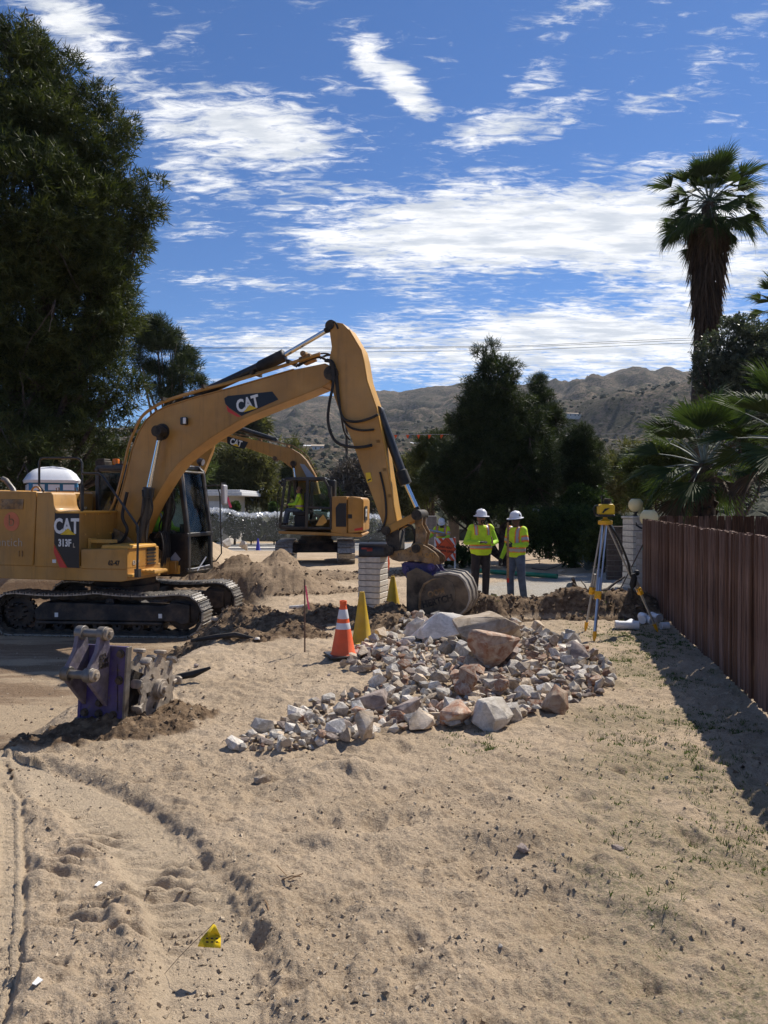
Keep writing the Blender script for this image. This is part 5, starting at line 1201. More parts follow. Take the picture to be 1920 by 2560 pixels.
def tree(name, label, d, base_px, base_z_, blobs_px, n, m, L, wd, mt, seed, trunk_r=.15, limbs=10, group=None, barkm='bark', sub=.5, nsub=18, cat='tree', parts=('crown', 'trunk'), deadtwigs=0, shell=.72, flat=0, up=.3):
    rs = np.random.RandomState(seed)
    b0 = W(base_px, 1258, d); root = thing(name, label, cat, (b0.x, d, base_z_), 0, group)
    O = np.array([b0.x, d, base_z_])
    bl = []
    for b in blobs_px:
        px, py, r = b[:3]; dd = b[3] if len(b) > 3 else 0; rz = b[4] if len(b) > 4 else None
        w_ = wblob(px, py, r, d + dd, rz=rz); bl.append(tuple(np.array(w_[:3]) - O) + w_[3:])
    leaves(parts[0], bl, n, m, L, wd, mt, rs, root, sub=sub, nsub=nsub, shell=shell, flat=flat, up=up)
    mb = MB(); B = np.array(bl); top_ = B[:, 2].max()
    tp = limb(mb, (0, 0, -.3), (B[:, 0].mean() * .5, 0, top_ * .8), trunk_r, trunk_r * .25, rs, .03, 10, 9)
    for k in range(limbs):
        q_ = B[rs.randint(len(B))]; t = np.clip((q_[2] / max(top_, .1)) * rs.uniform(.45, .85), .12, .95); s = tp[int(t * 9)]
        e = q_[:3] + rs.uniform(-.45, .45, 3) * q_[3:6]
        pl = limb(mb, s, e, trunk_r * .38 * (1 - t * .5), .015, rs, .10, 6)
        for _ in range(2):
            s2 = pl[rs.randint(3, 7)]; limb(mb, s2, np.array(s2) + rs.uniform(-.5, .5, 3) * q_[3], .025 + trunk_r * .08, .006, rs, .12, 5)
    for k in range(deadtwigs):
        q_ = B[rs.randint(len(B))]; s = q_[:3] + rs.uniform(-.5, .5, 3) * q_[3:6] + [0, -q_[4] * .6, 0]
        for _ in range(3): limb(mb, s, np.array(s) + rs.uniform(-1, 1, 3) * [.5, .3, .3] * q_[3] + [0, -.2, -.5 * q_[3]], .02, .004, rs, .14, 4)
    mb.build(parts[1], MT[barkm], root)
    return root
# big pine on the left
tree('pine_tree', 'huge dense dark green pine filling the left side behind the excavator', 22, 90, .6,
     [(20, 260, 180, 0), (60, 120, 85, -.3), (130, 170, 85, -.2), (215, 260, 80, 0), (170, 350, 160, .3), (60, 540, 240, -.5), (220, 540, 160, .2), (330, 500, 85, 0), (385, 460, 52, 0), (350, 580, 62, .2),
      (140, 780, 200, 0), (250, 730, 115, -.3), (310, 680, 55, 0), (50, 980, 190, .3), (240, 950, 120, 0), (320, 990, 65, -.2), (350, 1080, 60, .1), (230, 1100, 95, -.6), (60, 1130, 115, -1.8), (140, 1180, 70, -1.6), (-60, 1000, 160, -.5),
      (-120, 330, 150, 0), (-130, 700, 170, 0), (-120, 1050, 150, 0), (300, 1150, 60, .3), (20, 60, 45, 0), (75, 55, 30, 0)],
     22000, 16, .25, .030, LM['pine'], 3, .42, 26, 'pine trees round the site', sub=.50, nsub=28, deadtwigs=30)
tree('pine_tree', 'tall thin open pine with bare leaning trunk behind the big left pine', 42, 415, .2,
     [(350, 850, 38), (405, 840, 48), (440, 880, 42), (455, 930, 45), (400, 920, 38), (480, 965, 38), (420, 985, 40), (520, 985, 26), (545, 960, 20), (345, 900, 30), (330, 840, 22)],
     1500, 22, .36, .03, LM['pinedark'], 5, .34, 22, 'pine trees round the site', 'barklight', sub=.50, nsub=6)
# pines in the centre right
tree('pine_tree', 'broad dark conical pine standing right behind the two workers', 25, 1262, -.3,
     [(1222, 895, 38, 0, 50), (1240, 945, 56), (1198, 962, 42), (1275, 950, 34), (1240, 1010, 78), (1165, 1010, 38), (1300, 1010, 40), (1235, 1075, 92), (1150, 1055, 42), (1320, 1060, 52), (1230, 1140, 108), (1130, 1140, 58), (1340, 1125, 58), (1105, 1195, 58), (1195, 1205, 96), (1310, 1185, 84), (1375, 1160, 40), (1160, 1250, 58), (1330, 1230, 56), (1090, 1240, 34)],
     10500, 18, .20, .022, LM['pinedark'], 7, .20, 18, 'pine trees round the site', sub=.34, nsub=32, deadtwigs=10, shell=.78)
tree('pine_tree', 'second pine top rising just right of the broad central pine', 29, 1372, -.35,
     [(1345, 970, 38), (1365, 1010, 45), (1385, 1060, 42), (1340, 1040, 50), (1390, 1110, 40), (1350, 1120, 60)], 2600, 22, .19, .016, LM['pinedark'], 8, .16, 8, 'pine trees round the site', sub=.38, nsub=16)
tree('pine_tree', 'short round pine at the right end of the pine group above the hedge', 27, 1452, -.35,
     [(1455, 1085, 38), (1440, 1130, 55), (1480, 1130, 42), (1450, 1190, 62), (1410, 1200, 50), (1490, 1180, 35)], 3000, 22, .18, .015, LM['pinedark'], 9, .16, 8, 'pine trees round the site', sub=.36, nsub=18)
tree('pine_tree', 'olive-tinted low pine left of the broad central pine', 33, 1080, -.4,
     [(1085, 1110, 45), (1060, 1150, 45), (1100, 1180, 60), (1060, 1220, 45), (1110, 1075, 30)], 1900, 20, .22, .02, LM['pine'], 10, .14, 6, 'pine trees round the site', sub=.4, nsub=14)
# background trees and shrubs down the valley
BG = [  # px, crown list, d, mat, label
    (600, [(560, 1150, 55), (620, 1170, 65), (580, 1220, 60), (660, 1220, 60), (540, 1230, 45), (640, 1130, 35), (690, 1250, 40)], 50, 'bushdull', 'dull green spreading tree behind the second excavator\'s boom'),
    (450, [(420, 1150, 50), (465, 1170, 45), (420, 1220, 50), (510, 1180, 25)], 44, 'bush', 'bright green tree seen under the near excavator boom'),
    (740, [(735, 1130, 25), (750, 1170, 35), (740, 1220, 45), (790, 1240, 40)], 58, 'bushdull', 'grey-green tree above the second excavator cab'),
    (900, [(870, 1180, 35), (905, 1200, 40), (860, 1230, 45), (920, 1250, 40), (830, 1250, 35), (880, 1280, 30)], 54, 'twig', 'leafless grey tree beside the pole'),
    (1010, [(1000, 1180, 30), (1020, 1220, 40), (980, 1240, 35), (1040, 1260, 35), (1010, 1290, 25)], 48, 'bushdull', 'olive bush between the stick and the central pine'),
    (1540, [(1520, 1200, 50), (1560, 1180, 45), (1590, 1230, 45), (1530, 1250, 45), (1480, 1245, 35), (1570, 1130, 25)], 34, 'bushdull', 'loose yellow-green tree behind the laser level'),
    (1640, [(1620, 1180, 50), (1660, 1140, 45), (1690, 1210, 50), (1600, 1240, 35)], 30, 'bush', 'dark leafy tree behind the low fan palm'),
    (760, [(700, 1265, 22), (730, 1270, 22), (770, 1262, 30), (800, 1270, 25), (820, 1250, 25)], 52, 'bush', 'low green shrubs behind the second excavator cab'),
    (330, [(280, 1180, 60), (340, 1210, 60), (230, 1200, 50), (400, 1220, 50), (310, 1260, 50)], 27, 'pine', 'bright needled bush behind the near excavator cab'),
    (620, [(600, 1050, 16), (625, 1065, 20)], 85, 'bushdull', 'distant tree on the valley floor under the boom'),
]
for k, (px, cr, d, mt, lb) in enumerate(BG):
    tree('leafy_tree', lb, d, px, float(base_z(np.array([(px-960)/F*d]), np.array([d]))[0]), cr, (1100 if k not in (3, 8) else (700 if k == 3 else 1900)), 14, .010 * d + .05, .0016 * d, LM[mt], 30 + k, .10, 6, 'trees down the valley', 'barklight' if mt == 'twig' else 'bark', sub=.016 * d, nsub=11)
# hedge and shrubs behind the driveway
def shrub(name, label, cat, d, px, z_, bl, n, m, L, wd, mt, seed, flat=1, group=None, sub=.3):
    return tree(name, label, d, px, z_, bl, n, m, L, wd, LM[mt], seed, .05, 5, group, cat=cat, parts=('foliage', 'stem'), flat=flat, sub=sub, nsub=18, shell=.8)
shrub('hedge', 'long dark green hedge behind the gravel driveway right of the workers', 'hedge', 24, 1440, -.2,
      [(1340, 1300, 38), (1380, 1310, 48), (1430, 1320, 55), (1480, 1320, 50), (1330, 1350, 42), (1390, 1365, 45), (1450, 1370, 48), (1510, 1340, 38), (1350, 1390, 26), (1420, 1400, 26), (1480, 1400, 28)], 6000, 12, .07, .018, 'hedge', 60)
shrub('shrub', 'rounded bush with yellow-green leaf tips behind the tripod legs', 'shrub', 22, 1510, -.2,
      [(1500, 1340, 38), (1540, 1330, 40), (1500, 1385, 32), (1550, 1370, 38), (1470, 1375, 26)], 2600, 12, .08, .020, 'bush', 61)
shrub('shrub', 'taller dark broadleaf bush at the back of the hedge', 'shrub', 26, 1450, -.2,
      [(1410, 1260, 35), (1450, 1250, 40), (1490, 1260, 35), (1440, 1290, 40), (1380, 1270, 28)], 2400, 12, .09, .022, 'hedge', 62)
shrub('shrub', 'low juniper mound beside the orange road sign', 'shrub', 24, 1160, -.15,
      [(1120, 1395, 22), (1150, 1390, 26), (1175, 1398, 20)], 900, 12, .06, .016, 'hedge', 63)
shrub('shrub', 'green creeper bush between the standing workers', 'shrub', 23.5, 1265, -.15, [(1250, 1290, 20), (1300, 1330, 26), (1320, 1300, 30)], 900, 12, .07, .018, 'bush', 64)
# clipped shrubs behind the spray
for k, (px, py, r, lb) in enumerate([(528, 1320, 30, 'leftmost of the clipped bushes behind the water spray'), (585, 1312, 26, 'clipped bush behind the spray below the garage'), (628, 1318, 30, 'clipped bush behind the spray next to the blue cone'), (690, 1315, 28, 'clipped bush just left of the second excavator cab'),
                                 (920, 1310, 20, 'small clipped bush right of the second excavator'), (745, 1315, 24, 'clipped bush hidden behind the second excavator cab')]):
    shrub('clipped_bush', lb, 'bush', 42, px, -.45, [(px, py, r, 0, r * 1.2), (px, py + 12, r * .9)], 1000, 10, .10, .03, 'clipped', 70 + k, group='clipped bushes along the street', sub=.22)
for k, (px, lb) in enumerate([(588, 'square dark topiary in front of the garage'), (685, 'square dark topiary left of the second excavator')]):
    shrub('topiary', lb, 'bush', 42.2, px, -.45, [(px, 1272, 11, 0, 14), (px, 1262, 10, 0, 8), (px, 1300, 8)], 500, 10, .10, .03, 'hedge', 80 + k, group='square topiaries along the street', sub=.12)

# ---- palms
def frond(rs, L, fan_r, nleaf, droop, spread=2.5, fold=.3, thick=.010):
    """petiole along +x then a fan of leaflets; returns (verts, tris, tint), petiole polyline"""
    V_, F_, Tn = [], [], []
    pet = [np.array([L * t, 0, -droop * L * t * t]) for t in np.linspace(0, 1, 5)]
    tip = pet[-1]; ax = unit(np.array([1, 0, -2 * droop])); sd_ = np.array([0, 1., 0]); up_ = np.cross(ax, sd_); up_ = -up_ if up_[2] < 0 else up_
    for k in range(nleaf):
        a = (k / (nleaf - 1) - .5) * spread; l = fan_r * (1 - .18 * abs(a) / 1.3) * rs.uniform(.88, 1.05)
        dv = ax * math.cos(a) + sd_ * math.sin(a) + up_ * (abs(math.sin(a)) * fold - .05); dv = unit(dv)
        sv = unit(np.cross(dv, up_)); w = fan_r * spread / nleaf * .62
        p0 = tip; p1 = tip + dv * l * .5; p2 = tip + dv * l * .8 - np.array([0, 0, l * .04 * rs.uniform(.5, 2)]); p3 = tip + dv * l * 1.0 + rs.normal(size=3) * l * .03 - np.array([0, 0, l * .16 * rs.uniform(.2, 2.2)])
        b = len(V_); lift = up_ * w * .30 * (1 if k % 2 else -1)
        V_ += [p0, p1 - sv * w * .5 - lift, p1 + sv * w * .5 + lift, p2 - sv * w * .28, p2 + sv * w * .28, p3]
        F_ += [(b, b + 1, b + 2), (b + 1, b + 3, b + 4), (b + 1, b + 4, b + 2), (b + 3, b + 5, b + 4)]
        t_ = rs.rand() * .5 + .25; Tn += [t_] * 6
    return np.array(V_), np.array(F_), np.array(Tn), pet
def rotm(yaw, pitch, roll):
    return np.array(Matrix.Rotation(yaw, 3, 'Z') @ Matrix.Rotation(-pitch, 3, 'Y') @ Matrix.Rotation(roll, 3, 'X'))
def palm(label, base, crown, specs, seed, trunk, skirt=None, group='fan palms'):
    rs = np.random.RandomState(seed); root = thing('fan_palm', label, 'palm tree', base, 0, group)
    O = np.array(base); c0 = np.array(crown) - O
    for (yaw, pit, L, fr, dead, droop) in specs:
        V_, F_, Tn, pet = frond(rs, L, fr, 34 if fr > .8 else 26, droop)
        Rm = rotm(R(yaw), R(pit), R(rs.uniform(-25, 25)))
        V_ = V_ @ Rm.T + c0; pp_ = [p_ @ Rm.T + c0 for p_ in pet]
        fr_o = link('frond', np_mesh('frond', V_, F_, LM['palmdead'] if dead else LM['palm'], attrs=dict(tint=Tn)), root)
        if fr > .5: mb = MB(); mb.tube(pp_, [.028, .022, .018, .014, .010], 5); mb.build('petiole', MT['agave'] if not dead else MT['barklight'], fr_o)
    mb = MB(); trunk(mb, rs, c0); mb.build('trunk', MT['bark'], root)
    if skirt: skirt(rs, c0, root)
    return root
# tall palm
dT = 30.; cT = W(1772, 520, dT); bT = (cT.x - .6, dT, -.4)
rs0 = np.random.RandomState(2); sp = []
for k in range(84):
    t = k / 83; pit = 85 - 162 * t ** .85 + rs0.uniform(-12, 12); sp.append((k * 137.5 + rs0.uniform(-25, 25), pit, rs0.uniform(.6, 1.15) * (1.0 + .55 * math.sin(t * 3.1) * (t < .8)), rs0.uniform(.85, 1.2), t > .78, .10 + .3 * t))
def tT(mb, rs, c): mb.tube([(0, 0, -.3), (.05, 0, 3), (.2, 0, 7), (c[0] * .8, 0, c[2] - 3), (c[0], 0, c[2])], [.28, .24, .22, .24, .25], 12)
def sT(rs, c, root):
    V_, F_, Tn = [], [], []
    for k in range(3000):
        a = rs.uniform(0, 6.28); z_ = c[2] - .7 - 4.4 * rs.rand(); u = (c[2] - z_) / 5.0; rad = (.88 - .52 * u) * (.40 + .6 * rs.rand()); l = rs.uniform(.5, 1.1); w = rs.uniform(.012, .035)
        p = np.array([c[0] * (1 - .1 * u) + rad * math.cos(a), rad * math.sin(a), z_]); d = unit(np.array([.12 * math.cos(a), .12 * math.sin(a), -1]) + rs.normal(size=3) * .13); s = unit(np.cross(d, rs.normal(size=3)))
        b = len(V_); V_ += [p - s * w, p + s * w, p + d * l * .6 + s * w, p + d * l]; F_ += [(b, b + 1, b + 2, b + 3)]; t_ = rs.rand(); Tn += [t_] * 4
    o = link('dead_frond_skirt', np_mesh('dead_frond_skirt', np.array(V_), np.array(F_), LM['palmdead'], attrs=dict(tint=np.array(Tn))), root); o['kind'] = 'stuff'
palm('very tall fan palm with a shaggy skirt of dead fronds against the clouds', bT, (cT.x, dT, cT.z + .2), sp, 21, tT, sT)
# low palm behind the fence
dL = 17.5; cL = W(1760, 1165, dL); bL = (cL.x, dL, -.1); rs0 = np.random.RandomState(4); sp = []
for k in range(34):
    t = k / 33; pit = 80 - 105 * t + rs0.uniform(-10, 10); sp.append((k * 137.5 + rs0.uniform(-20, 20), pit, rs0.uniform(.85, 1.05), rs0.uniform(.85, 1.05), k in (33, 31), .12 + .18 * t))
def tL(mb, rs, c): mb.tube([(0, 0, -.3), (0, 0, 1.2), (0, 0, c[2] + .05)], [.30, .26, .22], 12)
def sL(rs, c, root):
    mb = MB()
    for k in range(60):
        a = k * 2.4; z_ = .3 + (c[2] - .3) * k / 60; mb.box((.24 * math.cos(a), .24 * math.sin(a), z_), (.10, .07, .16), Matrix.Rotation(a, 3, 'Z') @ Matrix.Rotation(.5, 3, 'Y'))
    o = mb.build('frond_stubs', MT['bark'], root); o['kind'] = 'stuff'
palm('low spreading fan palm with broad green fans rising over the fence', bL, cL, sp, 22, tL, sL)
dR = 15.5; cR = W(1985, 1110, dR); sp = [(k * 137.5, 85 - 100 * k / 25 + rs0.uniform(-8, 8), rs0.uniform(.9, 1.1), rs0.uniform(.9, 1.1), k > 24, .12 + .15 * k / 25) for k in range(26)]
palm('fan palm at the right edge, half out of view, with yellow-green fans', (cR.x, dR, -.1), cR, sp, 23, tL)
dQ = 26.; cQ = W(1955, 770, dQ); sp = [(k * 137.5, 85 - 120 * k / 22 + rs0.uniform(-8, 8), rs0.uniform(.6, .8), rs0.uniform(.6, .8), k > 18, .15) for k in range(22)]
palm('palm crown just peeking in at the right edge above the olive tree', (cQ.x, dQ, -.3), cQ, sp, 24, tL)
tree('olive_tree', 'grey-green olive tree right of the tall palm trunk', 23, 1850, -.2,
     [(1840, 840, 58), (1790, 880, 60), (1880, 890, 80), (1740, 905, 35), (1830, 940, 80), (1780, 950, 55), (1900, 960, 80), (1860, 1030, 90), (1960, 900, 90), (1960, 1020, 90), (1900, 1100, 70), (1800, 1020, 50)],
     10500, 12, .10, .018, LM['olive'], 41, .18, 14, None, sub=.42, nsub=16, flat=1, shell=.7)
# agave
g = G(1470, 1425, -.1); root = thing('agave', 'pale grey-green agave with curved pointed leaves below the hedge', 'agave', (g.x, g.y, -.1))
for k in range(16):
    a = k * 2.4; e = .45 + .5 * (k / 16); mb = MB(); dx, dy = math.cos(a), math.sin(a); rings = []
    for t in (0, .3, .6, .85, 1):
        w = .055 * (1 - t) ** .6 + .004; p = Vector((dx * (.05 + .48 * t * (1.2 - e)), dy * (.05 + .48 * t * (1.2 - e)), .62 * e * t - .10 * t * t)); s = Vector((-dy, dx, 0)) * w; u_ = Vector((0, 0, .02 * (1 - t) + .002))
        rings.append([p - s + u_, p - u_ * .6, p + s + u_, p + u_ * .2])
    mb.loft(rings); mb.build('leaf', MT['agave'], root)

# ---- grass near the fence
rs = np.random.RandomState(77); n0 = 4200; n = n0 * 14
xx = np.repeat(rs.uniform(.2, 4.6, n0), 14) + rs.normal(size=n) * .035; yy = np.repeat(3.2 + 10 * rs.rand(n0), 14) + rs.normal(size=n) * .035; fx = 3.23 + .21 * (yy - 6)
gm = sstep(1 - np.abs(xx - (fx - .85)) / 1.2) * sstep((fbm(xx * 1.5, yy * 1.5, 3, 51) - .02) * 5.)
gm = np.maximum(gm, .5 * sstep((fbm(xx * 1.1, yy * 1.1, 3, 77) - .30) * 6) * sstep((xx - .6) / .5))
gm = gm * .35
for (px, py, rr_) in ((1600, 1585, .55), (1650, 1600, .5), (1620, 1640, .3), (1690, 1700, .25), (1540, 1650, .25), (1200, 1860, .22), (1560, 1845, .2), (1760, 1890, .3), (1800, 2080, .25), (1560, 1590, .4), (1780, 1800, .35)):
    g = G(px, py); gm = np.maximum(gm, .85 * np.exp(-(((xx - g.x) / rr_) ** 2 + ((yy - g.y) / (rr_ * 1.2)) ** 2)))
keep = (rs.rand(n) < gm * .55) & (xx < fx - .05)
xx, yy = xx[keep], yy[keep]; n = len(xx); zz_ = zfull(xx, yy)[0]
m = 4; dirs = unit(rs.normal(size=(n, m, 3)) * [.55, .55, .1] + [0, 0, 1.0]); L = rs.uniform(.012, .038, (n, m, 1)) ; s = unit(np.cross(dirs, rs.normal(size=(n, m, 3)))) * .0022 * (1 + yy[:, None, None] / 10)
P0 = np.stack([xx, yy, zz_ - .003], 1)[:, None, :] + rs.normal(size=(n, m, 3)) * [.012, .012, 0]
V_ = np.stack([P0 - s, P0 + s, P0 + dirs * L], 2).reshape(-1, 3)
o = link('grass', np_mesh('grass', V_, np.arange(len(V_)).reshape(-1, 3), LM['grass'], attrs=dict(tint=np.repeat(rs.rand(n * m), 3))), kind='stuff'); tag(o, 'thin green grass patches on the sand near the red fence', 'grass')

# ================================================================ FENCES, WALLS, STREET
fm = bpy.data.materials.new('red_stained_wood'); fm.use_nodes = True; t = fm.node_tree; b = t.nodes['Principled BSDF']
co = N(t, 'ShaderNodeTexCoord').outputs['Object']; mp = N(t, 'ShaderNodeMapping'); t.links.new(co, mp.inputs[0]); mp.inputs['Scale'].default_value = (30, 30, 1.2)
oi = N(t, 'ShaderNodeObjectInfo').outputs['Random']
gr = noise(t, mp.outputs[0], 1.6, 8, .7); c = mixc(t, smooth(t, gr, .3, .72), (.075, .035, .022), (.31, .165, .105))
c = mixc(t, M_(t, 'MULTIPLY', smooth(t, oi, 0., 1.), .55), c, mixc(t, smooth(t, gr, .3, .7), (.045, .021, .014), (.20, .098, .064)))
pw = noise(t, co, 2.2, 6, .7); c = mixc(t, M_(t, 'MULTIPLY', smooth(t, pw, .58, .72), .5), c, (.19, .115, .08))
hv = N(t, 'ShaderNodeHueSaturation'); t.links.new(c, hv.inputs['Color']); t.links.new(smooth(t, oi, 0., 1., .50, 1.20), hv.inputs['Value']); t.links.new(smooth(t, oi, 0., 1., 1.15, .8), hv.inputs['Saturation'])
inp(t, b, 'Base Color', hv.outputs[0]); b.inputs['Roughness'].default_value = .85
bn = N(t, 'ShaderNodeBump'); bn.inputs['Strength'].default_value = .9; bn.inputs['Distance'].default_value = .01; t.links.new(gr, bn.inputs['Height']); t.links.new(bn.outputs[0], b.inputs['Normal'])
MT['fence'] = fm
def board_meshes(H, seed, w0=.062, nv=8):
    rs = np.random.RandomState(seed); out = []
    for k in range(nv):
        w = w0 * rs.uniform(.75, 1.35); rings = []
        for z_ in (0, H * .2, H * .45, H * .7, H * .93, H):
            f = 1 if z_ < H * .95 else .8; a = rs.uniform(-.004, .004); c_ = rs.uniform(-.5, .5) * .008
            rings.append([Vector((-w/2*f + c_ + rs.uniform(-.003,.003), -.016 + a, z_ + rs.uniform(-.004, .004))), Vector((-w/4 + c_, -.026 + a, z_)), Vector((w/4 + c_, -.024 + a, z_)), Vector((w/2*f + c_ + rs.uniform(-.003,.003), -.014 + a, z_ + rs.uniform(-.008, .008))), Vector((w/2*f + c_, .012, z_)), Vector((-w/2*f + c_, .012, z_))])
        mb = MB(); mb.loft(rings); out.append((w, mb.mesh('board', MT['fence'], 50)))
    return out
def fence(label, p0, p1, H, seed, w0, rails_back=1, group='wooden fences'):
    rs = np.random.RandomState(seed); p0, p1 = Vector(p0), Vector(p1); d = p1 - p0; L = d.length; ang = math.atan2(d.y, d.x)
    root = thing('wooden_fence', label, 'fence', p0, ang, group); bm_ = board_meshes(H, seed, w0); x = 0; k = 0
    while x < L:
        w, me = bm_[rs.randint(len(bm_))]; x += w / 2
        wp = p0 + d.normalized() * x; gz = float(base_z(np.array([wp.x]), np.array([wp.y]))[0])
        o = link('board', me, root); o.location = (x, rs.uniform(-.014, .014), gz - p0.z + rs.uniform(-.012, .018) + .02); o.rotation_euler = (rs.uniform(-.01, .01), rs.uniform(-.009, .009), rs.uniform(-.3, .3) + (math.pi if rs.rand() < .5 else 0) * 0)
        x += w / 2 + (.001 if rs.rand() < .7 else .009); k += 1
    for zz_ in (.35, H - .30):
        mb = MB(); mb.bb(0, L, .016, .055, zz_, zz_ + .08); mb.build('rail', MT['fence'], root)
    xx = .1
    while xx < L:
        mb = MB(); mb.bb(xx, xx + .09, .057, .15, -.3, H - .02); mb.build('post', MT['fence'], root); xx += 2.4
    return root
def FX(y): return 3.23 + .21 * (y - 6)
fence('red-brown rough stake fence running away along the right side', (FX(15.35), 15.35, 0), (FX(2.2), 2.2, 0), 1.545, 5, .062)
fence('dark stake fence crossing behind the near fence under the palms', (5.95, 16.6, 0), (12.2, 15.9, 0), 1.60, 6, .11)
def block_pillar(name, label, cx, cy, w, dpt, h, course, m, group=None, cap=True, nx=1, rz=0., z0=None, cat='pillar'):
    rs = np.random.RandomState(int(cx * 10) % 97 + 3); z0 = zg(cx, cy) - .05 if z0 is None else z0
    root = thing(name, label, cat, (cx, cy, z0), rz, group)
    mb = MB(); mb.bb(-w/2 + .012, w/2 - .012, -dpt/2 + .012, dpt/2 - .012, 0, h - .01); mb.build('core', MT['mortar'], root)
    nz = int(round(h / course)); bw = w / nx
    mes = []
    for v in range(3):
        mb = MB(); mb.box((0, 0, 0), (bw - .012, dpt, course - .014)); 
        mb.v = [(x + rs.uniform(-.006, .006), y + rs.uniform(-.006, .006), z_ + rs.uniform(-.003, .003)) for x, y, z_ in mb.v]; mes.append(mb.mesh('block', MT[m], 30))
    for k in range(nz):
        offx = (bw / 2 if (k % 2 and nx > 1) else 0)
        for i_ in range(nx + (1 if offx else 0)):
            xc = -w/2 + bw/2 + i_ * bw - offx; me = mes[rs.randint(3)]
            o = link('block', me, root); o.location = (max(min(xc, w/2 - bw/4), -w/2 + bw/4) if offx and i_ in (0, nx) else xc, rs.uniform(-.004, .004), (k + .5) * course); o.rotation_euler = (0, 0, rs.uniform(-.01, .01))
            if offx and i_ in (0, nx): o.scale = (.5, 1, 1)
            bv = o.modifiers.new('bevel', 'BEVEL'); bv.width = .008; bv.segments = 2
    if cap: mb = MB(); mb.box((0, 0, h + .025), (w + .04, dpt + .04, .05)); mb.build('cap', MT[m], root, bevel=.008)
    return root
pA = W(1589, 1300, 17.4); block_pillar('block_pillar', 'tall white block gate pillar carrying the left globe lamp', pA.x, 17.4, .42, .40, 1.62, .135, 'blockw', 'block gate pillars', rz=.3)
pB = W(1612, 1330, 15.75); block_pillar('block_pillar', 'short grey block gate pillar beside the end of the red fence', pB.x + .06, 15.75, .34, .36, 1.32, .135, 'blockg', 'block gate pillars', rz=.2)
pC = W(1548, 1310, 19.6); block_pillar('block_wall', 'low dark brown block wall left of the white gate pillar', pC.x, 19.6, .62, .2, 1.36, .135, 'blockb', None, nx=2, cat='wall')
def globe(label, x, y, zb_, r):
    root = thing('globe_lamp', label, 'lamp', (x, y, zb_), 0, 'cream globe lamps')
    mb = MB(); mb.lathe([(.045, 0), (.05, .01), (.03, .03), (.03, .07), (.06, .08), (.06, .10)], (0, 0, 0), 16, cap=True); mb.build('lamp_base', MT['black'], root)
    mb = MB(); n_ = 14; mb.lathe([(max(r * math.sin(math.pi * (k + .6) / (n_ + 1.4)), .01), .10 + r * .93 - r * math.cos(math.pi * (k + .6) / (n_ + 1.4))) for k in range(n_ - 1)], (0, 0, 0), 28, cap=True); mb.build('globe', MT['globe'], root, smooth=50)
globe('round cream globe lamp on the white pillar, the upper left one', pA.x, 17.4, 1.62 - .05 + zg(pA.x, 17.4) + .05, .165)
gB = W(1625, 1290, 15.6); globe('larger cream globe lamp half hidden behind the fence end', gB.x + .03, 15.75, 1.32 + zg(gB.x, 15.75), .185)
# leaning prop on pillar, dark bracket, green tape and white pipe
def W2(px, py, d): return W(px, py, d)
mb = MB(); a, b = W(1541, 1492, 14.6), W(1617, 1342, 15.3); mb.tube([a, b], .012, 6); tag(mb.build('rod', MT['rod']), 'thin weathered rod leaning against the grey pillar', 'rod')
mb = MB(); a = W(1614, 1383, 15.25); b = W(1610, 1426, 15.2); mb.tube([a, (a + b) / 2 + Vector((.01, 0, 0)), b], .014, 6); o = mb.build('plastic_pipe', MT['pvc']); tag(o, 'thin white plastic pipe hanging by the fence end', 'pipe')
mb = MB(); a = W(1611, 1372, 15.2); mb.prism([a + Vector(v) for v in ((-.03, 0, .10), (.02, 0, .12), (.05, 0, .02), (.02, 0, -.06), (-.04, 0, -.02))], (0, .01, 0)); tag(mb.build('tape_ribbon', MT['greenpipe']), 'small green ribbon tied at the fence end', 'ribbon')
mb = MB(); a, b = W(1590, 1312, 15.6), W(1612, 1322, 15.6); mb.tube([a, (a + b) / 2 + Vector((0, 0, -.02)), b], .02, 6); mb.tube([a + Vector((.02, 0, -.03)), a + Vector((0, 0, .05))], .012, 6); tag(mb.build('iron_bracket', MT['black']), 'black iron bracket on top of the grey pillar', 'bracket')
# mailbox on its pillar
mp_ = W(933, 1500, 13.9); zM = zg(mp_.x, 13.9)
zt_ = W(933, 1393, 13.7).z
nc = 9; block_pillar('mailbox_pillar', 'pale slump-block pillar holding the black mailbox beside the yellow cones', mp_.x, 13.95, .43, .42, zt_ - zM + .05, (zt_ - zM + .05) / nc, 'blockw', cap=False, rz=-.36)
root = thing('mailbox', 'black mailbox with a faded red flag on the pale block pillar', 'mailbox', (mp_.x, 13.9, zt_), -.10)
mb = MB(); pr_ = [(-.12, 0), (-.12, .13), (-.105, .19), (-.06, .235), (0, .25), (.06, .235), (.105, .19), (.12, .13), (.12, 0)]
mb.prism([Vector((-.25, y_, z_)) for y_, z_ in pr_], (.5, 0, 0)); mb.build('body', MT['mailbox'], root, bevel=.006)
mb = MB(); mb.prism([Vector((.25, y_ * 1.05, z_ * 1.03)) for y_, z_ in pr_], (.018, 0, 0)); mb.build('door', MT['mailbox'], root)
mb = MB(); mb.bb(-.20, .0, -.128, -.122, .135, .165); mb.bb(-.10, .0, -.128, -.122, .10, .165); mb.build('flag', MT['mailflag'], root)
mb = MB(); mb.bb(-.26, .26, -.16, .16, -.0, .012); mb.build('base_board', MT['post'], root)
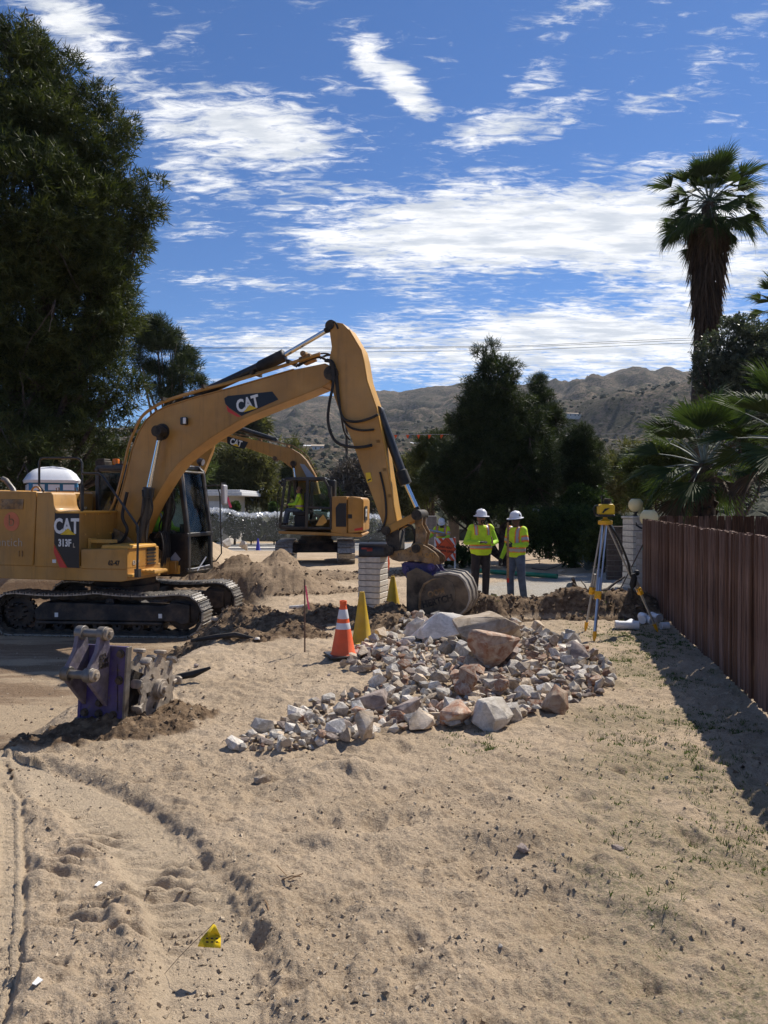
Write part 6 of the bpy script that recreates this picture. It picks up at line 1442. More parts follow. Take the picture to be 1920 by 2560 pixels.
# lath with orange ribbon behind the mailbox
a = G(968, 1432, 0); root = thing('survey_lath', 'thin survey lath with fluttering orange ribbon behind the mailbox', 'stake', (W(968, 1450, 14.6).x, 14.6, zg(W(968, 1450, 14.6).x, 14.6)))
mb = MB(); mb.bb(-.015, .015, -.005, .005, -.1, 1.15); mb.build('lath', MT['wood'], root)
mb = MB(); mb.prism([Vector(v) for v in ((-.02, -.01, 1.15), (.01, -.03, 1.12), (.05, -.02, .75), (.03, -.01, .60), (.0, -.01, .8))], (0, -.004, 0)); mb.build('ribbon', MT['orange'], root)
# utility pole and power lines
pl_ = W(867, 1250, 60); root = thing('utility_pole', 'thin brown utility pole seen behind the raised stick', 'pole', (pl_.x, 60, -.8))
mb = MB(); mb.tube([(0, 0, 0), (0, 0, 15)], [.13, .09], 8); mb.build('post', MT['post'], root); mb = MB(); mb.bb(-.9, .9, -.05, .05, 14.2, 14.35); mb.build('crossarm', MT['post'], root)
for k, (y0, y1, off_) in enumerate([(869, 846, 0), (872, 851, .4), (880, 858, .8)]):
    a = W(-500, y0 + 12, 60 + off_); m_ = W(900, y0 - 0, 60 + off_); b = W(2300, y1 - 14, 60 + off_); pts = []
    for i_ in range(41):
        u = i_ / 40; px = -500 + 2800 * u; py = np.interp(px, [-500, 300, 900, 1300, 1700, 2300], [y0 + 2, y0, y0, y0 - 4 - (0), y1, y1 - 18]); pts.append(W(px, py, 60 + off_))
    mb = MB(); mb.tube(pts, .017, 5); o = mb.build('power_line', MT['cable']); tag(o, ['uppermost of the three power lines over the valley', 'middle power line over the valley', 'lowest power line over the valley'][k], 'power line', 'power lines crossing the sky')
root = thing('pennant_line', 'thin overhead line hung with small orange pennants left of the central pine', 'pennant line', W(960, 1089, 32))
O = Vector(root.location); pts = [W(px, np.interp(px, [700, 960, 1120, 1600, 2000], [1094, 1087, 1086, 1085, 1080]), 32) - O for px in range(700, 2001, 50)]
mb = MB(); mb.tube(pts, .010, 5); mb.build('line', MT['cablegrey'], root)
for px in (989, 1019, 1046, 1074, 1104):
    a = W(px, 1087, 32) - O; mb = MB(); mb.prism([a + Vector((-.075, 0, 0)), a + Vector((.075, 0, 0)), a + Vector((-.01 + .02 * ((px * 7) % 3 - 1), .02, -.17))], (0, .004, 0)); mb.build('pennant', MT['orange'], root, smooth=None)

# portable toilet
tp = W(121, 1225, 19.3); zt_ = W(121, 1166, 19.3).z; zt0 = zg(tp.x, 19.5); root = thing('portable_toilet', 'white-roofed blue portable toilet behind the near excavator', 'toilet', (tp.x, 19.5, zt_ - 2.35), R(28))
mb = MB(); mb.bb(-.56, .56, -.56, .56, .08, 1.95); mb.build('cabin', MT['toiletb'], root, bevel=.03)
for s_, dx, dy in ((0, 0, -1), (1, -1, 0), (2, 1, 0)):
    for k in range(3):
        for r_ in range(2):
            c_ = -.34 + .34 * k; z_ = 1.62 + .2 * r_; mb = MB()
            if dy: mb.box((c_, -.57, z_), (.26, .03, .14))
            else: mb.box((dx * .57, c_, z_), (.03, .26, .14))
            mb.build('vent_screen', MT['toiletw'], root)
mb = MB(); rings = []
for z_, w in ((1.93, .64), (2.0, .66), (2.06, .62), (2.16, .56), (2.26, .44), (2.33, .26), (2.35, .08)):
    rings.append([Vector((w * math.copysign(abs(math.cos(a)) ** .45, math.cos(a)), w * math.copysign(abs(math.sin(a)) ** .45, math.sin(a)), z_)) for a in [2 * math.pi * k / 32 for k in range(32)]])
mb.loft(rings)
for k in range(-3, 4): mb.tube([(-.56, k * .14, 2.09), (-.3, k * .14 * .9, 2.27), (0, k * .13 * .8, 2.34), (.3, k * .14 * .9, 2.27), (.56, k * .14, 2.09)], .018, 6)
mb.build('roof', MT['toiletw'], root)
mb = MB(); mb.bb(-.62, .62, -.62, .62, min(zt0 - (zt_ - 2.35), 0) - .05, .08); mb.build('skid', MT['frame'], root)
# garage, street pieces
GD = 43.4; gp = W(560, 1300, GD); root = thing('garage', 'pale garage with white flat roof behind the near cab', 'garage', (gp.x, GD, -.7), R(0))
k_ = 50 / F
x0, x1 = W(430, 1300, GD).x - gp.x, W(572, 1300, GD).x - gp.x; zt_ = W(500, 1240, GD).z + .7
def winwall(mb, x0, x1, y, z0, z1): pass
mb = MB(); mb.bb(x0, x1, 0, 5, 0, zt_); mb.build('wall', MT['garage'], root, bevel=.02)
mb = MB(); mb.bb(x0 - .6, x1 + .9, -.9, 5.6, zt_ + .001, zt_ + .22); mb.bb(x0 - .5, x1 + .8, -.8, 5.5, zt_ + .22, zt_ + .34); mb.build('roof', MT['roofw'], root, bevel=.03)
xg0, xg1 = W(470, 1300, GD).x - gp.x, W(556, 1300, GD).x - gp.x; zg1 = W(500, 1252, GD).z + .7
for k in range(5):
    mb = MB(); h_ = zg1 / 5; mb.bb(xg0, xg1, -.05, -.005, k * h_ + .02, (k + 1) * h_ - .02); mb.build('door_panel', MT['garagedoor'], root, bevel=.01)
# kerb strip, rocks, blue cone
a, b = W(440, 1352, 36.5), W(735, 1346, 36.5); mb = MB(); mb.bb(a.x - 6, b.x + 2.5, 36.3, 36.9, -.55, -.26); tag(mb.build('kerb', MT['blockw']), 'pale concrete kerb strip below the water spray', 'kerb', kind='structure')
def cone(name, label, px, py_base, z_, d, H, m, bands=False, group=None, base_m='black', yaw=0., base_w=.38, tilt=0., rb=None):
    p = W(px, py_base, d); p.z = z_ if z_ is not None else zg(p.x, d); root = thing(name, label, 'traffic cone', p, yaw, group); root.rotation_euler = (tilt, 0, yaw)
    rb = H * .185 if rb is None else rb; rt = .032
    mb = MB(); mb.bb(-base_w/2, base_w/2, -base_w/2, base_w/2, 0, .028); mb.build('base', MT[base_m], root, bevel=.012)
    mb = MB(); rr_ = lambda z_: rb + (rt - rb) * (z_ / H)
    mb.lathe([(rb + .015, .028), (rb, .045), (rt, H), (rt * .6, H + .004), (rt * .6, H - .05)], (0, 0, 0), 36); bd = mb.build('body', MT[m], root)
    if bands:
        for z0_, z1_ in ((H * .50, H * .62), (H * .69, H * .86)):
            mb = MB(); mb.lathe([(rr_(z0_) + .002, z0_), (rr_(z0_) + .004, z0_ + .003), (rr_(z1_) + .004, z1_ - .003), (rr_(z1_) + .002, z1_)], (0, 0, 0), 36); mb.build('reflective_band', MT['reflect'], root)
        mb = MB(); mb.lathe([(rt + .001, H - .02), (rt + .012, H - .03), (rt + .012, H + .012), (rt, H + .015)], (0, 0, 0), 24); mb.build('collar', MT[m], root)
    return root
cone('traffic_cone', 'orange cone with two silver bands and a black base', 858, 1636, None, 9.35, .66, 'conered', True, 'traffic cones', 'black', .35, .40, rb=.145)
cone('traffic_cone', 'nearer plain yellow cone beside the striped orange cone', 905, 1600, None, 10.3, .68, 'coneyellow', False, 'traffic cones', 'coneyellow', .5, .36, rb=.13)
cone('traffic_cone', 'farther yellow cone against the right side of the mailbox pillar', 982, 1520, None, 13.3, .62, 'coneyellow', False, 'traffic cones', 'coneyellow', .2, .34, rb=.14)
cone('traffic_cone', 'small blue cone out by the street in the water spray', 645, 1352, -.40, 35.5, .62, 'coneblue', False, 'traffic cones', 'coneblue', .1, .3)
# stake with pink ribbon
sp_ = G(762, 1626); root = thing('survey_stake', 'slim wooden survey stake with a hanging pink ribbon', 'stake', (sp_.x, sp_.y, zg(sp_.x, sp_.y)))
mb = MB(); mb.bb(-.009, .009, -.006, .006, -.05, .93); mb.build('lath', MT['rod'], root)
mb = MB(); mb.prism([Vector(v) for v in ((.008, -.008, .86), (.022, -.01, .84), (.055, -.012, .62), (.068, -.012, .55), (.045, -.014, .56), (.02, -.01, .7))], (0, -.003, 0)); mb.build('ribbon', MT['pink'], root)
# yellow marking flag in the foreground
fb = G(404, 2411); root = thing('marking_flag', 'small crumpled yellow utility marking flag on a bent wire in the foreground', 'flag', (fb.x, fb.y, zg(fb.x, fb.y)))
O = Vector(root.location); tip = W(537, 2306, fb.y + .02) - O
mb = MB(); mb.tube([(0, 0, -.02), (.06, .0, .05), (tip.x * .6, 0, tip.z * .62), tip], .0011, 6); mb.build('wire', MT['rust'], root)
def fl(px, py, dy): v = W(px, py, fb.y + dy) - O; return v
grid = [[fl(533, 2310, .015), fl(538, 2312, -.01), fl(546, 2330, -.02), fl(552, 2342, .0)], [fl(517, 2330, .0), fl(526, 2330, -.02), fl(540, 2336, .012), fl(552, 2346, -.01)], [fl(503, 2346, -.02), fl(520, 2344, .01), fl(538, 2352, -.025), fl(552, 2358, .0)], [fl(494, 2366, -.03), fl(512, 2368, -.03), fl(534, 2369, -.035), fl(552, 2370, -.03)]]
mb = MB(); vs = [p_ for r_ in grid for p_ in r_]; fs = [(i*4+j, i*4+j+1, (i+1)*4+j+1, (i+1)*4+j) for i in range(3) for j in range(3)]; mb.add(vs, fs); o = mb.build('flag_sheet', MT['flagyellow'], root, smooth=30)
sm = o.modifiers.new('solid', 'SOLIDIFY'); sm.thickness = .0012
for k, tx in enumerate(('GAS LINE', 'BEFORE YOU DIG', 'CALL 811')[:3]):
    pass
mb = MB()
for k in range(3):
    for j in range(2):
        a = fl(518 + 12 * k, 2346 + 9 * j, -.034); mb.box(a, (.010, .001, .006))
mb.build('print', MT['blackprint'], root)
# laser level tripod
ft = [G(1463, 1573), G(1485, 1600), G(1645, 1574)]
for p in ft: p.z = zg(p.x, p.y)
ap = W(1513, 1302, 11.0); root = thing('tripod', 'aluminium survey tripod with yellow clamps standing beside the fence', 'tripod', (ap.x, 11.0, 0))
O = Vector(root.location)
for k, f_ in enumerate(ft):
    a = ap - O + Vector(((f_.x - ap.x) * .06, (f_.y - 11) * .06, -.03)); b = f_ - O; md = a.lerp(b, .62); u_ = (b - a).normalized(); s = u_.cross(Vector((0, 1, 0) if k != 1 else (0, 1, 0))).normalized() * .028
    mm_ = 'alu' if k == 1 else 'tripwood'
    mb = MB(); mb.tube([a + s, md + s], .013, 8); mb.tube([a - s, md - s], .013, 8); mb.tube([md - u_ * .25, b - u_ * .12], .017 if k != 1 else .022, 10); mb.build('leg', MT[mm_], root)
    mb = MB(); zq_ = u_.to_track_quat('Z', 'Y').to_matrix(); mb.box(md, (.085, .055, .11), zq_); mb.cyl(md + Vector((.0, -.06, 0)), md, .018, 8); mb.build('clamp', MT['tripyellow'], root, bevel=.008)
    mb = MB(); mb.tube([b - u_ * .14, b - u_ * .06, b + u_ * .01], [.027, .024, .006], 10); mb.build('foot', MT['tripyellow'], root)
mb = MB(); mb.lathe([(.06, -.06), (.10, -.05), (.10, .0), (.03, .03), (.03, .05)], ap - O, 20, cap=True); mb.build('head', MT['tripyellow'], root)
st_p = [W(1522, 1310, 10.95), W(1545, 1345, 11.02), W(1568, 1400, 11.05), W(1578, 1440, 11.1), W(1592, 1432, 11.1)]; hose('strap', [p - O for p in st_p], .016, root, 'strap')
mb = MB(); c = W(1582, 1455, 11.05) - O; mb.tube([c + Vector((0, 0, .12)), c + Vector((.02, 0, .06)), c + Vector((0, 0, -.04)), c + Vector((-.01, 0, -.10)), c + Vector((.0, 0, -.24))], [.035, .045, .05, .02, .012], 8); c = W(1592, 1432, 11.1) - O; mb.ball(c, .045, 8); mb.build('strap_bundle', MT['strap'], root)
c0 = ap + Vector((0, 0, .06)); root = thing('laser_level', 'yellow rotating laser level with a black top on the tripod', 'laser level', c0)
mb = MB(); mb.bb(-.115, .115, -.10, .10, .0, .03); mb.build('base', MT['black'], root, bevel=.01)
mb = MB(); mb.prism([Vector((a, -.085, b)) for a, b in ((-.10, .03), (.115, .03), (.115, .15), (.09, .18), (-.07, .18), (-.10, .15))], (0, .17, 0)); mb.build('body', MT['laseryellow'], root, bevel=.015)
mb = MB(); mb.prism([Vector((a, -.092, b)) for a, b in ((-.07, .06), (-.03, .115), (.04, .125), (.01, .10), (-.03, .075), (-.05, .05))], (0, .008, 0)); mb.build('emblem', MT['decal'], root)
mb = MB(); mb.lathe([(.055, .18), (.058, .20), (.05, .21), (.05, .235), (.058, .24), (.058, .255), (.01, .258)], (.03, 0, 0), 20, cap=True); mb.build('rotor_head', MT['chain'], root)
mb = MB(); mb.tube([(-.10, 0, .16), (-.15, 0, .15), (-.165, 0, .10), (-.15, 0, .04), (-.11, 0, .03)], .012, 8); mb.tube([(-.045, .0, .18), (-.055, 0, .30)], .010, 6); mb.build('handle', MT['black'], root)
# pvc fittings
def fitting(label, c, parts, rz=0., group='white drain pipe fittings'):
    c = Vector(c); root = thing('pipe_fitting', label, 'pipe fitting', (c.x, c.y, zg(c.x, c.y)), rz, group); return root
def tube_hollow(mb, a, b, r, n=20):
    a, b = Vector(a), Vector(b); u_ = (b - a).normalized()
    mb.tube([b - u_ * .08, b, b, b - u_ * .10][0:0] or [a + u_ * .06, a, a, a + u_ * .05, a + u_ * .05, b - u_ * .05, b - u_ * .05, b, b, b - u_ * .06], [r * .9, r * .9, r * 1.12, r * 1.12, r, r, r * 1.12, r * 1.12, r * .9, r * .9], n, cap=False)
c = G(1567, 1568, .0)
rt_ = fitting('largest white pipe fitting with an open end at the left', c, None, R(-8)); mb = MB(); tube_hollow(mb, (-.17, 0, .07), (.17, 0, .07), .062); mb.build('barrel', MT['pvc'], rt_); mb = MB(); mb.tube([(.0, .0, .07), (.06, .10, .08), (.10, .17, .08)], [.06, .06, .066], 16); mb.build('branch', MT['pvc'], rt_)
c = G(1612, 1556, 0); rt_ = fitting('white elbow fitting between the other pipe pieces', c, None, R(50)); mb = MB(); mb.tube([(-.1, 0, .07), (-.02, 0, .08), (.05, .03, .10), (.09, .10, .10)], .062, 16); mb.build('barrel', MT['pvc'], rt_)
mb = MB(); tube_hollow(mb, (-.05, -.14, .065), (.02, -.02, .075), .055); mb.build('collar', MT['pvc'], rt_)
c = G(1640, 1548, 0); rt_ = fitting('white pipe coupling leaning by the tripod foot', c, None, R(100)); mb = MB(); tube_hollow(mb, (-.1, 0, .07), (.12, 0, .08), .06); mb.build('barrel', MT['pvc'], rt_)
c = G(1662, 1566, 0); rt_ = fitting('small greyish white coupling closest to the fence', c, None, R(5)); mb = MB(); tube_hollow(mb, (-.06, 0, .05), (.06, 0, .05), .048); mb.build('barrel', MT['pvc'], rt_)
# green pipe on the ground
a, b = W(1290, 1400, 20.6), W(1393, 1402, 19.8); a.z = zg(a.x, a.y) + .07; b.z = zg(b.x, b.y) + .07; mb = MB(); u_ = (b - a).normalized(); mb.tube([a - u_ * 1.2, b - u_ * .02, b, b - u_ * .05], [.062, .062, .062, .05], 16, cap=False); tag(mb.build('drain_pipe', MT['greenpipe']), 'long green drain pipe lying behind the workers', 'pipe')
# cut roots and agave debris on the bank
rs = np.random.RandomState(9)
root = thing('dead_branches', 'bare twisted cut branches lying on the soil bank by the tripod', 'branches', W(1500, 1470, 13.6)); O = np.array(root.location)
for (x0, y0, x1, y1, r_) in [(1490, 1482, 1562, 1442, .035), (1430, 1460, 1480, 1485, .04), (1432, 1446, 1445, 1478, .03), (1440, 1485, 1560, 1478, .02), (1500, 1490, 1555, 1482, .015), (1425, 1480, 1400, 1492, .02), (1470, 1476, 1450, 1448, .015), (1465, 1490, 1475, 1465, .018)]:
    a, b = W(x0, y0, 13.6), W(x1, y1, 13.9); mb = MB(); limb(mb, np.array(a) - O, np.array(b) - O, r_, r_ * .4, rs, .10, 7); mb.build('branch', MT['deadwood'], root)
mb = MB(); c = W(1424, 1470, 13.6); mb.ball(c, .085, 12, sc=(.8, .35, 1.15)); tag(mb.build('cactus_pad', MT['agave']), 'dark green cactus pad stuck upright on the soil bank', 'cactus pad')
for (x0, y0, x1, y1, lb) in [(1330, 1424, 1410, 1412, 'pale bare stick lying in front of the hedge'), (1180, 1605, 1240, 1612, 'short stick lying beside the big boulders')]:
    a, b = G(x0, y0, -.05), G(x1, y1, -.05); mb = MB(); limb(mb, np.array(a) + [0, 0, .04], np.array(b) + [0, 0, .06], .022, .012, rs, .06, 6); tag(mb.build('stick', MT['deadwood']), lb, 'stick', 'loose sticks')
# black debris near the trench
for (px, py, d, L, lb) in [(590, 1528, 11.9, .5, 'curved black pipe scrap sticking out of the spoil'), (560, 1600, 10.6, .9, 'flat black rubber strip lying on the sand'), (465, 1700, 8.6, .5, 'torn black sheet behind the compaction wheel')]:
    a = G(px, py); z_ = zg(a.x, a.y); mb = MB(); mb.tube([(a.x - L/2, a.y, z_ + .02), (a.x - L/6, a.y + .05, z_ + .06), (a.x + L/6, a.y, z_ + .10), (a.x + L/2, a.y + .03, z_ + .04 + .12 * (L == .5))], [.02, .035, .04, .015], 6); tag(mb.build('rubber_scrap', MT['blackmat']), lb, 'scrap', 'black rubber scraps')
a = G(790, 1513, 0); mb = MB(); mb.tube([(a.x - .35, 12.9, .10), (a.x - .1, 12.8, .12), (a.x + .3, 12.6, .10)], [.03, .045, .05], 8); tag(mb.build('broken_pipe', MT['blockw']), 'short pale broken pipe lying beyond the orange cone', 'pipe')

# distant houses
HS = [(655, 1120, 300, 9, 'h'), (700, 1078, 520, 14, 'w'), (770, 1073, 560, 16, 'h'), (800, 1082, 480, 10, 'w'), (583, 1078, 500, 9, 'w'), (690, 1182, 150, 6, 'h'), (782, 1160, 190, 8, 'b'), (650, 1200, 130, 7, 'w'), (1000, 1140, 250, 8, 'h'), (1430, 1020, 700, 14, 'w'), (1424, 1038, 620, 12, 'w'), (1505, 1150, 110, 3.2, 'w'), (1010, 1052, 560, 14, 'w'), (1045, 1060, 540, 10, 'h'), (880, 1150, 200, 7, 'w'), (1580, 990, 800, 12, 'h'), (1012, 1120, 260, 9, 'b'), (735, 1215, 120, 6, 'h')]
for k, (px, py, d, w, c_) in enumerate(HS):
    p = W(px, py, d); gz = hill_z(p.x, p.y); 
    where = ['left below the boom', 'under the near boom', 'between the two booms', 'between the stick and the pine', 'right of the central pine'][int(np.digitize(px, [640, 720, 850, 1120]))]
    lb = {'w': 'tiny white house', 'h': 'tiny tan house', 'b': 'tiny brown house'}[c_] + ' ' + where + ([', by a track', ', among dense scrub', '', ', on open ground', ', tucked behind a tree'][k % 5])
    root = thing('distant_house', lb + (', lower down' if py > 1110 else ', higher up'), 'house', (p.x, p.y, gz - .5), (k * .7) % .8 - .4, 'houses across the valley')
    h_ = 3.0; mb = MB(); mb.bb(-w/2, w/2, -w*.3, w*.3, -2, h_); mb.build('wall', MT['housew' if c_ == 'w' else 'housetan'], root)
    mb = MB(); mb.prism([Vector((-w/2 - .5, -w*.3 - .6, h_ + .002)), Vector((-w/2 - .5, w*.3 + .6, h_ + .002)), Vector((-w/2 - .5, 0, h_ + 1.1))], (w + 1, 0, 0)); mb.build('roof', MT['roofw' if k % 3 else 'housetan'], root)
    for i_ in (-.28, .05, .30): mb = MB(); mb.bb(i_ * w - .5, i_ * w + .5, -w*.3 - .06, -w*.3 + .02, 1.0, 2.2); mb.build('window', MT['winmat'], root)
# building glimpses behind the central workers: grey panels
for (x0, x1, y0, y1, d, m_, lb) in [(1066, 1092, 1290, 1385, 27, 'blockg', 'grey concrete panel left of the worker at the sign'), (1122, 1148, 1292, 1392, 27.5, 'housetan', 'brown timber gate post right of the worker at the sign')]:
    a, b = W(x0, y0, d), W(x1, y1, d); mb = MB(); mb.bb(a.x, b.x, d, d + .3, -.4, a.z); tag(mb.build('gate_post', MT[m_], bevel=.02), lb, 'post', 'posts behind the road sign')
# small yellow box seen over the hedge
a = W(1338, 1280, 24.5); root = thing('meter_box', 'small yellow box with a pale cap above the hedge', 'box', (a.x, 24.5, a.z - 1.2))
mb = MB(); mb.bb(-.1, .1, -.1, .1, 0, 1.22); mb.build('body', MT['catlight'], root, bevel=.02); mb = MB(); mb.bb(-.12, .12, -.12, .12, 1.222, 1.30); mb.build('cap', MT['white'], root, bevel=.01)
mb = MB(); mb.bb(-.08, .08, -.106, -.10, 1.08, 1.18); mb.build('window', MT['decal'], root)

# water spray
rs = np.random.RandomState(13); n = 11000
px = rs.uniform(480, 1010, n); crest = np.interp(px, [480, 560, 640, 720, 830, 920, 1010], [1262, 1276, 1284, 1282, 1276, 1284, 1300]) + 9 * fbm(px / 34., px * 0, 4, 3)
u = rs.rand(n); dy = np.where(u < .80, rs.exponential(5.5, n), rs.uniform(0, 60, n)); py = crest + dy
d = rs.uniform(39, 40.6, n)
V0 = np.array([W(a, b, c) for a, b, c in zip(px, py, d)]); s = np.where(dy < 10, .030, .014)[:, None] * rs.uniform(.5, 1.5, (n, 1))
V_ = np.stack([V0 + rs.normal(size=(n, 3)) * s for _ in range(3)], 1).reshape(-1, 3)
wm = bpy.data.materials.new('water_drops'); wm.use_nodes = True; b_ = wm.node_tree.nodes['Principled BSDF']; b_.inputs['Base Color'].default_value = (.9, .93, .96, 1); b_.inputs['Roughness'].default_value = .2; b_.inputs['Transmission Weight'].default_value = .3
b_.inputs['Alpha'].default_value = .75
o = link('water_spray', np_mesh('water_spray', V_, np.arange(3 * n).reshape(-1, 3), wm), kind='stuff'); tag(o, 'long white jet of water spraying across the street behind the second excavator', 'water spray')

mv = bpy.data.materials.new('water_mist'); mv.use_nodes = True; t = mv.node_tree; t.nodes.remove(t.nodes['Principled BSDF'])
vs_ = N(t, 'ShaderNodeVolumePrincipled'); vs_.inputs['Color'].default_value = (.97, .98, 1, 1); vs_.inputs['Density'].default_value = .05; vs_.inputs['Anisotropy'].default_value = .2
t.links.new(vs_.outputs[0], t.nodes['Material Output'].inputs['Volume'])
a, b = W(478, 1290, 39.8), W(1012, 1352, 39.8); mb = MB(); mb.bb(a.x, b.x, 39.2, 40.6, b.z, a.z); o = mb.build('spray_mist', mv, smooth=None); tag(o, 'thin veil of mist falling under the water jet', 'mist', kind='stuff')
# air
hv_ = bpy.data.materials.new('haze_air'); hv_.use_nodes = True; t = hv_.node_tree; t.nodes.remove(t.nodes['Principled BSDF'])
vs_ = N(t, 'ShaderNodeVolumePrincipled'); vs_.inputs['Color'].default_value = (.80, .89, 1, 1); vs_.inputs['Density'].default_value = .00009; vs_.inputs['Anisotropy'].default_value = .1
t.links.new(vs_.outputs[0], t.nodes['Material Output'].inputs['Volume'])
zl, zh = float(HZ.min()) - 3, float(HZ.max()) + 20; mb = MB(); mb.bb(-2500, 2500, -2500, 2500, zl, zh); o = mb.build('haze', hv_, smooth=None); o['kind'] = 'stuff'
# ================================================================ ROCK HEAP
def rock_material(name, c1, c2, c3, vein=.35):
    m = bpy.data.materials.new(name); m.use_nodes = True; t = m.node_tree; b = t.nodes['Principled BSDF']
    co = N(t, 'ShaderNodeTexCoord').outputs['Object']; oi = N(t, 'ShaderNodeObjectInfo').outputs['Random']
    va = N(t, 'ShaderNodeVectorMath', operation='ADD'); t.links.new(co, va.inputs[0]); t.links.new(comb(t, M_(t, 'MULTIPLY', oi, 37.), M_(t, 'MULTIPLY', oi, 91.), M_(t, 'MULTIPLY', oi, 13.)), va.inputs[1]); v = va.outputs[0]
    n1 = noise(t, v, 7, 8, .65, .6); n2 = noise(t, v, 26, 8, .75); mp = N(t, 'ShaderNodeMapping'); t.links.new(v, mp.inputs[0]); mp.inputs['Scale'].default_value = (3, 3, 16); mp.inputs['Rotation'].default_value = (.5, .4, 0)
    n3 = noise(t, mp.outputs[0], 1.6, 6, .6, 1.)
    c = mixc(t, smooth(t, n1, .36, .64), c1, c2); c = mixc(t, M_(t, 'MULTIPLY', smooth(t, n3, .55, .63), vein), c, c3)
    c = mixc(t, M_(t, 'MULTIPLY', smooth(t, n2, .52, .7), .4), c, (.17, .14, .11)); c = mixc(t, M_(t, 'MULTIPLY', smooth(t, n2, .3, .42, 1., 0.), .35), c, (.72, .70, .68))
    hv = N(t, 'ShaderNodeHueSaturation'); t.links.new(c, hv.inputs['Color']); t.links.new(smooth(t, oi, 0., 1., .68, 1.18), hv.inputs['Value'])
    inp(t, b, 'Base Color', hv.outputs[0]); b.inputs['Roughness'].default_value = .85; b.inputs['Specular IOR Level'].default_value = .3
    bn = N(t, 'ShaderNodeBump'); bn.inputs['Strength'].default_value = .8; bn.inputs['Distance'].default_value = .012
    t.links.new(M_(t, 'ADD', n1, M_(t, 'MULTIPLY', n2, .6)), bn.inputs['Height']); t.links.new(bn.outputs[0], b.inputs['Normal'])
    return m
RM = [('grey-white', rock_material('rock_grey_white', (.46, .41, .345), (.74, .68, .60), (.84, .80, .73))), ('tan', rock_material('rock_tan', (.42, .32, .22), (.66, .54, .41), (.76, .66, .54))),
      ('rusty orange', rock_material('rock_rusty', (.30, .13, .07), (.54, .42, .32), (.64, .56, .47))), ('dark purplish', rock_material('rock_dark', (.20, .155, .135), (.38, .31, .275), (.52, .45, .39)))]
def rock_bm(rs, npt=16, asp=(1, .8, .62), sub=0, rough=.0):
    pts = unit(rs.normal(size=(npt, 3))) * rs.uniform(.72, 1.0, (npt, 1)) * np.array(asp) * .5
    # a few flat cuts give cleaved faces
    for _ in range(3):
        nv = unit(rs.normal(size=3)); lim = rs.uniform(.20, .34) * np.linalg.norm(np.array(asp) * nv); d = pts @ nv; pts = pts - np.outer(np.maximum(d - lim, 0), nv)
    bm = bmesh.new()
    for p in pts: bm.verts.new(p)
    bmesh.ops.convex_hull(bm, input=bm.verts[:]); 
    for v in [v for v in bm.verts if not v.link_faces]: bm.verts.remove(v)
    if sub:
        bmesh.ops.bevel(bm, geom=bm.edges[:], offset=.015, segments=1, affect='EDGES')
        bmesh.ops.triangulate(bm, faces=bm.faces[:])
        bmesh.ops.subdivide_edges(bm, edges=bm.edges[:], cuts=sub, use_grid_fill=True)
        for v in bm.verts:
            p = np.array(v.co); k = float(fbm(np.array([p[0]*5+p[2]*3]), np.array([p[1]*5-p[2]*2]), 4, 7)[0]); v.co += v.co.normalized() * k * rough
    return bm
def bm_mesh(bm, name, m, smooth=None):
    me = bpy.data.meshes.new(name); bm.to_mesh(me); bm.free(); me.materials.append(m)
    if smooth is not None: me.polygons.foreach_set('use_smooth', [True] * len(me.polygons)); me.set_sharp_from_angle(angle=R(smooth))
    return me
rs = np.random.RandomState(19)
RV = []
for k in range(28):
    mi_ = k % 4; asp = (1, rs.uniform(.6, .95), rs.uniform(.45, .85)); bm = rock_bm(rs, rs.randint(12, 20), asp)
    RV.append((mi_, bm_mesh(bm, 'rock', RM[mi_][1])))
OUT = [(575, 1872), (640, 1885), (730, 1882), (800, 1862), (860, 1862), (930, 1835), (1040, 1820), (1160, 1815), (1290, 1800), (1400, 1768), (1500, 1738), (1535, 1700), (1525, 1672), (1480, 1640), (1430, 1600), (1330, 1580), (1200, 1560), (1020, 1572), (960, 1592), (905, 1612), (880, 1640), (855, 1668), (900, 1682), (985, 1672), (960, 1700), (900, 1735), (800, 1760), (740, 1790), (660, 1832), (590, 1858)]
OUTW = []
for px, py in OUT:
    z_ = .02
    for _ in range(3): g = G(px, py, z_); z_ = zg(g.x, g.y)
    OUTW.append((g.x, g.y))
def inside(x, y, P):
    c = False; n = len(P)
    for i in range(n):
        x1, y1 = P[i]; x2, y2 = P[(i+1) % n]
        if (y1 > y) != (y2 > y) and x < (x2 - x1) * (y - y1) / (y2 - y1) + x1: c = not c
    return c
P_ = np.array(OUTW); lo, hi = P_.min(0), P_.max(0); cand = []
BL = []
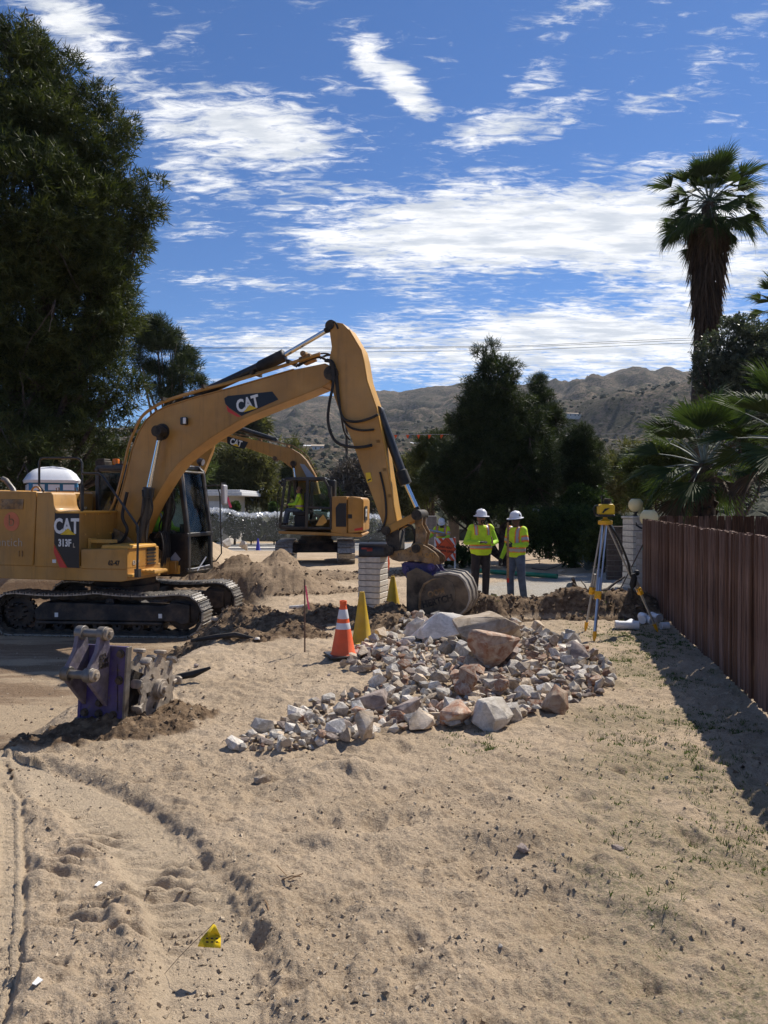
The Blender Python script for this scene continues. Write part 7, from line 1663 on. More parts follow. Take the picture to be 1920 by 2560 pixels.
BOUL = [  # px,py(centre), width px, height px, depth offset, mat, label, seed
    (1235, 1616, 140, 100, 9.35, 2, 'large rust-stained boulder in the middle of the heap with a dark red broken face', 3),
    (1215, 1588, 170, 84, 9.75, 1, 'large tan slab boulder leaning behind the rust-stained one', 12),
    (1120, 1570, 190, 74, 10.1, 0, 'long pale flat-topped boulder under the bucket', 5),
    (1235, 1565, 150, 66, 10.3, 0, 'grey boulder with rounded top just right of the long pale slab', 21),
    (1043, 1568, 58, 64, 10.0, 0, 'upright pale boulder with a pointed top left of the long slab', 8),
    (1232, 1768, 112, 72, 7.35, 0, 'smooth rounded grey boulder at the front edge of the heap', 14),
    (1390, 1736, 74, 66, 7.75, 2, 'blocky orange-tan boulder at the front right of the heap', 16),
    (1140, 1770, 82, 62, 7.35, 2, 'blocky tan boulder just left of the smooth grey one', 17),
    (1055, 1790, 66, 44, 7.2, 1, 'flat pale brown boulder at the front of the heap beside the blocky tan one', 18),
    (1010, 1760, 90, 52, 7.5, 3, 'low brown boulder in the second row of the heap', 19),
    (930, 1745, 80, 50, 7.7, 3, 'reddish grey boulder on the left slope of the heap', 22),
    (910, 1818, 50, 62, 7.0, 1, 'upright wedge-shaped tan boulder on the left front edge', 23),
    (1445, 1630, 50, 44, 8.9, 3, 'dark boulder near the top right of the heap', 24)]
for (px, py, w, h, d, mi_, lb, sd_) in BOUL:
    rs2 = np.random.RandomState(sd_); g = G(px, py + h / 2, .05); d = g.y + .10; zz_ = zg(g.x, d); ww, hh = w * d / F, h * d / F; c = Vector(((px - CX) / F * d, d, zz_ + hh * .46))
    bm = rock_bm(rs2, 13, (1, 1, 1), 2, .045); me = bm_mesh(bm, 'boulder', RM[mi_][1], 14)
    cs = np.array([v.co[:] for v in me.vertices]); s0, s1 = cs.min(0), cs.max(0)
    me.transform(Matrix.Diagonal((ww / (s1-s0)[0], min(ww, hh * 1.3) / (s1-s0)[1], hh * 1.12 / (s1-s0)[2], 1)) @ Matrix.Translation(-Vector((s0 + s1) / 2)))
    o = link('boulder', me); o.location = (c.x, c.y, c.z); BL.append((c.x, c.y, {3: 'rust-stained boulder', 12: 'leaning tan slab', 5: 'long pale flat-topped boulder', 21: 'round-topped grey boulder', 8: 'upright pointed boulder', 14: 'smooth grey front boulder', 16: 'orange-tan boulder at right', 17: 'blocky tan front boulder', 18: 'flat pale brown boulder', 19: 'low brown boulder', 22: 'reddish grey boulder', 23: 'upright tan wedge boulder', 24: 'dark boulder near the top'}[sd_])); tag(o, lb, 'boulder', 'boulders in the rock heap')
rs = np.random.RandomState(23); tries = 0; 
while len(cand) < 1250 and tries < 90000:
    tries += 1
    x, y = rs.uniform(lo[0], hi[0]), rs.uniform(lo[1], hi[1])
    if not inside(x, y, OUTW): continue
    s = rs.choice([.09, .13, .18, .23, .30], p=[.18, .26, .29, .19, .08]) * rs.uniform(.85, 1.15) * (.75 if x < -.3 else 1)
    if all((x - a) ** 2 + (y - b) ** 2 > (.285 * (s + c)) ** 2 for a, b, c, *_ in cand): cand.append((x, y, s, 0))
base = list(cand)
for x, y, s, _ in base[::4]:      # second layer
    x += rs.uniform(-.06, .06); y += rs.uniform(-.06, .06); cand.append((x, y, s * rs.uniform(.7, 1.0), 1))
xs = np.array([c[0] for c in cand]); ys = np.array([c[1] for c in cand]); zs = zfull(xs, ys)[0]
order = np.argsort([-(c[2] / c[1]) for c in cand]); big = set(order[:285]); sv, sf, sm_, nb_ = [], [], [], 0
for k, (x, y, s, ly) in enumerate(cand):
    RV_I = rs.randint(len(RV))
    if rs.rand() < .45: RV_I = 4 * rs.randint(7) + (0 if rs.rand() < .7 else 1)
    mi_, me = RV[RV_I]
    z_ = zs[k] + s * (.20 if ly == 0 else .55) ; rot = Matrix.Rotation(rs.uniform(0, 6.28), 4, 'Z') @ Matrix.Rotation(rs.uniform(-.5, .5), 4, 'X') @ Matrix.Rotation(rs.uniform(-.5, .5), 4, 'Y')
    MW = Matrix.Translation((x, y, z_)) @ rot @ Matrix.Diagonal((s * 1.12, s * 1.12, s * 1.12, 1))
    if k in big:
        o = link('rock', me); o.matrix_world = MW
        szn = 'large' if s > .20 else ('small' if s < .12 else 'medium')
        pos = 'left tail' if x < -.2 else ('front slope' if y < 8.2 else ('right side' if x > 2. else 'back part'))
        nb = min(BL, key=lambda b_: (b_[0] - x) ** 2 + (b_[1] - y) ** 2); dx_, dy_ = x - nb[0], y - nb[1]; far_ = math.hypot(dx_, dy_) > .75
        dr = ('right of' if dx_ > 0 else 'left of') if abs(dx_) > abs(dy_) else ('behind' if dy_ > 0 else 'in front of')
        tag(o, f"{szn} {RM[mi_][0]} {['jagged', 'blocky', 'slabby', 'wedge-shaped'][(RV_I // 4) % 4]} rock {'some way ' if far_ else ''}{dr} the {nb[2]}", 'rock', 'angular rocks of the heap')
    else:
        co_ = np.array([v.co[:] for v in me.vertices]); A = np.array(MW); co_ = co_ @ A[:3, :3].T + A[:3, 3]
        sf += [tuple(i_ + nb_ for i_ in p.vertices) for p in me.polygons]; sm_ += [mi_] * len(me.polygons); sv.append(co_); nb_ += len(co_)
me = bpy.data.meshes.new('rubble'); me.from_pydata(np.vstack(sv).tolist(), [], sf); [me.materials.append(r_[1]) for r_ in RM]; me.polygons.foreach_set('material_index', sm_)
tag(link('rubble', me, kind='stuff'), 'smaller broken stones filling the gaps of the rock heap', 'rubble')

# clods and pebbles on the sand, soil lumps on the dug soil
def scatter(name, label, n, fn, size, mt, seed, sink=.25, asp=.7):
    rs = np.random.RandomState(seed); x, y = fn(rs, n); z_ = zfull(x, y)[0]; n = len(x); s = (rs.uniform(size[0], size[1], n) * rs.rand(n) ** 1.5 + size[0]) * (1 if size[0] < .015 else np.clip(y / 13, .4, 1))
    base = unit(np.array([[1, 1, 1], [-1, -1, 1], [-1, 1, -1], [1, -1, -1], [0, 0, 1.2], [1.1, 0, -.2], [-.6, .9, .1], [-.5, -1, .1.__float__()]], float))
    bm = bmesh.new(); [bm.verts.new(v) for v in base]; bmesh.ops.convex_hull(bm, input=bm.verts[:]); bm.verts.ensure_lookup_table(); bm.verts.index_update()
    BV = np.array([v.co[:] for v in bm.verts]); bmesh.ops.triangulate(bm, faces=bm.faces[:]); BF = np.array([[v.index for v in f.verts] for f in bm.faces]); bm.free()
    a = rs.uniform(0, 6.28, n); c_, s_ = np.cos(a), np.sin(a)
    jit = 1 + .35 * rs.normal(size=(n, len(BV), 1)); P = BV[None] * jit * s[:, None, None] * [1, 1, asp]
    P = np.stack([P[..., 0] * c_[:, None] - P[..., 1] * s_[:, None], P[..., 0] * s_[:, None] + P[..., 1] * c_[:, None], P[..., 2]], -1) + np.stack([x, y, z_ + s * sink], 1)[:, None]
    FF = (BF[None] + (np.arange(n) * len(BV))[:, None, None]).reshape(-1, 3)
    tag(link(name, np_mesh(name, P.reshape(-1, 3), FF, mt, attrs=dict(tint=np.repeat(rs.rand(n), len(BV)))), kind='stuff'), label, name.replace('_', ' '))
PEB = leaf_mat('pebble_mix', (.20, .15, .10), (.50, .41, .30), 0., .95); CLD = leaf_mat('soil_lump', (.085, .058, .038), (.255, .182, .118), 0., .95)
def f_sand(rs, n):
    y = 2.3 + 12 * rs.rand(n) ** 1.5; x = (rs.rand(n) - .5) * 1.12 * y; cl = fbm(x * 1.3, y * 1.3, 3, 55); k = rs.rand(n) < .25 + .9 * sstep(cl * 2.5); return x[k], y[k]
scatter('pebbles', 'pebbles and small clods strewn over the sand', 14000, f_sand, (.0035, .012), PEB, 3)
def f_clod(rs, n):
    n = n // 5; y = 2.4 + 10 * rs.rand(n) ** 1.4; x = (rs.rand(n) - .5) * 1.12 * y; cl = fbm(x * .8, y * .8, 3, 155); k = cl > .12; return x[k], y[k]
scatter('dry_clods', 'dark crumbs of dry soil on the sand', 1500, f_clod, (.009, .022), CLD, 4)
def f_soil(rs, n):
    x = rs.uniform(-6, 5.3, n); y = rs.uniform(5.5, 22, n); _, pc_, so = mounds_z(x, y); k = (so > .45) & ((pc_ != 3) | (rs.rand(n) < .14)); return x[k], y[k]
scatter('soil_lumps', 'dark earth lumps on the dug soil', 22000, f_soil, (.016, .042), CLD, 5)
# single stones and litter called out in the photograph
for px, py, s, mi_, lb in [(660, 1938, .17, 1, 'lone rounded sandy stone left of the hummocks'), (490, 1668, .10, 3, 'dark stone right of the soil pile'), (822, 1688, .09, 3, 'small dark stone lying left of the heap tail'), (538, 1552, .22, 1, 'pale stone at the front of the far track'), (1252, 2380, .03, 0, 'small white pebble in the right foreground'),
                           (170, 1742, .12, 3, 'dark rock left of the compaction wheel'), (130, 1734, .07, 3, 'small black rock farthest left on the road'), (1060, 1490, .1, 3, 'brown stone'), (1404, 1427, .35, 1, 'tan stone lying before the hedge'), (1545, 2125, .10, 3, 'flat grey-brown slab of crust in the right foreground'), (1310, 2110, .10, 3, 'brown clod on the ground hummock'), (640, 1600, .14, 0, 'pale stone behind the survey stake')][:]:
    if lb == 'brown stone': continue
    g = G(px, py, 0); g = G(px, py, zg(g.x, g.y)); me = RV[(mi_ + 4 * (px % 7)) % 28][1]; o = link('stone', me); o.location = (g.x, g.y, zg(g.x, g.y) + s * .12); o.scale = (s, s, s * .8); o.rotation_euler = (0, 0, px); tag(o, lb, 'stone', 'loose stones')
p = W(585, 1350, 33); me = RV[4][1]
for dx, s, lb in ((-.3, 1.0, 'white boulder by the far kerb'), (.45, .8, 'lower flat white boulder beside it by the far kerb')):
    o = link('stone', me); o.location = (p.x + dx, 33, zg(p.x, 33) + s * .3); o.scale = (s, s * .8, s * .8); o.rotation_euler = (0, .3, dx * 5); o.active_material = RM[0][1]; tag(o, lb, 'stone', 'loose stones')
rs = np.random.RandomState(31)
for px, py, l, lb in [(80, 2495, .02, 'white plastic scrap at the lower left'), (672, 2290, .09, 'thin pale straw right of the rut'), (1060, 1985, .08, 'pale straw sliver in the middle of the sand'), (236, 2215, .02, 'white paper scrap in the tread prints'), (705, 2215, .10, 'little bundle of dry twigs right of the rut')]:
    g = G(px, py); z_ = zg(g.x, g.y); mb = MB(); a = rs.uniform(-.6, .6) + (1.3 if 'straw' in lb else 0)
    d_ = Vector((math.cos(a), math.sin(a) * .6, .25)) * l
    if 'scrap' in lb: mb.prism([g + Vector((0, 0, z_ + .008)), g + d_ * .8 + Vector((0, 0, z_ + .0)), g + d_ + Vector((.01, .03, z_)), g + Vector((.01, .03, z_ + .015))], (0, 0, .003))
    else:
        mb.tube([g + Vector((0, 0, z_)), g + d_ * .5 + Vector((0, 0, z_ + .01)), g + d_ + Vector((0, 0, z_))], .003, 5)
        if 'bundle' in lb: mb.tube([g + Vector((.02, .02, z_ + .01)), g + Vector((-.03, .04, z_ + .05))], .002, 5); mb.tube([g + Vector((.03, 0, z_)), g + Vector((.10, .02, z_ + .02))], .003, 5)
    tag(mb.build('litter', MT['white'] if 'white' in lb else MT['wood']), lb, 'litter', 'bits of litter on the sand')

# ================================================================ COMPACTION WHEEL
wb = G(262, 1835, -.10); ZW = zg(wb.x, wb.y) - .02
root = thing('compaction_wheel', 'purple compaction wheel attachment with a padded steel wheel standing on the sand', 'compactor', (-2.37, 6.38, -.17), R(-17))
# local: +x = plate width direction (towards the wheel face side), -y = towards the viewer (plate normal), z up
# plate 0.46 wide in x, at y=0; wheel behind it (y>0)
HP = .84; tl = -.10
def PZ(x, y, z_): return Vector((x + tl * 0 + .06 * (z_ / HP) , y, z_))
mb = MB(); mb.prism([PZ(-.23, 0, .10), PZ(.23, 0, .0), PZ(.23, 0, HP), PZ(-.23, 0, HP)], (0, .03, 0)); mb.build('mounting_plate', MT['purple'], root, bevel=.004)
mb = MB(); mb.prism([PZ(.215, -.02, -.02), PZ(.234, -.02, -.02), PZ(.234, -.02, HP), PZ(.215, -.02, HP)], (0, .06, 0)); mb.build('side_plate', MT['steel'], root, bevel=.003)
mb = MB(); mb.prism([PZ(-.232, -.005, .02), PZ(-.20, -.005, .02), PZ(-.20, -.005, HP - .02), PZ(-.232, -.005, HP - .02)], (0, .10, 0)); mb.build('side_plate', MT['purple'], root, bevel=.003)
mb = MB(); mb.prism([PZ(-.24, -.03, .20), PZ(.24, -.03, .20), PZ(.24, -.03, .225), PZ(-.24, -.03, .225)], (0, .06, 0)); mb.build('lower_flange', MT['steel'], root, bevel=.003)
mb = MB(); mb.prism([PZ(-.21, -.012, .02), PZ(.20, -.012, .0), PZ(.20, -.012, .2), PZ(-.21, -.012, .2)], (0, .01, 0)); mb.build('skirt_plate', MT['frame'], root)
earp = [(0, .36), (-.06, .42), (-.24, .62), (-.275, .68), (-.27, .73), (-.22, .80), (-.17, .88), (-.145, 1.00), (-.13, 1.045), (-.09, 1.07), (-.045, 1.045), (-.03, 1.00), (0, .86)]
earp = [(y * 1.0, z_ * .93) for y, z_ in earp]
for xe, nm in ((-.19, 'scuffed_ear'), (.02, 'lettered_ear')):
    mb = MB(); mb.prism([PZ(xe, y_, z_) for y_, z_ in earp], (.038, 0, 0)); e = mb.build('mounting_ear', MT['purplelite'], root, bevel=.006); e['label'] = 'lilac ear with welded lettering' if xe > 0 else 'lilac ear scraped bare at the edge'
    for (y_, z_) in ((-.088, .955), (-.235, .645)):
        c = PZ(xe, y_, z_); mb = MB(); mb.cyl(c + Vector((-.012, 0, 0)), c + Vector((.055, 0, 0)), .058, 20); mb.build('pin_boss', MT['steel'], e, bevel=.004)
for (y_, z_) in ((-.088, .955), (-.235, .645)):
    a, b = PZ(-.19, y_, z_), PZ(.085, y_, z_); mb = MB(); mb.cyl(a, b, .034, 18); mb.build('mounting_pin', MT['steel'], root)
    mb = MB(); mb.cyl(b + Vector((-.012, 0, 0)), b + Vector((.022, 0, 0)), .050, 18); mb.cyl(b + Vector((.022, 0, 0)), b + Vector((.042, 0, 0)), .028, 6); mb.build('pin_washer', MT['wheel'], root, bevel=.004)
for k, (tx_, z_) in enumerate((('OO', .80), ('ZQM', .755), ('MMM', .71))):
    me = text_mesh(tx_, .055, MT['frame'], .003, .001, .9); place_text(root, me, 'weld_lettering', PZ(.0605, -.10 + .01 * k, z_ * .93 + .03), (0, 1, 0), (0, 0, 1))
for (x_, z_) in ((.16, .78), (.16, .56), (-.16, .27), (-.02, .27), (.12, .27), (.0, .42), (-.02, .36)):
    c = PZ(x_, 0, z_); mb = MB(); mb.cyl(c, c + Vector((0, -.03, 0)), .026, 6); mb.cyl(c, c + Vector((0, -.008, 0)), .036, 14); mb.build('plate_bolt', MT['frame'], root)
mb = MB(); mb.box(PZ(-.30, -.05, .60), (.06, .05, .07)); mb.build('stop_block', MT['black'], root)
# wheel: axis along x
WR = .275; wc = Vector((.02, .43, .40))
def pad_wheel(xc, parent, name):
    mb = MB(); n = 9; out = []
    for k in range(n * 4):
        a = 2 * math.pi * k / (n * 4); r_ = (WR * 1.02, WR * .99, WR * .87, WR * .96)[k % 4]; out.append((r_ * math.cos(a), r_ * math.sin(a)))
    holes = []
    ring = [Vector((xc, wc.y + a, wc.z + b)) for a, b in out]
    # disc in ring sectors with diamond holes
    th_ = .022; inner = .075; hole_r = .15
    segs = 36
    def pt(a, r_, x): return Vector((x, wc.y + r_ * math.cos(a), wc.z + r_ * math.sin(a)))
    for x0_, x1_ in ((xc - th_ / 2, xc + th_ / 2),):
        for k in range(segs):
            a0, a1 = 2 * math.pi * k / segs, 2 * math.pi * (k + 1) / segs
            ro0 = math.hypot(*out[k]); ro1 = math.hypot(*out[(k + 1) % segs])
            hole = (k % 6) in (0, 1)
            rads = [inner, .118, .175]
            for i_, (ra, rb_) in enumerate(((inner, .118), (.118, .175), (.175, None))):
                if hole and i_ == 1: continue
                q0 = (pt(a0, ra, x0_), pt(a1, ra, x0_), pt(a1, rb_ or ro1, x0_), pt(a0, rb_ or ro0, x0_))
                q1 = (pt(a0, ra, x1_), pt(a1, ra, x1_), pt(a1, rb_ or ro1, x1_), pt(a0, rb_ or ro0, x1_))
                mb.add(list(q0) + list(q1), [(0, 1, 2, 3), (7, 6, 5, 4), (0, 4, 5, 1), (1, 5, 6, 2), (2, 6, 7, 3), (3, 7, 4, 0)])
    d = mb.build(name, MT['wheel'], parent)
    for k in range(n):
        a = 2 * math.pi * (k + .02) / n; rot = Matrix.Rotation(a, 3, 'X'); mb = MB()
        rings = []
        for r_, hx, hy in ((WR * .86, .020, .018), (WR * 1.06, .022, .020), (WR * 1.10, .050, .036), (WR * 1.18, .052, .038), (WR * 1.21, .040, .028)):
            rings.append([Vector((xc + sx_ * hx, 0, 0)) + rot @ Vector((0, r_, sy_ * hy)) + Vector((0, wc.y, wc.z)) for sx_, sy_ in ((-1, -.6), (-.6, -1), (.6, -1), (1, -.6), (1, .6), (.6, 1), (-.6, 1), (-1, .6))])
        mb.loft(rings); mb.build('tamping_pad', MT['wheel'], d, smooth=40)
    return d
for xc in (.27, .06): pad_wheel(xc, root, 'wheel_disc')
mb = MB(); mb.cyl((-.2, wc.y, wc.z), (.33, wc.y, wc.z), .085, 24); mb.cyl((.33, wc.y, wc.z), (.345, wc.y, wc.z), .062, 24); mb.cyl((.34, wc.y, wc.z), (.37, wc.y, wc.z), .03, 8); mb.build('hub', MT['wheel'], root, bevel=.004)
mb = MB()
for xx in (-.20, .17): mb.prism([Vector((xx, 0, .30)), Vector((xx, .46, .30)), Vector((xx, .50, .42)), Vector((xx, .44, .50)), Vector((xx, 0, .70))], (.02, 0, 0))
mb.build('yoke_arm', MT['frame'], root, bevel=.004)

# ================================================================ PEOPLE
def remeshed(mb, vox, mats, smooth_it=4, fn=None):
    me = bpy.data.meshes.new('r'); me.from_pydata(mb.v, [], mb.f)
    bm = bmesh.new(); bm.from_mesh(me); bmesh.ops.recalc_face_normals(bm, faces=bm.faces); bm.to_mesh(me); bm.free()
    o = bpy.data.objects.new('r', me); COL.objects.link(o); r_ = o.modifiers.new('r', 'REMESH'); r_.mode = 'VOXEL'; r_.voxel_size = vox
    s = o.modifiers.new('s', 'SMOOTH'); s.iterations = smooth_it; s.factor = .5
    dg = bpy.context.evaluated_depsgraph_get(); out = bpy.data.meshes.new_from_object(o.evaluated_get(dg)); bpy.data.objects.remove(o); bpy.data.meshes.remove(me)
    out.materials.clear()
    for m in (mats if isinstance(mats, (list, tuple)) else [mats]): out.materials.append(m)
    out.polygons.foreach_set('use_smooth', [True] * len(out.polygons))
    if fn:
        for p in out.polygons: p.material_index = fn(p.center)
    else: out.polygons.foreach_set('material_index', [0] * len(out.polygons))
    return out
def cap(mb, a, b, r0, r1, n=12):
    a, b = Vector(a), Vector(b); u_ = (b - a).normalized() if (b - a).length > 1e-6 else Vector((0, 0, 1))
    pts, rr_ = [], []
    for k in range(4): t = math.radians(90 * (1 - k / 3.)); pts.append(a - u_ * r0 * math.sin(t)); rr_.append(max(r0 * math.cos(t), .002))
    for k in range(4): t = math.radians(90 * k / 3.); pts.append(b + u_ * r1 * math.sin(t)); rr_.append(max(r1 * math.cos(t), .002))
    mb.tube(pts, rr_, n)
def torso(mb, P, ex, z0=.88, z1=1.49, heavy=1.):
    prof = [(.86, .150, .105), (.92, .168, .122), (1.02, .172, .130), (1.14, .168, .125), (1.27, .185, .125), (1.37, .192, .118), (1.43, .165, .100), (1.48, .085, .075), (1.50, .06, .06)]
    rings = []
    for z_, rx, ry in prof:
        if z_ < z0 - .001 or z_ > z1 + .03: continue
        t = (z_ - .92) / .56; c = Vector(P['pelvis']).lerp(Vector(P['neck']), max(min((z_ - .92) / .56, 1), -.1)); hv = 1 + (heavy - 1) * math.exp(-((z_ - 1.08) / .2) ** 2)
        ux = (Vector(P['shr']) - Vector(P['shl'])).normalized() if z_ > 1.1 else (Vector(P['hipr']) - Vector(P['hipl'])).normalized(); up_ = (Vector(P['neck']) - Vector(P['pelvis'])).normalized(); uy = up_.cross(ux).normalized()
        rings.append([c + ux * ((rx * hv + ex) * math.cos(2*math.pi*k/20)) + uy * ((ry * hv + ex) * math.sin(2*math.pi*k/20)) for k in range(20)])
    mb.loft(rings)
def hand(parent, wrist, d, palm_n, thumb, m, curl=.3, s=1.):
    """d: direction of the fingers, palm_n: palm normal (curl towards it), thumb: side of the thumb"""
    d = Vector(d).normalized(); pn = Vector(palm_n); pn = (pn - d * pn.dot(d)).normalized(); tb = Vector(thumb); tb = (tb - d * tb.dot(d) - pn * tb.dot(pn)).normalized(); w = Vector(wrist); mb = MB()
    vs = []
    for t, hw, hd in ((0, .028, .018), (.03, .036, .018), (.085, .042, .014), (.092, .038, .010)):
        c = w + d * t * s; vs.append([c + tb * hw * s * math.cos(a) + pn * hd * s * math.sin(a) for a in [2*math.pi*k/10 for k in range(10)]])
    mb.loft(vs)
    for k, (off, L) in enumerate(((.030, .072), (.010, .080), (-.010, .074), (-.029, .058))):
        a = w + d * .085 * s + tb * off * s; dd = d.copy(); p = a
        for j in range(3):
            dd = (dd + pn * math.tan(curl * (.8 + .2 * k))).normalized(); q_ = p + dd * L * s * (.42, .32, .26)[j]; cap(mb, p, q_, .0095 * s, .0085 * s, 8); p = q_
    a = w + d * .03 * s + tb * .032 * s; dd = (d * .65 + tb * .75 + pn * .2).normalized(); b = a + dd * .035 * s; cap(mb, a, b, .012 * s, .010 * s, 8); c = b + (dd * .6 + d * .4 + pn * curl).normalized() * .032 * s; cap(mb, b, c, .010 * s, .009 * s, 8)
    return mb.build('hand', m, parent, smooth=60)
STAND = dict(pelvis=(0, 0, .93), neck=(0, .0, 1.46), head=(0, -.02, 1.60), shl=(.185, 0, 1.40), shr=(-.185, 0, 1.40), ell=(.27, .02, 1.12), elr=(-.27, .02, 1.12), wrl=(.22, -.1, .9), wrr=(-.22, -.1, .9),
             hipl=(.095, 0, .90), hipr=(-.095, 0, .90), knl=(.12, -.03, .49), knr=(-.12, -.03, .49), anl=(.13, .03, .09), anr=(-.13, .03, .09), look=(0, -1, 0))
def person(label, loc, rz, pose, top='shirt', vest='vest', legs='pants', skin='skin', heavy=1., vox=.013, hands=None, tapes='a', sleeves=True, helmet=True, brim=True, scale=1., boots=True, group='workers in lime safety clothing', beard=False):
    P = dict(STAND); P.update(pose); root = thing('person', label, 'person', loc, rz, group); root.scale = (scale,) * 3
    V = lambda k: Vector(P[k])
    look = Vector(P['look']).normalized(); H = V('head')
    # body
    mb = MB(); torso(mb, P, -.012, heavy=heavy)
    cap(mb, V('neck') - Vector((0, 0, .03)), H + Vector((0, 0, -.03)) - look * .015, .058, .052)
    side = look.cross(Vector((0, 0, 1))).normalized(); upv = side.cross(look)
    def hp(x, y, z_): return H + side * x + look * y + upv * z_
    rings = []
    for z_, rx, ry, cy in ((-.115, .03, .035, .045), (-.10, .045, .055, .030), (-.06, .062, .078, .010), (-.01, .073, .092, 0), (.05, .076, .098, -.008), (.09, .066, .085, -.012), (.12, .035, .045, -.015)):
        rings.append([hp(rx * math.cos(2*math.pi*k/16), cy + ry * math.sin(2*math.pi*k/16), z_) for k in range(16)])
    mb.loft(rings); cap(mb, hp(0, .085, .01), hp(0, .112, -.025), .010, .014, 8); cap(mb, hp(0, .088, -.062), hp(0, .09, -.062), .022, .022, 8)
    for s_ in (-1, 1): cap(mb, hp(.074 * s_, -.01, .015), hp(.078 * s_, -.015, -.03), .014, .010, 8)
    for a, b, c in (('shl', 'ell', 'wrl'), ('shr', 'elr', 'wrr')): cap(mb, V(a), V(b), .050, .040); cap(mb, V(b), V(c), .040, .027)
    for a, b, c in (('hipl', 'knl', 'anl'), ('hipr', 'knr', 'anr')): cap(mb, V(a), V(b), .080, .055); cap(mb, V(b), V(c), .055, .038)
    link('body', remeshed(mb, vox, MT[skin], 3), root)
    # clothes
    mb = MB(); torso(mb, P, .004, .86, 1.48, heavy)
    for a, b, c in (('shl', 'ell', 'wrl'), ('shr', 'elr', 'wrr')):
        cap(mb, V(a) * .96 + V('neck') * .04, V(b), .072, .055); cap(mb, V(b), V(c), .056, .040)
    link('shirt', remeshed(mb, vox, MT[top], 3), root)
    arms = [(V('shl'), V('ell')), (V('shr'), V('elr'))]
    def fn(c):
        x, z_ = c.x, c.z
        if tapes == 'a':
            if z_ > 1.27 and .085 < abs(x) < .155: return 2 if .100 < abs(x) < .140 else 1
            if 1.00 < z_ < 1.08: return 2 if 1.015 < z_ < 1.065 else 1
            return 0
        for a, b in arms:
            u_ = b - a; t = (c - a).dot(u_) / u_.length_squared; dd = (c - a - u_ * t).length
            if .40 < t < .85 and dd < .085 and abs(c.x) > .2: return 2 if .52 < t < .73 else 1
        ax = abs(x)
        if z_ > 1.06 and .075 < ax < .165: return 2 if .097 < ax < .143 else 1
        if .97 < z_ < 1.07: return 2 if .99 < z_ < 1.05 else 1
        return 0
    mb = MB(); torso(mb, P, .020, .86 if tapes == 'a' else .86, 1.45, heavy)
    for a, b in (('shl', 'ell'), ('shr', 'elr')):
        e_ = V(a).lerp(V(b), .75 if tapes == 'b' else .05); cap(mb, V(a) * .92 + V('neck') * .08, e_, .083, .074 if tapes == 'b' else .080)
    link('vest', remeshed(mb, vox, [MT[vest], MT['vestorange'], MT['tape']], 3, fn), root)
    mb = MB(); rings = []
    for z_, rx, ry in ((.86, .155, .115), (.92, .168, .122), (.98, .162, .115)): rings.append([V('pelvis') + Vector((rx * math.cos(2*math.pi*k/16), ry * math.sin(2*math.pi*k/16), z_ - .93)) for k in range(16)])
    mb.loft(rings)
    for a, b, c in (('hipl', 'knl', 'anl'), ('hipr', 'knr', 'anr')): cap(mb, V(a), V(b), .104, .078); cap(mb, V(b), V(c) + Vector((0, 0, .02)), .078, .068)
    link('trousers', remeshed(mb, vox, MT[legs], 3), root)
    if boots:
        for k_ in ('anl', 'anr'):
            mb = MB(); a = V(k_); f_ = Vector(P.get('foot', (0, -1, 0))); sx_ = Vector((-f_.y, f_.x, 0))
            rings = []
            for t, w, h in ((-.07, .030, .07), (-.03, .042, .10), (.04, .045, .10), (.12, .048, .065), (.18, .045, .05), (.215, .02, .03)):
                c = Vector((a.x, a.y, a.z - .09)) + f_ * t; rings.append([c + sx_ * w * x_ + Vector((0, 0, h * z_)) for x_, z_ in ((-1, 0), (1, 0), (1.02, .5), (.7, .95), (0, 1.05), (-.7, .95), (-1.02, .5))])
            mb.loft(rings); mb.build('boot', MT['boots'], root, smooth=50)
    if helmet:
        mb = MB(); q_ = (upv * 1 + look * -.0).to_track_quat('Z', 'Y').to_matrix(); c = hp(0, .0, .045)
        Rm = Matrix((side, look, upv)).transposed(); prof = [(.118, .0), (.117, .035), (.108, .075), (.085, .108), (.05, .128), (.01, .134)]
        rings = []
        for r_, z_ in [(.165 if brim else .125, -.012), (.162 if brim else .124, -.004)] + prof: rings.append([c + Rm @ Vector((r_ * .93 * math.cos(2*math.pi*k/28), r_ * 1.12 * math.sin(2*math.pi*k/28) + (.018 if r_ > .12 else 0), z_)) for k in range(28)])
        mb.loft(rings); hl = mb.build('hard_hat', MT['helmet'], root, smooth=50)
        mb = MB(); mb.tube([c + Rm @ Vector((0, -.12, .03)), c + Rm @ Vector((0, -.07, .115)), c + Rm @ Vector((0, 0, .137)), c + Rm @ Vector((0, .07, .118)), c + Rm @ Vector((0, .12, .035))], .010, 6); mb.build('ridge', MT['helmet'], hl)
        for s_ in (-1, 1):
            mb = MB(); mb.prism([c + Rm @ Vector((s_ * (.108 - .02 * k2), y_, z_)) for y_, z_, k2 in ((-.02, .035, 0), (.03, .035, 0), (.005, .085, .9))], Rm @ Vector((s_ * .008, 0, 0))); mb.build('vent', MT['decal'], hl)
    mb = MB(); mb.tube([hp(-.072, .05, .022), hp(-.045, .088, .020), hp(0, .098, .022), hp(.045, .088, .020), hp(.072, .05, .022)], .016, 8); mb.build('sunglasses', MT['decal'], root)
    if beard:
        mb = MB(); mb.tube([hp(-.03, .095, -.048), hp(0, .108, -.038), hp(.03, .095, -.048)], .010, 8); mb.tube([hp(-.028, .092, -.045), hp(-.022, .09, -.09), hp(0, .09, -.105), hp(.022, .09, -.09), hp(.028, .092, -.045)], .011, 8); mb.build('moustache_and_goatee', MT['hair'], root)
    mb = MB(); cap(mb, hp(0, -.055, .0), hp(0, -.045, -.045), .062, .050); mb.build('hair', MT['hair'], root)
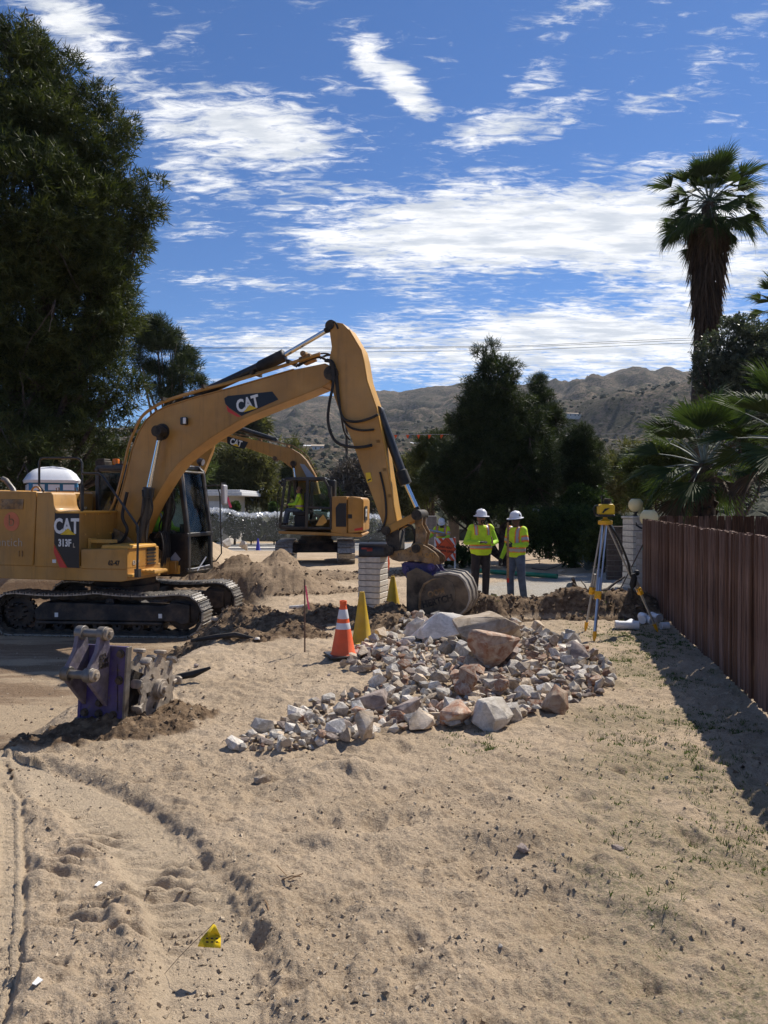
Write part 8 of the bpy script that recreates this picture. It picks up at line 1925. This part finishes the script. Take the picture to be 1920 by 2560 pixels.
    for (w_, d_, pn, tb, m_, cu) in hands or []: hand(root, V(w_), d_, pn, tb, MT[m_], cu)
    return root
pA = W(1202, 1500, 15.0); pA.z = zg(pA.x, pA.y)
person('worker facing the camera with sunglasses, goatee and both hands raised before his belly', (pA.x, pA.y, pA.z), R(8),
       dict(ell=(.30, .0, 1.14), elr=(-.30, .0, 1.13), wrl=(.17, -.22, 1.10), wrr=(-.11, -.24, 1.13), look=(.05, -1, -.05), anl=(.10, .03, .09), anr=(-.13, .0, .09), knl=(.10, -.02, .49)),
       heavy=1.22, vox=.011, tapes='a', beard=True, scale=1.0,
       hands=[('wrr', (.9, -.25, .15), (0, .3, -1), (.1, -.2, 1), 'glove', .18), ('wrl', (-.15, -.3, .9), (-.6, .2, 0), (-.7, -.5, .1), 'skin', .12)])
pB = W(1291, 1500, 14.7); pB.z = zg(pB.x, pB.y)
wB = person('worker in blue jeans seen from the side, holding a wooden lath upright', (pB.x, pB.y, pB.z), R(-52),
       dict(ell=(.27, -.04, 1.13), elr=(-.27, .03, 1.11), wrl=(.15, -.25, 1.12), wrr=(-.27, -.13, .86), look=(.05, -1, -.12), anl=(.14, .06, .09), anr=(-.10, -.05, .09), knl=(.13, 0, .49), knr=(-.11, -.06, .49)),
       heavy=1.05, vox=.011, tapes='b', legs='jeans', skin='skindark', scale=.98,
       hands=[('wrl', (-.6, -.8, .0), (-.5, .8, 0), (0, 0, 1), 'glove', .55), ('wrr', (0, -.25, -1), (.8, .2, 0), (.2, -1, 0), 'glove', .25)])
hb = Matrix.Translation(wB.location) @ Matrix.Rotation(R(-52), 4, 'Z') @ Vector((.085, -.33, 1.10))
mb = MB(); mb.box((hb.x, hb.y, hb.z - .10), (.042, .020, 1.05)); lath = mb.build('wooden_lath', MT['wood'], bevel=.003); tag(lath, 'pale wooden lath held upright by the worker in jeans', 'stake')
mb = MB(); mb.box((hb.x, hb.y, hb.z - .66), (.044, .022, .08)); mb.build('painted_tip', MT['red'], lath)
# worker behind the sign, leaning to his work
pC_ = W(1105, 1400, 24.2); pC_.z = zg(pC_.x, 24.2)
wC = person('worker bending over behind the orange road sign in orange-striped vest', pC_, R(-12),
       dict(pelvis=(0, .12, .86), neck=(.02, -.18, 1.28), head=(.03, -.30, 1.38), shl=(.20, -.15, 1.22), shr=(-.17, -.15, 1.22), ell=(.24, -.30, .98), elr=(-.28, -.28, 1.02), wrl=(.02, -.42, .88), wrr=(-.40, -.42, .90), hipl=(.095, .12, .84), hipr=(-.095, .12, .84), knl=(.12, -.03, .47), knr=(-.12, -.03, .47), look=(0, -.8, -.5)),
       vox=.018, tapes='b', skin='skindark', legs='pants', helmet=True, brim=False, hands=[('wrl', (-.6, -.5, -.4), (0, 0, -1), (-.5, 0, 1), 'glove', .4), ('wrr', (-.7, -.2, -.2), (0, 0, -1), (.2, -1, 0), 'glove', .4)])
mb = MB(); a = W(1062, 1323, 23.6); b = W(1112, 1333, 23.7); mb.tube([a, b], .03, 8); tag(mb.build('metal_pipe', MT['alu']), 'bright metal pipe in the hands of the worker behind the sign', 'pipe')
pD = W(1016, 1345, 50); pD.z = zg(pD.x, 50)
person('distant worker in blue jeans seen through the bucket linkage', pD, R(170), {}, vox=.03, tapes='a', legs='jeans', hands=[('wrl', (0, 0, -1), (-1, 0, 0), (0, -1, 0), 'skin', .3), ('wrr', (0, 0, -1), (1, 0, 0), (0, -1, 0), 'skin', .3)])
def seated(label, E, flip=0., legs='jeans', vest='vest'):
    r_ = E['root']; rel = Vector(E['seat']); loc = r_.matrix_basis @ rel
    rz = r_.rotation_euler.z + R(90)
    return person(label, (loc.x, loc.y, loc.z - .86), rz, dict(knl=(.13, -.42, .90), knr=(-.13, -.42, .90), anl=(.13, -.50, .48), anr=(-.13, -.50, .48), ell=(.28, -.10, 1.12), elr=(-.28, -.10, 1.12), wrl=(.24, -.34, 1.10), wrr=(-.24, -.34, 1.10)),
                  vox=.018, legs=legs, helmet=False, hands=[('wrl', (0, -1, 0), (0, 0, -1), (-1, 0, 0), 'skin', .4), ('wrr', (0, -1, 0), (0, 0, -1), (1, 0, 0), 'skin', .4)])
seated('operator sitting in the cab of the near excavator', EX1); seated('operator in jeans sitting in the open cab of the far excavator', EX2)

# ================================================================ ROAD SIGN
c = W(1113, 1373, 22.8); zb_ = zg(c.x, 22.8); root = thing('road_sign', 'orange diamond sign on a striped barricade reading OVER HEAD POWER LINES', 'road sign', (c.x, 22.8, zb_), R(6))
h = c.z - zb_; w = .30
mb = MB()
for s_ in (-w, w): mb.bb(s_ - .02, s_ + .02, .02, .06, 0, h + .36)
mb.build('leg', MT['white'], root)
for z0_, z1_ in ((h + .10, h + .33), (h - .34, h - .12)):
    mb = MB(); mb.bb(-w - .02, w + .02, .0, .018, z0_, z1_); bp_ = mb.build('barricade_board', MT['white'], root)
    for k in range(-2, 3):
        xa = k * .22; hh = z1_ - z0_; mb = MB(); L_ = [(xa, z1_), (xa + .11, z1_), (xa + .11 + hh * .8, z0_), (xa + hh * .8, z0_)]
        L_ = [(max(min(a_, w + .015), -w - .015), b_) for a_, b_ in L_]
        if abs(L_[0][0] - L_[1][0]) + abs(L_[2][0] - L_[3][0]) < .05: continue
        mb.prism([Vector((a_, -.001, b_)) for a_, b_ in L_], (0, -.003, 0)); mb.build('stripe', MT['orange'], bp_, smooth=None)
r_ = .335; mb = MB(); mb.prism([Vector((a_, -.03, h + b_)) for a_, b_ in ((-r_, 0), (0, -r_), (r_, 0), (0, r_))], (0, .012, 0)); pn_ = mb.build('sign_panel', MT['orange'], root, bevel=.003)
mb = MB(); rr2 = r_ * .93; rr3 = r_ * .90
for (a0, a1) in (((-1, 0), (0, -1)), ((0, -1), (1, 0)), ((1, 0), (0, 1)), ((0, 1), (-1, 0))):
    mb.prism([Vector((a0[0]*rr2, -.0305, h + a0[1]*rr2)), Vector((a1[0]*rr2, -.0305, h + a1[1]*rr2)), Vector((a1[0]*rr3, -.0305, h + a1[1]*rr3)), Vector((a0[0]*rr3, -.0305, h + a0[1]*rr3))], (0, -.002, 0))
mb.build('sign_border', MT['blackprint'], pn_, smooth=None)
for tx, dz in (('OVER HEAD', .055), ('POWER LINES', -.055)):
    place_text(pn_, text_mesh(tx, .092, MT['blackprint'], .002, .002, .85), 'lettering', Vector((0, -.033, h + dz)), (1, 0, -.12), (0, 0, 1))
